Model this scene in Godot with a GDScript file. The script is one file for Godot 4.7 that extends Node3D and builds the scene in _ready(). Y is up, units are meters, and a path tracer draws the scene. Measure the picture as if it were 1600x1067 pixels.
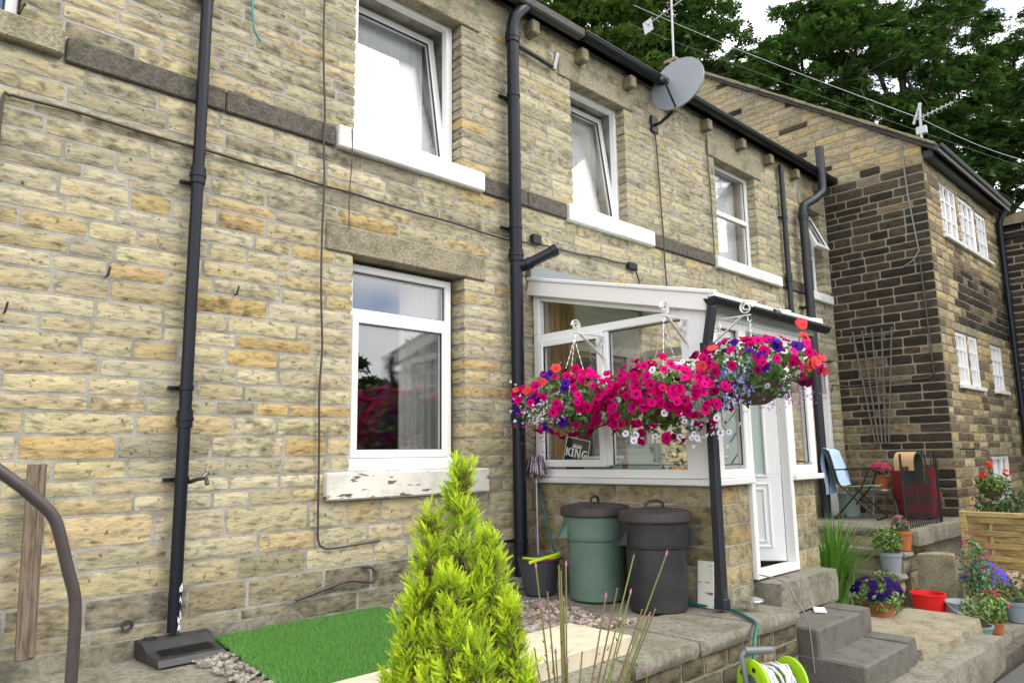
extends Node3D
# A terrace of stone cottages with a white lean-to porch, hanging baskets and a front terrace.

const CAM := Vector3(0, 1.024, 4.4)
var cam_basis := Basis(Vector3(0.72218741, -0.01509979, 0.6915326), Vector3(-0.0961216, 0.9878705, 0.12195295), Vector3(-0.68498612, -0.15454411, 0.71197622))
var rng := RandomNumberGenerator.new()
var fn := FastNoiseLite.new()
var M := {}
var org := {}
var used := {}


class MB:
	var v := PackedVector3Array()
	var n := PackedVector3Array()
	var c := PackedColorArray()
	var u := PackedVector2Array()
	var w := PackedVector2Array()
	var k := PackedInt32Array()
	var col := Color.WHITE
	var uvo := Vector2.ZERO

	func vert(p: Vector3, nn: Vector3) -> int:
		v.append(p)
		n.append(nn)
		c.append(col)
		var a := nn.abs()
		var q := Vector2(p.x, p.z)
		if a.z >= a.x and a.z >= a.y:
			q = Vector2(p.x, -p.y)
		elif a.x >= a.y:
			q = Vector2(p.z, -p.y)
		w.append(q)
		u.append(q + uvo)
		return v.size() - 1

	func tri(a: Vector3, b: Vector3, d: Vector3) -> void:
		var nn := (b - a).cross(d - a).normalized()
		var s := vert(a, nn)
		vert(b, nn)
		vert(d, nn)
		k.append_array(PackedInt32Array([s, s + 2, s + 1]))

	func quad(a: Vector3, b: Vector3, d: Vector3, e: Vector3) -> void:
		var nn := (d - a).cross(e - b).normalized()
		var s := vert(a, nn)
		vert(b, nn)
		vert(d, nn)
		vert(e, nn)
		k.append_array(PackedInt32Array([s, s + 2, s + 1, s, s + 3, s + 2]))

	func quad_out(a: Vector3, b: Vector3, d: Vector3, e: Vector3, out: Vector3) -> void:
		if (d - a).cross(e - b).dot(out) < 0.0:
			quad(a, e, d, b)
		else:
			quad(a, b, d, e)

	func tri_out(a: Vector3, b: Vector3, d: Vector3, out: Vector3) -> void:
		if (b - a).cross(d - a).dot(out) < 0.0:
			tri(a, d, b)
		else:
			tri(a, b, d)

	func smooth_quad(a: Vector3, b: Vector3, d: Vector3, e: Vector3, na: Vector3, nb: Vector3, nd: Vector3, ne: Vector3) -> void:
		var s := vert(a, na)
		vert(b, nb)
		vert(d, nd)
		vert(e, ne)
		if (d - a).cross(e - b).dot(na + nb + nd + ne) < 0.0:
			k.append_array(PackedInt32Array([s, s + 1, s + 2, s, s + 2, s + 3]))
		else:
			k.append_array(PackedInt32Array([s, s + 2, s + 1, s, s + 3, s + 2]))

	func box(at: Vector3, size: Vector3, bev := 0.0, b := Basis()) -> void:
		var h := size * 0.5
		var ax := [b.x, b.y, b.z]
		bev = minf(bev, minf(h.x, minf(h.y, h.z)) * 0.9)
		var pt := func(full: int, s: Array) -> Vector3:
			var p := at
			for i in 3:
				p += ax[i] * (s[i] * (h[i] - (0.0 if i == full else bev)))
			return p
		for i in 3:
			var j := (i + 1) % 3
			var l := (i + 2) % 3
			for si in [-1.0, 1.0]:
				var q := []
				for e in [[-1.0, -1.0], [1.0, -1.0], [1.0, 1.0], [-1.0, 1.0]]:
					var s := [0.0, 0.0, 0.0]
					s[i] = si
					s[j] = e[0]
					s[l] = e[1]
					q.append(pt.call(i, s))
				quad_out(q[0], q[1], q[2], q[3], ax[i] * si)
				if bev > 0.0:
					for sj in [-1.0, 1.0]:
						var s1 := [0.0, 0.0, 0.0]
						s1[i] = si
						s1[j] = sj
						s1[l] = -1.0
						var s2 := s1.duplicate()
						s2[l] = 1.0
						quad_out(pt.call(i, s1), pt.call(i, s2), pt.call(j, s2), pt.call(j, s1), ax[i] * si + ax[j] * sj)
		if bev > 0.0:
			for sx in [-1.0, 1.0]:
				for sy in [-1.0, 1.0]:
					for sz in [-1.0, 1.0]:
						var s := [sx, sy, sz]
						tri_out(pt.call(0, s), pt.call(1, s), pt.call(2, s), ax[0] * sx + ax[1] * sy + ax[2] * sz)

	func span(lo: Vector3, hi: Vector3, bev := 0.0) -> void:
		box((lo + hi) * 0.5, (hi - lo).abs(), bev)

	func bar(a: Vector3, b: Vector3, wide: float, deep: float, side := Vector3.UP, bev := 0.0) -> void:
		var z := (b - a).normalized()
		var x := side.cross(z).normalized()
		var y := z.cross(x)
		box((a + b) * 0.5, Vector3(wide, deep, a.distance_to(b)), bev, Basis(x, y, z))

	func tube(pts: Array, r, sides := 10, caps := true) -> void:
		var m := pts.size()
		var t0: Vector3 = (pts[1] - pts[0]).normalized()
		var nx := t0.cross(Vector3.UP if absf(t0.y) < 0.9 else Vector3.RIGHT).normalized()
		var rings := []
		var norms := []
		for i in m:
			var t: Vector3
			if i == 0:
				t = t0
			elif i == m - 1:
				t = (pts[i] - pts[i - 1]).normalized()
			else:
				t = ((pts[i + 1] - pts[i]).normalized() + (pts[i] - pts[i - 1]).normalized()).normalized()
			nx = (nx - t * nx.dot(t)).normalized()
			var ny := t.cross(nx)
			var rad: float = r if (r is float or r is int) else r[i]
			var ring := []
			var nor := []
			for s in sides:
				var a := TAU * s / sides
				var d := nx * cos(a) + ny * sin(a)
				nor.append(d)
				ring.append(pts[i] + d * rad)
			rings.append(ring)
			norms.append(nor)
		for i in m - 1:
			for s in sides:
				var q := (s + 1) % sides
				smooth_quad(rings[i][s], rings[i][q], rings[i + 1][q], rings[i + 1][s], norms[i][s], norms[i][q], norms[i + 1][q], norms[i + 1][s])
		if caps:
			for e in [0, m - 1]:
				var out: Vector3 = (pts[0] - pts[1]) if e == 0 else (pts[m - 1] - pts[m - 2])
				for s in sides:
					tri_out(pts[e], rings[e][s], rings[e][(s + 1) % sides], out)

	# profile: [radius, height] pairs; hard edges between segments, smooth round the axis
	func lathe(profile: Array, sides := 24, xf := Transform3D(), from := 0.0, to := TAU) -> void:
		for i in profile.size() - 1:
			var r0: float = profile[i][0]
			var y0: float = profile[i][1]
			var r1: float = profile[i + 1][0]
			var y1: float = profile[i + 1][1]
			var slope := Vector2(y1 - y0, r0 - r1)
			if slope.length() < 1e-6:
				continue
			slope = slope.normalized()
			for s in sides:
				var a := from + (to - from) * s / sides
				var b := from + (to - from) * (s + 1) / sides
				var da := Vector3(cos(a), 0, sin(a))
				var db := Vector3(cos(b), 0, sin(b))
				var na := xf.basis * (da * slope.x + Vector3.UP * slope.y)
				var nb := xf.basis * (db * slope.x + Vector3.UP * slope.y)
				smooth_quad(xf * (da * r0 + Vector3.UP * y0), xf * (db * r0 + Vector3.UP * y0), xf * (db * r1 + Vector3.UP * y1), xf * (da * r1 + Vector3.UP * y1), na, nb, nb, na)

	# a grid of points [row][column], smooth normals
	func sheet(g: Array, flip := false) -> void:
		var rows := g.size()
		var cols: int = g[0].size()
		var start := v.size()
		var nn := []
		for i in rows:
			for j in cols:
				var a: Vector3 = g[i][mini(j + 1, cols - 1)] - g[i][maxi(j - 1, 0)]
				var b: Vector3 = g[mini(i + 1, rows - 1)][j] - g[maxi(i - 1, 0)][j]
				var d := a.cross(b).normalized()
				vert(g[i][j], -d if flip else d)
		for i in rows - 1:
			for j in cols - 1:
				var s := start + i * cols + j
				if flip:
					k.append_array(PackedInt32Array([s, s + 1, s + cols + 1, s, s + cols + 1, s + cols]))
				else:
					k.append_array(PackedInt32Array([s, s + cols + 1, s + 1, s, s + cols, s + cols + 1]))

	func mesh(o := Vector3.ZERO) -> ArrayMesh:
		var vv := v
		if o != Vector3.ZERO:
			vv = v.duplicate()
			for i in vv.size():
				vv[i] -= o
		var a := []
		a.resize(Mesh.ARRAY_MAX)
		a[Mesh.ARRAY_VERTEX] = vv
		a[Mesh.ARRAY_NORMAL] = n
		a[Mesh.ARRAY_COLOR] = c
		a[Mesh.ARRAY_TEX_UV] = u
		a[Mesh.ARRAY_TEX_UV2] = w
		a[Mesh.ARRAY_INDEX] = k
		var m := ArrayMesh.new()
		m.add_surface_from_arrays(Mesh.PRIMITIVE_TRIANGLES, a)
		return m


func numbered(nm: String) -> String:
	used[nm] = used.get(nm, -1) + 1
	return nm if used[nm] == 0 else "%s_%03d" % [nm, used[nm]]


func thing(nm: String, label: String, category: String, at := Vector3.ZERO, group := "") -> Node3D:
	var o := Node3D.new()
	o.name = numbered(nm)
	add_child(o)
	o.position = at
	org[o] = at
	o.set_meta("label", label)
	o.set_meta("category", category)
	if group:
		o.set_meta("group", group)
	return o


# commits a builder, whose points are in the world's axes, as one named part
func part(nm: String, mb: MB, mat: Material, parent: Node3D) -> MeshInstance3D:
	var o := MeshInstance3D.new()
	o.name = nm
	var at: Vector3 = org.get(parent, Vector3.ZERO)
	o.mesh = mb.mesh(at)
	o.material_override = mat
	parent.add_child(o, true)
	org[o] = at
	return o


func lone(nm: String, mb: MB, mat: Material, label: String, category: String, group := "", at := Vector3.ZERO) -> MeshInstance3D:
	var o := MeshInstance3D.new()
	o.name = numbered(nm)
	o.mesh = mb.mesh(at)
	o.position = at
	org[o] = at
	o.material_override = mat
	add_child(o)
	o.set_meta("label", label)
	o.set_meta("category", category)
	if group:
		o.set_meta("group", group)
	return o


func struct(nm: String, mb: MB, mat: Material) -> MeshInstance3D:
	var o := MeshInstance3D.new()
	o.name = numbered(nm)
	o.mesh = mb.mesh()
	o.material_override = mat
	add_child(o)
	org[o] = Vector3.ZERO
	o.set_meta("kind", "structure")
	return o


func scatter(nm: String, mesh: Mesh, mat: Material, xfs: Array, cols: Array, parent: Node) -> MultiMeshInstance3D:
	var mm := MultiMesh.new()
	mm.transform_format = MultiMesh.TRANSFORM_3D
	mm.use_colors = true
	mm.mesh = mesh
	mm.instance_count = xfs.size()
	for i in xfs.size():
		mm.set_instance_transform(i, xfs[i])
		mm.set_instance_color(i, cols[i])
	var o := MultiMeshInstance3D.new()
	o.name = nm
	o.multimesh = mm
	o.material_override = mat
	parent.add_child(o, true)
	return o


func lin(r: float, g: float, b: float) -> Color:
	return Color(r, g, b).linear_to_srgb()


func noise_tex(freq: float, oct: int, seed_: int, ramp := [], size := 512, type := FastNoiseLite.TYPE_SIMPLEX_SMOOTH) -> NoiseTexture2D:
	var f := FastNoiseLite.new()
	f.noise_type = type
	f.frequency = freq
	f.fractal_octaves = oct
	f.fractal_gain = 0.58
	f.seed = seed_
	var t := NoiseTexture2D.new()
	t.width = size
	t.height = size
	t.seamless = true
	t.noise = f
	if ramp:
		var g := Gradient.new()
		var off := PackedFloat32Array()
		var cs := PackedColorArray()
		for e in ramp:
			off.append(e[0])
			cs.append(e[1])
		g.offsets = off
		g.colors = cs
		t.color_ramp = g
	return t


func mat(nm: String, color: Color, rough := 0.8, metal := 0.0, spec := 0.5) -> StandardMaterial3D:
	var m := StandardMaterial3D.new()
	m.resource_name = nm
	m.albedo_color = color
	m.roughness = rough
	m.metallic = metal
	m.metallic_specular = spec
	M[nm] = m
	return m


# noise over a plain colour, mapped in metres; colour texture multiplies the base colour
func rough_mat(nm: String, color: Color, rough: float, tex: Texture2D, scale: float, h: Texture2D = null, relief := 0.0, world := true) -> StandardMaterial3D:
	var m := mat(nm, color, rough)
	m.albedo_texture = tex
	m.uv1_triplanar = true
	m.uv1_world_triplanar = world
	m.uv1_scale = Vector3.ONE * scale
	if h:
		m.heightmap_enabled = true
		m.heightmap_texture = h
		m.heightmap_scale = relief
	return m


func spots(m: StandardMaterial3D, tex: Texture2D, scale: float, mode := BaseMaterial3D.BLEND_MODE_MIX, tri := true) -> void:
	m.detail_enabled = true
	m.detail_albedo = tex
	m.detail_uv_layer = BaseMaterial3D.DETAIL_UV_2
	m.detail_blend_mode = mode
	m.uv2_triplanar = tri
	m.uv2_world_triplanar = tri
	m.uv2_scale = Vector3.ONE * scale


func grey(a: float) -> Color:
	return Color(a, a, a)


func make_materials() -> void:
	var t_h := noise_tex(0.012, 6, 3)
	var t_fine := noise_tex(0.05, 5, 5, [[0.0, grey(0.62)], [0.5, grey(0.86)], [1.0, grey(1.0)]])
	var t_soft := noise_tex(0.01, 5, 6, [[0.0, grey(0.85)], [0.5, grey(0.96)], [1.0, grey(1.0)]])
	var t_hfine := noise_tex(0.06, 5, 8)
	var t_stone := noise_tex(0.010, 6, 11, [[0.0, Color(0.66, 0.64, 0.60)], [0.30, Color(0.88, 0.87, 0.84)], [0.52, Color(1, 0.99, 0.96)], [0.70, Color(1.0, 0.965, 0.89)], [1.0, Color(0.93, 0.85, 0.72)]], 1024)
	var t_soot := noise_tex(0.03, 6, 21, [[0.0, Color(0.10, 0.09, 0.08, 0)], [0.73, Color(0.13, 0.12, 0.10, 0)], [0.84, Color(0.12, 0.11, 0.09, 0.6)], [1.0, Color(0.07, 0.065, 0.06, 0.92)]], 1024)
	var t_soot2 := noise_tex(0.012, 7, 23, [[0.0, Color(0.10, 0.09, 0.08, 0)], [0.34, Color(0.20, 0.19, 0.165, 0)], [0.62, Color(0.21, 0.20, 0.17, 0.34)], [0.82, Color(0.15, 0.14, 0.12, 0.58)], [1.0, Color(0.09, 0.085, 0.075, 0.85)]], 1024)
	var t_moss := noise_tex(0.012, 7, 31, [[0.0, Color(0.25, 0.27, 0.16, 0)], [0.38, Color(0.30, 0.30, 0.20, 0)], [0.75, Color(0.27, 0.28, 0.18, 0.42)], [1.0, Color(0.17, 0.18, 0.11, 0.62)]])
	var t_flake := noise_tex(0.016, 6, 38, [[0.0, Color(0.3, 0.28, 0.22, 0)], [0.75, Color(0.3, 0.28, 0.22, 0)], [0.78, Color(0.44, 0.40, 0.32, 1)], [1.0, Color(0.30, 0.28, 0.23, 1)]])
	var t_wood := noise_tex(0.02, 5, 41, [[0.0, Color(0.55, 0.5, 0.42)], [0.5, Color(0.9, 0.86, 0.76)], [1.0, Color(1, 1, 1)]])
	var t_speck := noise_tex(0.11, 3, 43, [[0.0, grey(0.62)], [0.4, grey(0.84)], [0.6, grey(0.95)], [1.0, grey(1)]])
	# stone walls: the grain lies along the bed, each stone looks it up at a place of its own
	for e in [["stone", t_soot, 0.55], ["stone_sooty", t_soot2, 0.7]]:
		var m := mat(e[0], Color.WHITE, 0.93, 0.0, 0.3)
		m.vertex_color_use_as_albedo = true
		m.albedo_texture = t_stone
		m.uv1_scale = Vector3(0.75, 2.1, 1)
		m.heightmap_enabled = true
		m.heightmap_texture = t_h
		m.heightmap_scale = 0.8
		spots(m, e[1], e[2], BaseMaterial3D.BLEND_MODE_MIX, false)
	var md := mat("stone_plain", Color.WHITE, 0.93, 0.0, 0.3)
	md.vertex_color_use_as_albedo = true
	md.albedo_texture = t_stone
	md.uv1_scale = Vector3(0.8, 1.4, 1)
	md.heightmap_enabled = true
	md.heightmap_texture = t_hfine
	md.heightmap_scale = 0.5
	spots(md, t_moss, 0.7, BaseMaterial3D.BLEND_MODE_MIX, false)
	rough_mat("mortar", lin(0.385, 0.365, 0.315), 0.95, t_soft, 1.6, t_hfine, 0.25)
	spots(M.mortar, t_moss, 0.5)
	rough_mat("mortar_old", lin(0.29, 0.26, 0.19), 0.95, t_soft, 1.6, t_hfine, 0.5)
	rough_mat("lintel", lin(0.40, 0.35, 0.24), 0.92, t_fine, 1.3, t_hfine, 0.4)
	spots(M.lintel, t_moss, 0.6)
	rough_mat("string_course", lin(0.15, 0.135, 0.105), 0.92, t_fine, 1.3, t_hfine, 0.4)
	spots(M.string_course, t_soot2, 0.9)
	rough_mat("sill_paint", lin(0.80, 0.79, 0.75), 0.6, t_soft, 0.7, t_hfine, 0.12)
	M.sill_paint.albedo_color = lin(0.80, 0.79, 0.75)
	rough_mat("sill_flaked", lin(0.76, 0.735, 0.66), 0.65, t_soft, 0.7, t_hfine, 0.15)
	spots(M.sill_flaked, t_flake, 0.45)
	M.sill_flaked.uv2_scale = Vector3(0.42, 1.5, 0.42)
	mat("upvc", lin(0.80, 0.80, 0.79), 0.28)
	mat("upvc_grey", lin(0.72, 0.72, 0.71), 0.3)
	mat("gasket", lin(0.02, 0.02, 0.022), 0.6)
	var g := mat("glass", Color(1, 1, 1, 0.0), 0.0)
	g.transparency = BaseMaterial3D.TRANSPARENCY_ALPHA
	var g2 := mat("clear_glass", Color(1, 1, 1, 0.0), 0.0)
	g2.transparency = BaseMaterial3D.TRANSPARENCY_ALPHA
	var gf := mat("frosted_glass", Color(0.82, 0.88, 0.86, 1), 0.35)
	gf.backlight_enabled = true
	gf.backlight = Color(0.7, 0.75, 0.72)
	mat("pipe_black", lin(0.008, 0.010, 0.017), 0.36, 0.0, 0.38)
	rough_mat("pipe_old", lin(0.018, 0.023, 0.030), 0.5, t_fine, 2.0)
	mat("gutter_black", lin(0.010, 0.012, 0.014), 0.42, 0.0, 0.4)
	mat("cable_dark", lin(0.05, 0.042, 0.035), 0.6)
	mat("cable_light", lin(0.55, 0.55, 0.55), 0.6)
	mat("cable_grey", lin(0.2, 0.2, 0.2), 0.6)
	rough_mat("rust_steel", lin(0.065, 0.05, 0.048), 0.45, t_soft, 3.0, t_hfine, 0.03)
	rough_mat("aluminium", lin(0.5, 0.5, 0.5), 0.4, t_fine, 3.0)
	M.aluminium.metallic = 0.7
	rough_mat("concrete", lin(0.30, 0.28, 0.22), 0.95, t_fine, 0.8, t_hfine, 0.35)
	spots(M.concrete, t_moss, 0.45)
	rough_mat("step_concrete", lin(0.17, 0.158, 0.14), 0.92, t_speck, 1.4, t_hfine, 0.2)
	spots(M.step_concrete, t_moss, 0.9)
	rough_mat("tarmac", lin(0.11, 0.11, 0.105), 0.95, t_speck, 1.6, t_hfine, 0.4)
	rough_mat("soil", lin(0.07, 0.05, 0.035), 1.0, t_speck, 2.0, t_hfine, 1.2)
	rough_mat("hillside", lin(0.05, 0.075, 0.025), 1.0, t_fine, 0.2)
	rough_mat("slate", lin(0.10, 0.095, 0.09), 0.8, t_fine, 0.8)
	rough_mat("old_wood", lin(0.20, 0.165, 0.148), 0.85, t_wood, 1.0, t_hfine, 0.2)
	M.old_wood.uv1_scale = Vector3(5, 0.5, 5)
	rough_mat("fence_wood", lin(0.58, 0.46, 0.22), 0.75, t_wood, 1.0, t_hfine, 0.1)
	M.fence_wood.uv1_scale = Vector3(4, 6, 0.6)
	M.fence_wood.vertex_color_use_as_albedo = true
	rough_mat("cream_stone", lin(0.62, 0.55, 0.40), 0.8, t_soft, 1.5, t_hfine, 0.08)
	rough_mat("corbel", lin(0.33, 0.28, 0.17), 0.9, t_fine, 2.0, t_hfine, 0.3)
	spots(M.corbel, t_moss, 1.3)
	var lf := mat("leaf", Color.WHITE, 0.55)
	lf.vertex_color_use_as_albedo = true
	lf.backlight_enabled = true
	lf.backlight = Color(0.5, 0.55, 0.35)
	var pf := mat("petal", Color.WHITE, 0.7, 0.0, 0.2)
	pf.vertex_color_use_as_albedo = true
	pf.backlight_enabled = true
	pf.backlight = Color(0.45, 0.42, 0.45)
	var pl := mat("plastic", Color.WHITE, 0.42)
	pl.vertex_color_use_as_albedo = true
	var cl := mat("cloth", Color.WHITE, 0.92)
	cl.vertex_color_use_as_albedo = true
	cl.heightmap_enabled = true
	cl.heightmap_texture = t_hfine
	cl.heightmap_scale = 0.08
	cl.uv1_triplanar = true
	cl.uv1_scale = Vector3.ONE * 2.0
	var pt := rough_mat("bark", lin(0.09, 0.07, 0.05), 0.95, t_fine, 0.8, t_hfine, 1.0)
	pt.uv1_world_triplanar = true
	rough_mat("bin_plastic", Color.WHITE, 0.55, t_soft, 1.2, t_hfine, 0.03)
	M.bin_plastic.vertex_color_use_as_albedo = true
	spots(M.bin_plastic, noise_tex(0.014, 7, 51, [[0.0, Color(0.42, 0.40, 0.36, 0)], [0.45, Color(0.42, 0.40, 0.36, 0.02)], [0.7, Color(0.42, 0.40, 0.36, 0.10)], [1.0, Color(0.45, 0.42, 0.38, 0.28)]]), 0.8)
	rough_mat("terracotta", lin(0.55, 0.17, 0.05), 0.8, t_fine, 3.0)
	rough_mat("iron", lin(0.012, 0.011, 0.011), 0.5, t_fine, 4.0)
	mat("plaster", lin(0.55, 0.50, 0.40), 0.9)
	mat("room_dark", lin(0.16, 0.13, 0.11), 0.9)
	mat("white_paint", lin(0.82, 0.82, 0.82), 0.35)


func make_sky() -> void:
	var cam := Camera3D.new()
	cam.name = "camera"
	add_child(cam)
	cam.transform = Transform3D(cam_basis.orthonormalized(), CAM)
	cam.fov = 50.09
	cam.near = 0.05
	cam.far = 400.0
	cam.current = true
	# a bright broken overcast: white cloud with blue gaps
	var f := FastNoiseLite.new()
	f.noise_type = FastNoiseLite.TYPE_SIMPLEX_SMOOTH
	f.frequency = 1.1
	f.fractal_octaves = 5
	f.seed = 1266
	var W := 512
	var H := 256
	var im := Image.create(W, H, false, Image.FORMAT_RGBF)
	for y in H:
		var el := (0.5 - (y + 0.5) / H) * PI
		for x in W:
			var az := (x + 0.5) / W * TAU
			var d := Vector3(cos(el) * sin(az), sin(el), cos(el) * cos(az))
			var p := d / (0.35 + absf(d.y))
			var c := f.get_noise_3d(p.x * 1.3, 3.0, p.z * 1.3)
			var cover := clampf((c + 0.55) / 0.36, 0.0, 1.0)
			var blue := Vector3(0.34, 0.54, 0.92).lerp(Vector3(0.80, 0.88, 1.0), pow(1.0 - maxf(d.y, 0.0), 6.0))
			var white := Vector3(1.0, 1.0, 1.02) * (1.22 + 0.12 * clampf(c * 1.5, -1.0, 1.0))
			var s := blue.lerp(white, cover * cover * (3.0 - 2.0 * cover))
			im.set_pixel(x, y, Color(s.x, s.y, s.z))
	var sm := PanoramaSkyMaterial.new()
	sm.panorama = ImageTexture.create_from_image(im)
	sm.energy_multiplier = 1.0
	var sky := Sky.new()
	sky.sky_material = sm
	var env := Environment.new()
	env.background_mode = Environment.BG_SKY
	env.sky = sky
	env.background_energy_multiplier = 1.0
	env.tonemap_mode = Environment.TONE_MAPPER_LINEAR
	env.tonemap_exposure = 2.1
	env.sdfgi_enabled = true
	env.ssao_enabled = true
	env.ssil_enabled = true
	var we := WorldEnvironment.new()
	we.name = "world_environment"
	we.environment = env
	add_child(we)
	var sun := DirectionalLight3D.new()
	sun.name = "sun"
	sun.light_energy = 0.28
	sun.light_angular_distance = 24.0
	sun.light_color = Color(1.0, 0.96, 0.9)
	sun.shadow_enabled = true
	add_child(sun)
	sun.look_at_from_position(Vector3(3.5, 8.0, 7.0), Vector3.ZERO)


# ---------------------------------------------------------------- stonework
func score(p: Vector3, area: float, nn: Vector3) -> float:
	var q := cam_basis.transposed() * (p - CAM)
	if q.z > -0.3:
		return 0.0
	var sx := q.x / -q.z / 0.7007
	var sy := q.y / -q.z / 0.4673
	if absf(sx) > 1.03 or absf(sy) > 1.03:
		return 0.0
	return area / (q.z * q.z) * absf(nn.dot((CAM - p).normalized()))


func stone(mb: MB, o: Vector3, ux: Vector3, uy: Vector3, nn: Vector3, a: float, b: float, c: float, d: float, dl: float, dr: float, dt: float, relief: float, nx: int, ny: int, col: Color, top) -> void:
	mb.uvo = Vector2(rng.randf() * 13.0, rng.randf() * 13.0)
	var g := []
	var base := mb.v.size()
	var sd := rng.randf() * 100.0
	var wob := minf(0.006, (d - c) * 0.05) if relief > 0.005 else 0.0015
	for i in ny + 1:
		var row := []
		for j in nx + 1:
			var fx := float(j) / nx
			var fy := float(i) / ny
			var ex := j == 0 or j == nx
			var ey := i == 0 or i == ny
			if not ex:
				fx += (fn.get_noise_2d(j * 37.0 + sd, i * 53.0) * 0.35) / nx
			if not ey:
				fy += (fn.get_noise_2d(j * 41.0 + sd, i * 29.0 + 50.0) * 0.35) / ny
			var pu := lerpf(a, b, fx)
			var pv := lerpf(c, d, fy)
			if ey:
				pv += fn.get_noise_2d(j * 60.0 + sd, i * 90.0) * wob
			if ex:
				pu += fn.get_noise_2d(i * 60.0 + sd, j * 90.0 + 20.0) * wob
			if ex and ey:
				pu += (0.5 - fx) * wob * 1.6
				pv += (0.5 - fy) * wob * 1.6
			if top != null:
				pv = minf(pv, top.call(pu))
			var z := relief * (0.40 + 1.25 * fn.get_noise_2d(pu * 260.0 + sd * 7.0, pv * 330.0))
			if ex or ey:
				z = -0.003 + relief * 0.10 * fn.get_noise_2d(j * 70.0, i * 70.0 + sd)
			row.append(o + ux * pu + uy * pv + nn * z)
		g.append(row)
	mb.col = col
	mb.sheet(g)
	for q in range(base, mb.v.size()):
		var e := 1.0 + 0.16 * fn.get_noise_2d(q * 17.0 + sd, 9.0)
		mb.c[q] = Color(col.r * e, col.g * e, col.b * e)
	for j in nx:
		for i in [0, ny]:
			var out := uy * (-1.0 if i == 0 else 1.0)
			var p: Vector3 = g[i][j]
			var q: Vector3 = g[i][j + 1]
			mb.quad_out(p, q, q - nn * dt, p - nn * dt, out)
	for i in ny:
		for j in [0, nx]:
			var out := ux * (-1.0 if j == 0 else 1.0)
			var dd := dl if j == 0 else dr
			var p: Vector3 = g[i][j]
			var q: Vector3 = g[i + 1][j]
			mb.quad_out(p, q, q - nn * dd, p - nn * dd, out)


# rows of stones on a wall plane; the largest in view become parts of their own, the rest one joined part
func lay(parent: Node3D, nm: String, o: Vector3, ux: Vector3, uy: Vector3, rows: Array, x0: float, x1: float, holes: Array, opt: Dictionary) -> void:
	var nn := ux.cross(uy)
	var list := []
	var joint: float = opt.get("joint", 0.012)
	var top = opt.get("top")
	for r in rows.size() - 1:
		var c: float = rows[r] + joint * 0.5
		var d: float = rows[r + 1] - joint * 0.5
		var mid := (c + d) * 0.5
		var runs := [[x0, x1, false, false]]
		for h in holes:
			if mid > h[2] and mid < h[3]:
				var next := []
				for s in runs:
					if h[1] <= s[0] or h[0] >= s[1]:
						next.append(s)
						continue
					if h[0] > s[0]:
						next.append([s[0], h[0], s[2], true])
					if h[1] < s[1]:
						next.append([h[1], s[1], true, s[3]])
				runs = next
		for s in runs:
			var x: float = s[0]
			var first := true
			while x < s[1] - 0.005:
				var l := rng.randf_range(opt.lmin, opt.lmax) * (0.8 + 0.5 * (d - c) / 0.13 * 0.4)
				if first and rng.randf() < 0.5:
					l *= 0.6
				var e: float = x + l
				if s[1] - e < opt.lmin * 0.6:
					e = s[1]
				var last = e >= s[1] - 0.001
				var a := x + (0.0 if first and s[2] else joint * 0.5)
				var b := e - (0.0 if last and s[3] else joint * 0.5)
				var keep := b - a > 0.02
				if top != null and top.call((a + b) * 0.5) < c + 0.02:
					keep = false
				if keep:
					var t: Array = opt.tone.call((a + b) * 0.5, mid)
					var p := o + ux * ((a + b) * 0.5) + uy * mid
					list.append({"a": a, "b": b, "c": c, "d": d, "l": first and s[2], "r": last and s[3], "col": t[0], "mat": t[1], "s": score(p, (b - a) * (d - c), nn)})
				first = false
				x = e
	list.sort_custom(func(p, q): return p.s > q.s)
	var rest := {}
	var limit: int = opt.get("limit", 300)
	for i in list.size():
		var e: Dictionary = list[i]
		var single: bool = i < limit and e.s > 0.0
		var mb: MB
		if single:
			mb = MB.new()
		else:
			if not rest.has(e.mat):
				rest[e.mat] = MB.new()
			mb = rest[e.mat]
		var deep: float = opt.get("deep", 0.15)
		var nx := clampi(int((e.b - e.a) / opt.get("cell", 0.06)), 2, 8) if single else 3
		stone(mb, o, ux, uy, nn, e.a, e.b, e.c, e.d, deep if e.l else 0.03, deep if e.r else 0.03, 0.03, opt.relief, nx, 3 if single else 2, e.col, top)
		if single:
			part(nm, mb, M[e.mat], parent)
	if rest:
		var am := ArrayMesh.new()
		for key in rest:
			var m: ArrayMesh = rest[key].mesh(org.get(parent, Vector3.ZERO))
			am.add_surface_from_arrays(Mesh.PRIMITIVE_TRIANGLES, m.surface_get_arrays(0))
			am.surface_set_material(am.get_surface_count() - 1, M[key])
		var q := MeshInstance3D.new()
		q.name = "stonework"
		q.mesh = am
		q.set_meta("kind", "stuff")
		parent.add_child(q, true)


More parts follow.
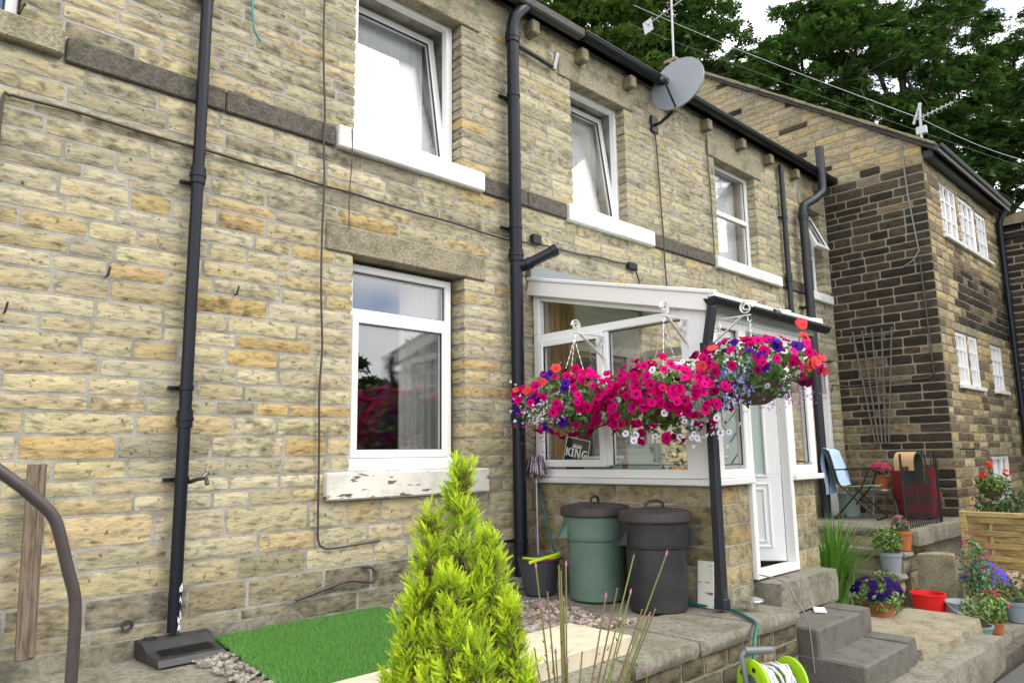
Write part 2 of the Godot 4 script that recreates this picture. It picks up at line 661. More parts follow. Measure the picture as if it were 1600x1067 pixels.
# the body of a wall with real openings, behind the stones
func backing(mb: MB, o: Vector3, ux: Vector3, uy: Vector3, x0: float, x1: float, y0: float, y1: float, holes: Array, front: float, thick: float) -> void:
	var nn := ux.cross(uy)
	var xs := [x0, x1]
	var ys := [y0, y1]
	for h in holes:
		for q in [h[0], h[1]]:
			if q > x0 and q < x1 and not xs.has(q):
				xs.append(q)
		for q in [h[2], h[3]]:
			if q > y0 and q < y1 and not ys.has(q):
				ys.append(q)
	xs.sort()
	ys.sort()
	var open := func(x: float, y: float) -> bool:
		if x < x0 or x > x1 or y < y0 or y > y1:
			return true
		for h in holes:
			if x > h[0] and x < h[1] and y > h[2] and y < h[3]:
				return true
		return false
	var P := func(x: float, y: float, z: float) -> Vector3: return o + ux * x + uy * y + nn * z
	for i in xs.size() - 1:
		for j in ys.size() - 1:
			var a: float = xs[i]
			var b: float = xs[i + 1]
			var c: float = ys[j]
			var d: float = ys[j + 1]
			if open.call((a + b) / 2, (c + d) / 2):
				continue
			mb.quad_out(P.call(a, c, front), P.call(b, c, front), P.call(b, d, front), P.call(a, d, front), nn)
			mb.quad_out(P.call(a, c, front - thick), P.call(b, c, front - thick), P.call(b, d, front - thick), P.call(a, d, front - thick), -nn)
			for e in [[a, c, a, d, -1.0, 0.0], [b, c, b, d, 1.0, 0.0], [a, c, b, c, 0.0, -1.0], [a, d, b, d, 0.0, 1.0]]:
				if open.call((e[0] + e[2]) / 2 + e[4] * 0.004, (e[1] + e[3]) / 2 + e[5] * 0.004):
					mb.quad_out(P.call(e[0], e[1], front), P.call(e[2], e[3], front), P.call(e[2], e[3], front - thick), P.call(e[0], e[1], front - thick), ux * e[4] + uy * e[5])


func grow(holes: Array, by: float) -> Array:
	var r := []
	for h in holes:
		r.append([h[0] - by, h[1] + by, h[2] - by, h[3] + by])
	return r


# rows between fixed levels, with uneven heights
func courses(levels: Array) -> Array:
	var r := [levels[0][0]]
	for i in levels.size() - 1:
		var a: float = levels[i][0]
		var b: float = levels[i + 1][0]
		var k: int = levels[i][1]
		var cuts := []
		var sum := 0.0
		for j in k:
			var w := rng.randf_range(0.78, 1.22)
			cuts.append(w)
			sum += w
		var y := a
		for j in k:
			y += cuts[j] / sum * (b - a)
			r.append(b if j == k - 1 else y)
	return r


# ---------------------------------------------------------------- windows
func ring(mb: MB, xf: Transform3D, x0: float, y0: float, x1: float, y1: float, w: float, z0: float, z1: float, bev := 0.006, wb := -1.0) -> void:
	var b := xf.basis
	var low := w if wb < 0.0 else wb
	var zc := (z0 + z1) / 2
	var dz := z1 - z0
	mb.box(xf * Vector3(x0 + w / 2, (y0 + y1) / 2, zc), Vector3(w, y1 - y0, dz), bev, b)
	mb.box(xf * Vector3(x1 - w / 2, (y0 + y1) / 2, zc), Vector3(w, y1 - y0, dz), bev, b)
	mb.box(xf * Vector3((x0 + x1) / 2, y0 + low / 2, zc - 0.001), Vector3(x1 - x0 - 2 * w + 0.004, low, dz), bev, b)
	mb.box(xf * Vector3((x0 + x1) / 2, y1 - w / 2, zc - 0.001), Vector3(x1 - x0 - 2 * w + 0.004, w, dz), bev, b)


# stacked sheets for house glass, extra ones added to mirror more sky; others single
func glazing(xf: Transform3D, x0: float, y0: float, x1: float, y1: float, z: float, parent: Node3D, m: String) -> void:
	for s in ([z, z - 0.016, z - 0.032] if m == "glass" else [z]):
		var mb := MB.new()
		mb.box(xf * Vector3((x0 + x1) / 2, (y0 + y1) / 2, s), Vector3(x1 - x0, y1 - y0, 0.004), 0.0, xf.basis)
		part("pane", mb, M[m], parent)


func pane(xf: Transform3D, x0: float, y0: float, x1: float, y1: float, z: float, parent: Node3D, m := "glass") -> void:
	glazing(xf, x0, y0, x1, y1, z, parent, m)
	var g := MB.new()
	ring(g, xf, x0, y0, x1, y1, 0.007, z - 0.004, z + 0.004, 0.0)
	part("gasket", g, M.gasket, parent)


# xf: left bottom corner, x along the width, z outwards; cells: [x0, y0, x1, y1, opening angle or null]
func window(parent: Node3D, xf: Transform3D, w: float, h: float, cells: Array, fw := 0.055, glass := "glass", label := "") -> MeshInstance3D:
	var mb := MB.new()
	ring(mb, xf, 0, 0, w, h, fw, -0.07, 0.0)
	for c in cells:
		# bars between neighbouring cells
		if c[2] < w - fw - 0.01:
			mb.box(xf * Vector3(c[2] + 0.03, (c[1] + c[3]) / 2, -0.036), Vector3(0.06, c[3] - c[1] + 0.004, 0.066), 0.006, xf.basis)
		if c[3] < h - fw - 0.01:
			mb.box(xf * Vector3((c[0] + c[2]) / 2, c[3] + 0.03, -0.036), Vector3(c[2] - c[0] + 0.004, 0.06, 0.066), 0.006, xf.basis)
	var o := part("window", mb, M.upvc, parent)
	if label:
		o.set_meta("label", label)
	for c in cells:
		if c.size() > 4:
			var mode: String = c[4]
			var sx := xf * Transform3D(Basis(), Vector3(c[0], c[1], -0.03))
			if mode == "tilt":
				sx = sx * Transform3D(Basis(Vector3.RIGHT, -deg_to_rad(c[5])), Vector3.ZERO)
			elif mode == "hung":
				sx = xf * Transform3D(Basis(), Vector3(c[0], c[3], 0.0)) * Transform3D(Basis(Vector3.RIGHT, -deg_to_rad(c[5])), Vector3.ZERO) * Transform3D(Basis(), Vector3(0, c[1] - c[3], 0))
			else:
				sx = xf * Transform3D(Basis(), Vector3(c[0], c[1], 0.0))
			var sw: float = c[2] - c[0]
			var sh: float = c[3] - c[1]
			var s := MB.new()
			ring(s, sx, -0.012, -0.012, sw + 0.012, sh + 0.012, 0.058, -0.045, 0.016)
			var sash := part("sash", s, M.upvc, o)
			glazing(sx, 0.04, 0.04, sw - 0.04, sh - 0.04, -0.008, o, glass)
			var gk := MB.new()
			ring(gk, sx, 0.044, 0.044, sw - 0.044, sh - 0.044, 0.006, -0.014, 0.004, 0.0)
			part("gasket", gk, M.gasket, o)
		else:
			pane(xf, c[0], c[1], c[2], c[3], -0.03, o, glass)
	return o


# a hanging cloth of wavy folds; a, b are its two upper corners
func curtain(nm: String, a: Vector3, b: Vector3, drop: float, folds: int, depth: float, col: Color, parent: Node3D) -> void:
	var mb := MB.new()
	mb.col = col
	var side := (b - a).cross(Vector3.UP).normalized()
	var g := []
	for i in 5:
		var row := []
		for j in folds * 4 + 1:
			var t := float(j) / (folds * 4)
			row.append(a.lerp(b, t) + Vector3.DOWN * (drop * i / 4.0) + side * (sin(t * folds * TAU) * depth * (0.6 + 0.1 * i)))
		g.append(row)
	mb.sheet(g)
	part(nm, mb, M.cloth, parent)


# ---------------------------------------------------------------- the terrace of cottages
func pick(p: Array) -> Color:
	var c: Color = p[rng.randi() % p.size()]
	var e := rng.randf_range(0.74, 0.97)
	return Color(c.r * e, c.g * e, c.b * e * rng.randf_range(0.90, 1.04))


func build_house() -> void:
	var H := thing("stone_house", "long two storey stone cottage row with white window frames and painted sills", "house", Vector3(4.5, 0, 0))
	var pal := [Color(0.52, 0.475, 0.345), Color(0.535, 0.495, 0.365), Color(0.51, 0.455, 0.32), Color(0.55, 0.51, 0.385), Color(0.51, 0.44, 0.295), Color(0.49, 0.455, 0.345), Color(0.535, 0.485, 0.35), Color(0.48, 0.44, 0.33)]
	var ochre := [Color(0.53, 0.44, 0.275), Color(0.52, 0.425, 0.255), Color(0.52, 0.40, 0.215)]
	var dull := [Color(0.42, 0.39, 0.295), Color(0.46, 0.425, 0.32), Color(0.36, 0.335, 0.255), Color(0.44, 0.41, 0.31)]
	var tone := func(u: float, v: float) -> Array:
		var c := pick(pal)
		var m := "stone"
		var r := rng.randf()
		if v > 3.36:
			if r < 0.58:
				c = pick(dull)
			elif r < 0.62:
				c = pick(ochre)
			if rng.randf() < (0.55 if u < 3.0 else 0.3):
				m = "stone_sooty"
		elif v > 2.62:
			if r < 0.45:
				c = pick(dull)
			elif r < 0.50:
				c = pick(ochre)
			if rng.randf() < 0.4:
				m = "stone_sooty"
		elif v < 0.33:
			c = pick([Color(0.30, 0.275, 0.215), Color(0.35, 0.315, 0.24), Color(0.26, 0.24, 0.19)])
			if u < 1.5 and r < 0.6:
				c = pick(pal).darkened(0.15)
			elif r > 0.6:
				m = "stone_sooty"
		else:
			if r < 0.16:
				c = pick(ochre)
			elif r < 0.26:
				c = pick(dull)
			if rng.randf() < 0.05:
				m = "stone_sooty"
		return [c, m]
	# openings: x0, x1, y0, y1
	var win := [[2.68, 3.71, 0.93, 2.45], [-0.42, 0.62, 3.37, 4.66], [2.67, 3.69, 3.37, 4.66], [5.08, 5.93, 3.36, 4.65], [7.73, 8.72, 3.33, 4.60], [10.17, 10.70, 3.29, 4.54], [10.04, 10.78, 0.12, 2.32]]
	var through := win + [[5.02, 5.75, -0.02, 1.95]]
	var solid := through + [[2.49, 3.92, 0.745, 0.93], [2.455, 3.937, 2.45, 2.65], [-2.0, 11.0, 3.21, 3.36], [-0.62, 0.82, 4.66, 4.86], [2.48, 3.90, 4.66, 4.86], [4.90, 6.10, 4.65, 4.86], [7.55, 8.90, 4.60, 4.80], [10.0, 10.86, 4.54, 4.74], [9.88, 10.93, 2.32, 2.5]]
	var rows := courses([[-0.14, 6], [0.745, 2], [0.93, 14], [2.45, 2], [2.65, 5], [3.21, 1], [3.36, 14], [4.66, 2], [4.86, 2], [5.06, 0]])
	lay(H, "stone", Vector3.ZERO, Vector3.RIGHT, Vector3.UP, rows, -1.8, 10.94, solid, {"lmin": 0.24, "lmax": 0.58, "joint": 0.018, "relief": 0.011, "tone": tone, "deep": 0.16})
	var mb := MB.new()
	backing(mb, Vector3.ZERO, Vector3.RIGHT, Vector3.UP, -1.8, 10.94, -0.5, 5.06, grow(through, 0.012), -0.005, 0.4)
	part("wall", mb, M.mortar, H)
	# lintels, string course, sills
	for e in [[2.455, 3.937, 2.453, 2.647], [-0.62, 0.82, 4.663, 4.857], [2.48, 3.90, 4.663, 4.857], [4.90, 6.10, 4.653, 4.857], [7.55, 8.90, 4.603, 4.797], [10.0, 10.86, 4.543, 4.737], [9.88, 10.93, 2.323, 2.497]]:
		mb = MB.new()
		mb.span(Vector3(e[0] + 0.006, e[2], -0.18), Vector3(e[1] - 0.006, e[3], 0.014), 0.008)
		part("lintel", mb, M.lintel, H)
	for e in [[-1.8, -0.70], [0.83, 1.72], [1.725, 2.51], [3.92, 4.44], [4.445, 4.96], [6.335, 6.98], [6.985, 7.59], [9.235, 10.0], [10.86, 10.94]]:
		mb = MB.new()
		mb.span(Vector3(e[0] + 0.001, 3.212, -0.05), Vector3(e[1] - 0.001, 3.357, 0.022), 0.008)
		part("string_course", mb, M.string_course, H)
	for e in [[-0.68, 0.815, 3.225, 3.372, "lintel"], [2.52, 3.905, 3.205, 3.372, "sill_paint"], [4.965, 6.33, 3.195, 3.362, "sill_paint"], [7.60, 9.23, 3.19, 3.332, "sill_paint"], [10.01, 10.85, 3.16, 3.292, "sill_paint"], [2.49, 3.92, 0.748, 0.932, "sill_flaked"]]:
		mb = MB.new()
		mb.span(Vector3(e[0], e[2], -0.14), Vector3(e[1], e[3], 0.055), 0.012)
		part("sill", mb, M[e[4]], H)
	# eaves: corbels, fascia, roof, rooms behind the glass
	for x in [0.9, 1.75, 2.6, 3.45, 4.50, 5.20, 5.98, 6.78, 7.50, 8.32, 9.06, 9.84, 10.60]:
		mb = MB.new()
		mb.span(Vector3(x - 0.05, 4.865, -0.02), Vector3(x + 0.05, 5.0, 0.115), 0.012)
		part("corbel", mb, M.corbel, H)
	mb = MB.new()
	mb.quad_out(Vector3(-1.8, 5.09, 0.16), Vector3(11.0, 5.09, 0.16), Vector3(11.0, 7.2, -3.6), Vector3(-1.8, 7.2, -3.6), Vector3(0, 1, 0.5))
	mb.quad_out(Vector3(-1.8, 5.07, 0.16), Vector3(11.0, 5.07, 0.16), Vector3(11.0, 7.18, -3.6), Vector3(-1.8, 7.18, -3.6), Vector3(0, -1, -0.5))
	mb.quad_out(Vector3(-1.8, 5.09, -7.4), Vector3(11.0, 5.09, -7.4), Vector3(11.0, 7.2, -3.6), Vector3(-1.8, 7.2, -3.6), Vector3(0, 1, -0.5))
	mb.quad_out(Vector3(-1.8, 5.07, 0.16), Vector3(11.0, 5.07, 0.16), Vector3(11.0, 5.09, 0.16), Vector3(-1.8, 5.09, 0.16), Vector3(0, 0, 1))
	mb.tri_out(Vector3(-1.8, 5.07, 0.0), Vector3(-1.8, 5.07, -7.2), Vector3(-1.8, 7.18, -3.6), Vector3.LEFT)
	mb.span(Vector3(-1.8, 5.062, -7.2), Vector3(10.94, 5.068, 0.02))
	part("roof", mb, M.slate, H)
	mb = MB.new()
	mb.span(Vector3(-1.8, -0.5, -7.3), Vector3(10.94, 5.06, -7.0))
	mb.span(Vector3(-1.8, -0.5, -7.0), Vector3(-1.6, 5.06, -0.41))
	part("rear_wall", mb, M.mortar, H)
	mb = MB.new()
	for y in [-0.02, 2.75]:
		mb.span(Vector3(-1.6, y - 0.1, -7.0), Vector3(10.94, y + 0.01, -0.41))
	for x in [1.3, 4.35, 7.0, 9.5]:
		mb.span(Vector3(x - 0.05, 0, -7.0), Vector3(x + 0.05, 5.05, -0.41))
	mb.span(Vector3(-1.6, 0, -4.1), Vector3(10.94, 5.05, -4.0))
	part("room", mb, M.room_dark, H)
	var T := func(x: float, y: float) -> Transform3D: return Transform3D(Basis(), Vector3(x, y, -0.115))
	# ground floor window
	var o := window(H, T.call(2.70, 0.935), 0.965, 1.49, [[0.055, 0.10, 0.91, 1.10, "shut", 0.0], [0.055, 1.16, 0.91, 1.435]])
	mb = MB.new()
	mb.span(Vector3(2.70, 0.934, -0.115), Vector3(3.665, 1.02, -0.09), 0.005)
	part("frame_sill", mb, M.upvc, o)
	curtain("curtain", Vector3(3.33, 2.4, -0.36), Vector3(3.72, 2.4, -0.30), 1.7, 6, 0.03, Color(0.30, 0.30, 0.29), o)
	curtain("curtain", Vector3(2.60, 2.4, -0.30), Vector3(2.80, 2.4, -0.36), 1.7, 4, 0.03, Color(0.30, 0.30, 0.29), o)
	# upper windows
	window(H, T.call(-0.42, 3.375), 1.03, 1.28, [[0.055, 0.055, 0.975, 1.225]])
	o = window(H, T.call(2.70, 3.375), 0.985, 1.32, [[0.06, 0.06, 0.925, 1.26, "tilt", 9.0]], 0.06, "glass", "white upper window tilted open at the top")
	curtain("net_curtain", Vector3(2.55, 4.85, -0.46), Vector3(3.62, 4.85, -0.46), 1.55, 12, 0.012, Color(0.82, 0.84, 0.88), o)  # white net added behind the tilted sash to brighten the pane like sky glare
	o = window(H, T.call(5.10, 3.365), 0.86, 1.31, [[0.055, 0.055, 0.805, 1.255, "tilt", 8.0]], 0.055, "glass", "white upper window tilted open at the top")
	curtain("curtain", Vector3(5.55, 4.7, -0.42), Vector3(5.98, 4.7, -0.42), 1.4, 6, 0.025, Color(0.75, 0.74, 0.72), o)
	o = window(H, T.call(7.75, 3.335), 0.985, 1.28, [[0.055, 0.055, 0.93, 0.62], [0.055, 0.68, 0.93, 1.225]])
	curtain("net_curtain", Vector3(7.8, 4.58, -0.3), Vector3(8.7, 4.58, -0.3), 1.2, 9, 0.02, Color(0.8, 0.82, 0.85), o)
	window(H, T.call(10.19, 3.295), 0.50, 1.24, [[0.05, 0.05, 0.45, 0.55], [0.05, 0.61, 0.45, 1.19, "hung", 24.0]], 0.05)
	# the neighbour's doorway beside the porch
	mb = MB.new()
	ring(mb, Transform3D(Basis(), Vector3(10.05, 0.12, -0.09)), 0, 0, 0.72, 2.19, 0.07, -0.08, 0.0)
	var d := part("door_frame", mb, M.upvc, H)
	mb = MB.new()
	mb.span(Vector3(10.12, 0.19, -0.16), Vector3(10.70, 1.78, -0.11), 0.01)
	mb.span(Vector3(10.12, 1.78, -0.16), Vector3(10.70, 1.84, -0.10), 0.005)
	part("door", mb, M.upvc, H)
	pane(Transform3D(Basis(), Vector3(10.12, 1.84, -0.12)), 0, 0, 0.58, 0.40, 0, H)
	build_pipes()


func half_gutter(mb: MB, a: Vector3, b: Vector3, r: float) -> void:
	var t := (b - a).normalized()
	var s := t.cross(Vector3.UP).normalized()
	var prev := []
	for e in [a, b]:
		var row := []
		for i in 9:
			var an := PI * i / 8.0
			row.append(e + s * (cos(an) * r) - Vector3.UP * (sin(an) * r))
		if prev:
			for i in 8:
				var na: Vector3 = (row[i] - e).normalized()
				var nb: Vector3 = (row[i + 1] - e).normalized()
				mb.smooth_quad(prev[i], prev[i + 1], row[i + 1], row[i], na, nb, nb, na)
		prev = row
	for e in [a, b]:
		for i in 8:
			var p := PI * i / 8.0
			var q := PI * (i + 1) / 8.0
			mb.tri_out(e, e + s * (cos(p) * r) - Vector3.UP * (sin(p) * r), e + s * (cos(q) * r) - Vector3.UP * (sin(q) * r), -t if e == a else t)
	mb.bar(a + s * r, b + s * r, 0.012, 0.012)
	mb.bar(a - s * r, b - s * r, 0.012, 0.012)


func pipe_thing(nm: String, label: String, pts: Array, r: float, collars: Array, clips: Array, m := "pipe_black") -> Node3D:
	var o := thing(nm, label, "pipe", Vector3(pts[0].x, pts[0].y, pts[0].z))
	var mb := MB.new()
	mb.tube(pts, r, 18)
	part("pipe", mb, M[m], o)
	for y in collars:
		mb = MB.new()
		var x: float = pts[0].x
		mb.lathe([[r, y - 0.05], [r + 0.009, y - 0.05], [r + 0.009, y - 0.012], [r + 0.014, y - 0.010], [r + 0.014, y + 0.010], [r + 0.009, y + 0.012], [r + 0.009, y + 0.05], [r, y + 0.05]], 18, Transform3D(Basis(), Vector3(x, 0, pts[0].z)))
		part("collar", mb, M[m], o)
	for y in clips:
		mb = MB.new()
		var x: float = pts[0].x
		mb.lathe([[r, y - 0.014], [r + 0.006, y - 0.014], [r + 0.006, y + 0.014], [r, y + 0.014]], 18, Transform3D(Basis(), Vector3(x, 0, pts[0].z)))
		mb.span(Vector3(x - r - 0.05, y - 0.010, 0.01), Vector3(x + r + 0.02, y + 0.010, 0.035), 0.003)
		mb.span(Vector3(x - 0.012, y - 0.012, 0.0), Vector3(x + 0.012, y + 0.012, pts[0].z))
		part("clip", mb, M[m], o)
	return o


func build_pipes() -> void:
	var o := pipe_thing("downpipe", "slim black rainwater downpipe on the left of the stone wall", [Vector3(1.552, 0.10, 0.075), Vector3(1.552, 4.0, 0.075), Vector3(1.552, 5.0, 0.09)], 0.035, [2.72, 1.26], [0.92, 1.44, 2.68, 3.9])
	var mb := MB.new()
	# flaked white paint near its foot
	for i in 26:
		var y := 0.115 + pow(rng.randf(), 1.6) * 0.28
		var a := rng.randf_range(0.35, 1.0)
		var p := Vector3(1.552 + sin(a) * 0.0352, y, 0.075 + cos(a) * 0.0352)
		var s := rng.randf_range(0.003, 0.009)
		var bb := Basis(Vector3.UP, a)
		mb.tri_out(p + bb * Vector3(-s, -s * 2.0, 0), p + bb * Vector3(s, -s, 0), p + bb * Vector3(rng.randf_range(-s, s), s * 2.4, 0), bb.z)
	part("bare_patch", mb, M.white_paint, o)
	pipe_thing("soil_pipe", "thick black soil pipe between the ground floor window and the porch", [Vector3(4.20, 0.02, 0.10), Vector3(4.20, 4.80, 0.10), Vector3(4.215, 4.90, 0.115), Vector3(4.27, 4.98, 0.13), Vector3(4.36, 5.06, 0.13), Vector3(4.40, 5.16, 0.12), Vector3(4.40, 5.6, 0.12)], 0.055, [4.70, 2.70, 1.35], [4.15, 2.95, 0.35])
	mb = MB.new()
	mb.lathe([[0.0, 0.0], [0.075, 0.0], [0.07, 0.07], [0.057, 0.08]], 18, Transform3D(Basis(), Vector3(4.20, 0.0, 0.10)))
	lone("pipe_base", mb, M.concrete, "small grey cement collar at the foot of the thick soil pipe", "pipe base")
	# stub of pipe that sticks out beside the soil pipe
	o = thing("waste_pipe", "short black capped waste pipe angled out above the porch roof", "pipe", Vector3(4.27, 2.62, 0.14))
	mb = MB.new()
	mb.tube([Vector3(4.27, 2.625, 0.17), Vector3(4.36, 2.685, 0.24), Vector3(4.45, 2.745, 0.31)], 0.046, 16)
	part("pipe", mb, M.pipe_black, o)
	mb = MB.new()
	mb.tube([Vector3(4.255, 2.615, 0.158), Vector3(4.29, 2.638, 0.186)], 0.053, 16)
	mb.tube([Vector3(4.43, 2.732, 0.294), Vector3(4.465, 2.755, 0.322)], 0.053, 16)
	part("collar", mb, M.pipe_black, o)
	mb = MB.new()
	mb.tube([Vector3(4.20, 2.60, 0.10), Vector3(4.27, 2.622, 0.165)], 0.05, 14)
	part("branch", mb, M.pipe_black, o)
	# overflow under the eaves
	o = thing("overflow_pipe", "thin black overflow pipe with upturned metal end beneath the eaves", "pipe", Vector3(4.25, 4.70, 0.06))
	mb = MB.new()
	mb.tube([Vector3(4.25, 4.70, 0.05), Vector3(4.80, 4.66, 0.05)], 0.022, 10)
	part("pipe", mb, M.pipe_old, o)
	mb = MB.new()
	mb.tube([Vector3(4.79, 4.64, 0.05), Vector3(4.81, 4.80, 0.08)], 0.026, 10)
	part("pipe_end", mb, M.aluminium, o)
	pipe_thing("downpipe", "thin dark grey downpipe between the two far upper windows", [Vector3(9.40, 2.55, 0.06), Vector3(9.40, 4.95, 0.06)], 0.036, [3.35], [4.2], "pipe_old")
	o = pipe_thing("soil_pipe", "thick cranked soil pipe with open vent beside the farthest upper window", [Vector3(9.86, 0.16, 0.12), Vector3(9.86, 2.4, 0.12), Vector3(9.86, 4.36, 0.12), Vector3(9.88, 4.46, 0.13), Vector3(10.12, 4.60, 0.20), Vector3(10.28, 4.72, 0.24), Vector3(10.31, 4.82, 0.24), Vector3(10.31, 5.42, 0.24)], 0.060, [4.30, 0.62], [3.0], "pipe_old")
	# gutters
	mb = MB.new()
	half_gutter(mb, Vector3(5.12, 5.095, 0.155), Vector3(10.93, 5.095, 0.155), 0.062)
	lone("gutter", mb, M.gutter_black, "long black half round gutter running below the cottage roof to the gable", "gutter")
	mb = MB.new()
	mb.span(Vector3(-1.8, 5.03, 0.10), Vector3(5.10, 5.125, 0.20), 0.015)
	lone("gutter", mb, M.slate, "dark old box gutter at the eaves above the leftmost upper windows", "gutter")
	mb = MB.new()
	half_gutter(mb, Vector3(10.93, 5.09, 0.155), Vector3(10.935, 5.09, 0.155), 0.063)
	# satellite dish
	o = thing("satellite_dish", "grey satellite dish on a bracket just under the gutter", "dish", Vector3(6.46, 4.62, 0))
	var c := Vector3(6.50, 4.93, 0.36)
	var face := Vector3(-0.93, 0.24, 0.10).normalized()
	var xs := Vector3.UP.cross(face).normalized()
	var b := Basis(xs * 0.30, face, face.cross(xs).normalized() * -0.32)
	mb = MB.new()
	mb.col = Color(0.20, 0.22, 0.235)
	mb.lathe([[0.02, 0.0], [0.35, 0.012], [0.7, 0.05], [1.0, 0.10], [1.03, 0.105], [1.03, 0.085], [0.7, 0.03], [0.35, -0.01], [0.02, -0.02]], 30, Transform3D(b, c))
	part("reflector", mb, M.plastic, o)
	mb = MB.new()
	var low := c + b.z * 0.95 + face * 0.08
	if low.y > c.y:
		low = c - b.z * 0.95 + face * 0.08
	var eye := c + face * 0.36 + (low - c) * 0.45
	mb.tube([low, eye], 0.012, 8)
	mb.tube([Vector3(6.46, 4.62, 0.0), Vector3(6.46, 4.62, 0.10), Vector3(6.47, 4.68, 0.22), c - face * 0.03], 0.018, 8)
	mb.span(Vector3(6.40, 4.53, 0.0), Vector3(6.52, 4.72, 0.03), 0.004)
	part("arm", mb, M.gutter_black, o)
	mb = MB.new()
	mb.col = Color(0.05, 0.05, 0.055)
	mb.tube([eye, eye - face * 0.10], [0.03, 0.022], 10)
	part("receiver", mb, M.plastic, o)


func build_cables() -> void:
	var cab := func(nm: String, label: String, pts: Array, r: float, m: String) -> void:
		var mb := MB.new()
		mb.tube(smooth(pts), r, 6)
		lone(nm, mb, M[m], label, "cable")
	var sag := func(a: Vector3, b: Vector3, n: int, wob: float) -> Array:
		var r := []
		for i in n + 1:
			var t := float(i) / n
			r.append(a.lerp(b, t) + Vector3(fn.get_noise_2d(i * 31.0, a.x * 50) * wob, fn.get_noise_2d(i * 31.0, a.y * 50 + 70) * wob, 0))
		return r
	cab.call("wall_cable", "dark cable running from the left edge along the wall under the string course", [Vector3(0.565, 2.2, 0.02), Vector3(0.565, 2.86, 0.02), Vector3(0.59, 2.925, 0.02)] + sag.call(Vector3(0.66, 2.94, 0.022), Vector3(4.15, 2.85, 0.025), 14, 0.02) + sag.call(Vector3(4.3, 2.88, 0.022), Vector3(5.93, 2.93, 0.022), 6, 0.03), 0.009, "cable_dark")
	cab.call("wall_cable", "thin dark cable dropping past the left of the painted windows and turning at the bottom", sag.call(Vector3(2.39, 5.0, 0.026), Vector3(2.40, 3.40, 0.03), 5, 0.02) + sag.call(Vector3(2.405, 3.2, 0.045), Vector3(2.44, 0.60, 0.026), 9, 0.015) + [Vector3(2.445, 0.51, 0.026), Vector3(2.47, 0.462, 0.026), Vector3(2.53, 0.445, 0.026), Vector3(2.72, 0.45, 0.026), Vector3(2.92, 0.46, 0.024)], 0.007, "cable_dark")
	cab.call("wall_cable", "short thin cable hanging from the end of the painted upper sill", sag.call(Vector3(2.62, 3.36, 0.06), Vector3(2.62, 2.62, 0.03), 5, 0.01), 0.004, "cable_dark")
	cab.call("wall_cable", "thin cable dropping from the satellite dish down the wall", sag.call(Vector3(6.47, 4.55, 0.02), Vector3(6.55, 2.62, 0.026), 8, 0.02), 0.009, "cable_dark")
	cab.call("wall_cable", "thin cable dropping from the eaves to the third painted sill", sag.call(Vector3(7.55, 4.86, 0.022), Vector3(7.57, 3.35, 0.022), 6, 0.015), 0.008, "cable_dark")
	cab.call("wall_cable", "old curved cable lying loose near the foot of the wall", [Vector3(2.30, 0.155, 0.03), Vector3(2.50, 0.195, 0.03), Vector3(2.66, 0.225, 0.035), Vector3(2.76, 0.215, 0.05), Vector3(2.85, 0.20, 0.05), Vector3(2.88, 0.25, 0.045), Vector3(2.84, 0.295, 0.03), Vector3(2.78, 0.30, 0.02)], 0.010, "rust_steel")
	cab.call("wall_cable", "turquoise cord end hanging at the top left of the wall", [Vector3(1.84, 4.3, 0.03), Vector3(1.86, 4.0, 0.03), Vector3(1.88, 3.83, 0.035), Vector3(1.93, 3.77, 0.03)], 0.007, "teal")
	var mb := MB.new()
	mb.span(Vector3(4.47, 2.88, 0.0), Vector3(4.58, 2.965, 0.05), 0.008)
	lone("junction_box", mb, M.gutter_black, "small dark junction box on the wall above the porch roof, nearest the soil pipe", "junction box")
	mb = MB.new()
	mb.span(Vector3(5.86, 2.88, 0.0), Vector3(6.0, 2.955, 0.05), 0.008)
	mb.tube([Vector3(5.98, 2.88, 0.03), Vector3(6.03, 2.80, 0.03), Vector3(6.03, 2.64, 0.03)], 0.008, 6)
	lone("junction_box", mb, M.gutter_black, "small dark junction box above the middle of the porch roof", "junction box")


# ---------------------------------------------------------------- white lean-to porch
const SIDE := Basis(Vector3(0, 0, 1), Vector3(0, 1, 0), Vector3(-1, 0, 0))


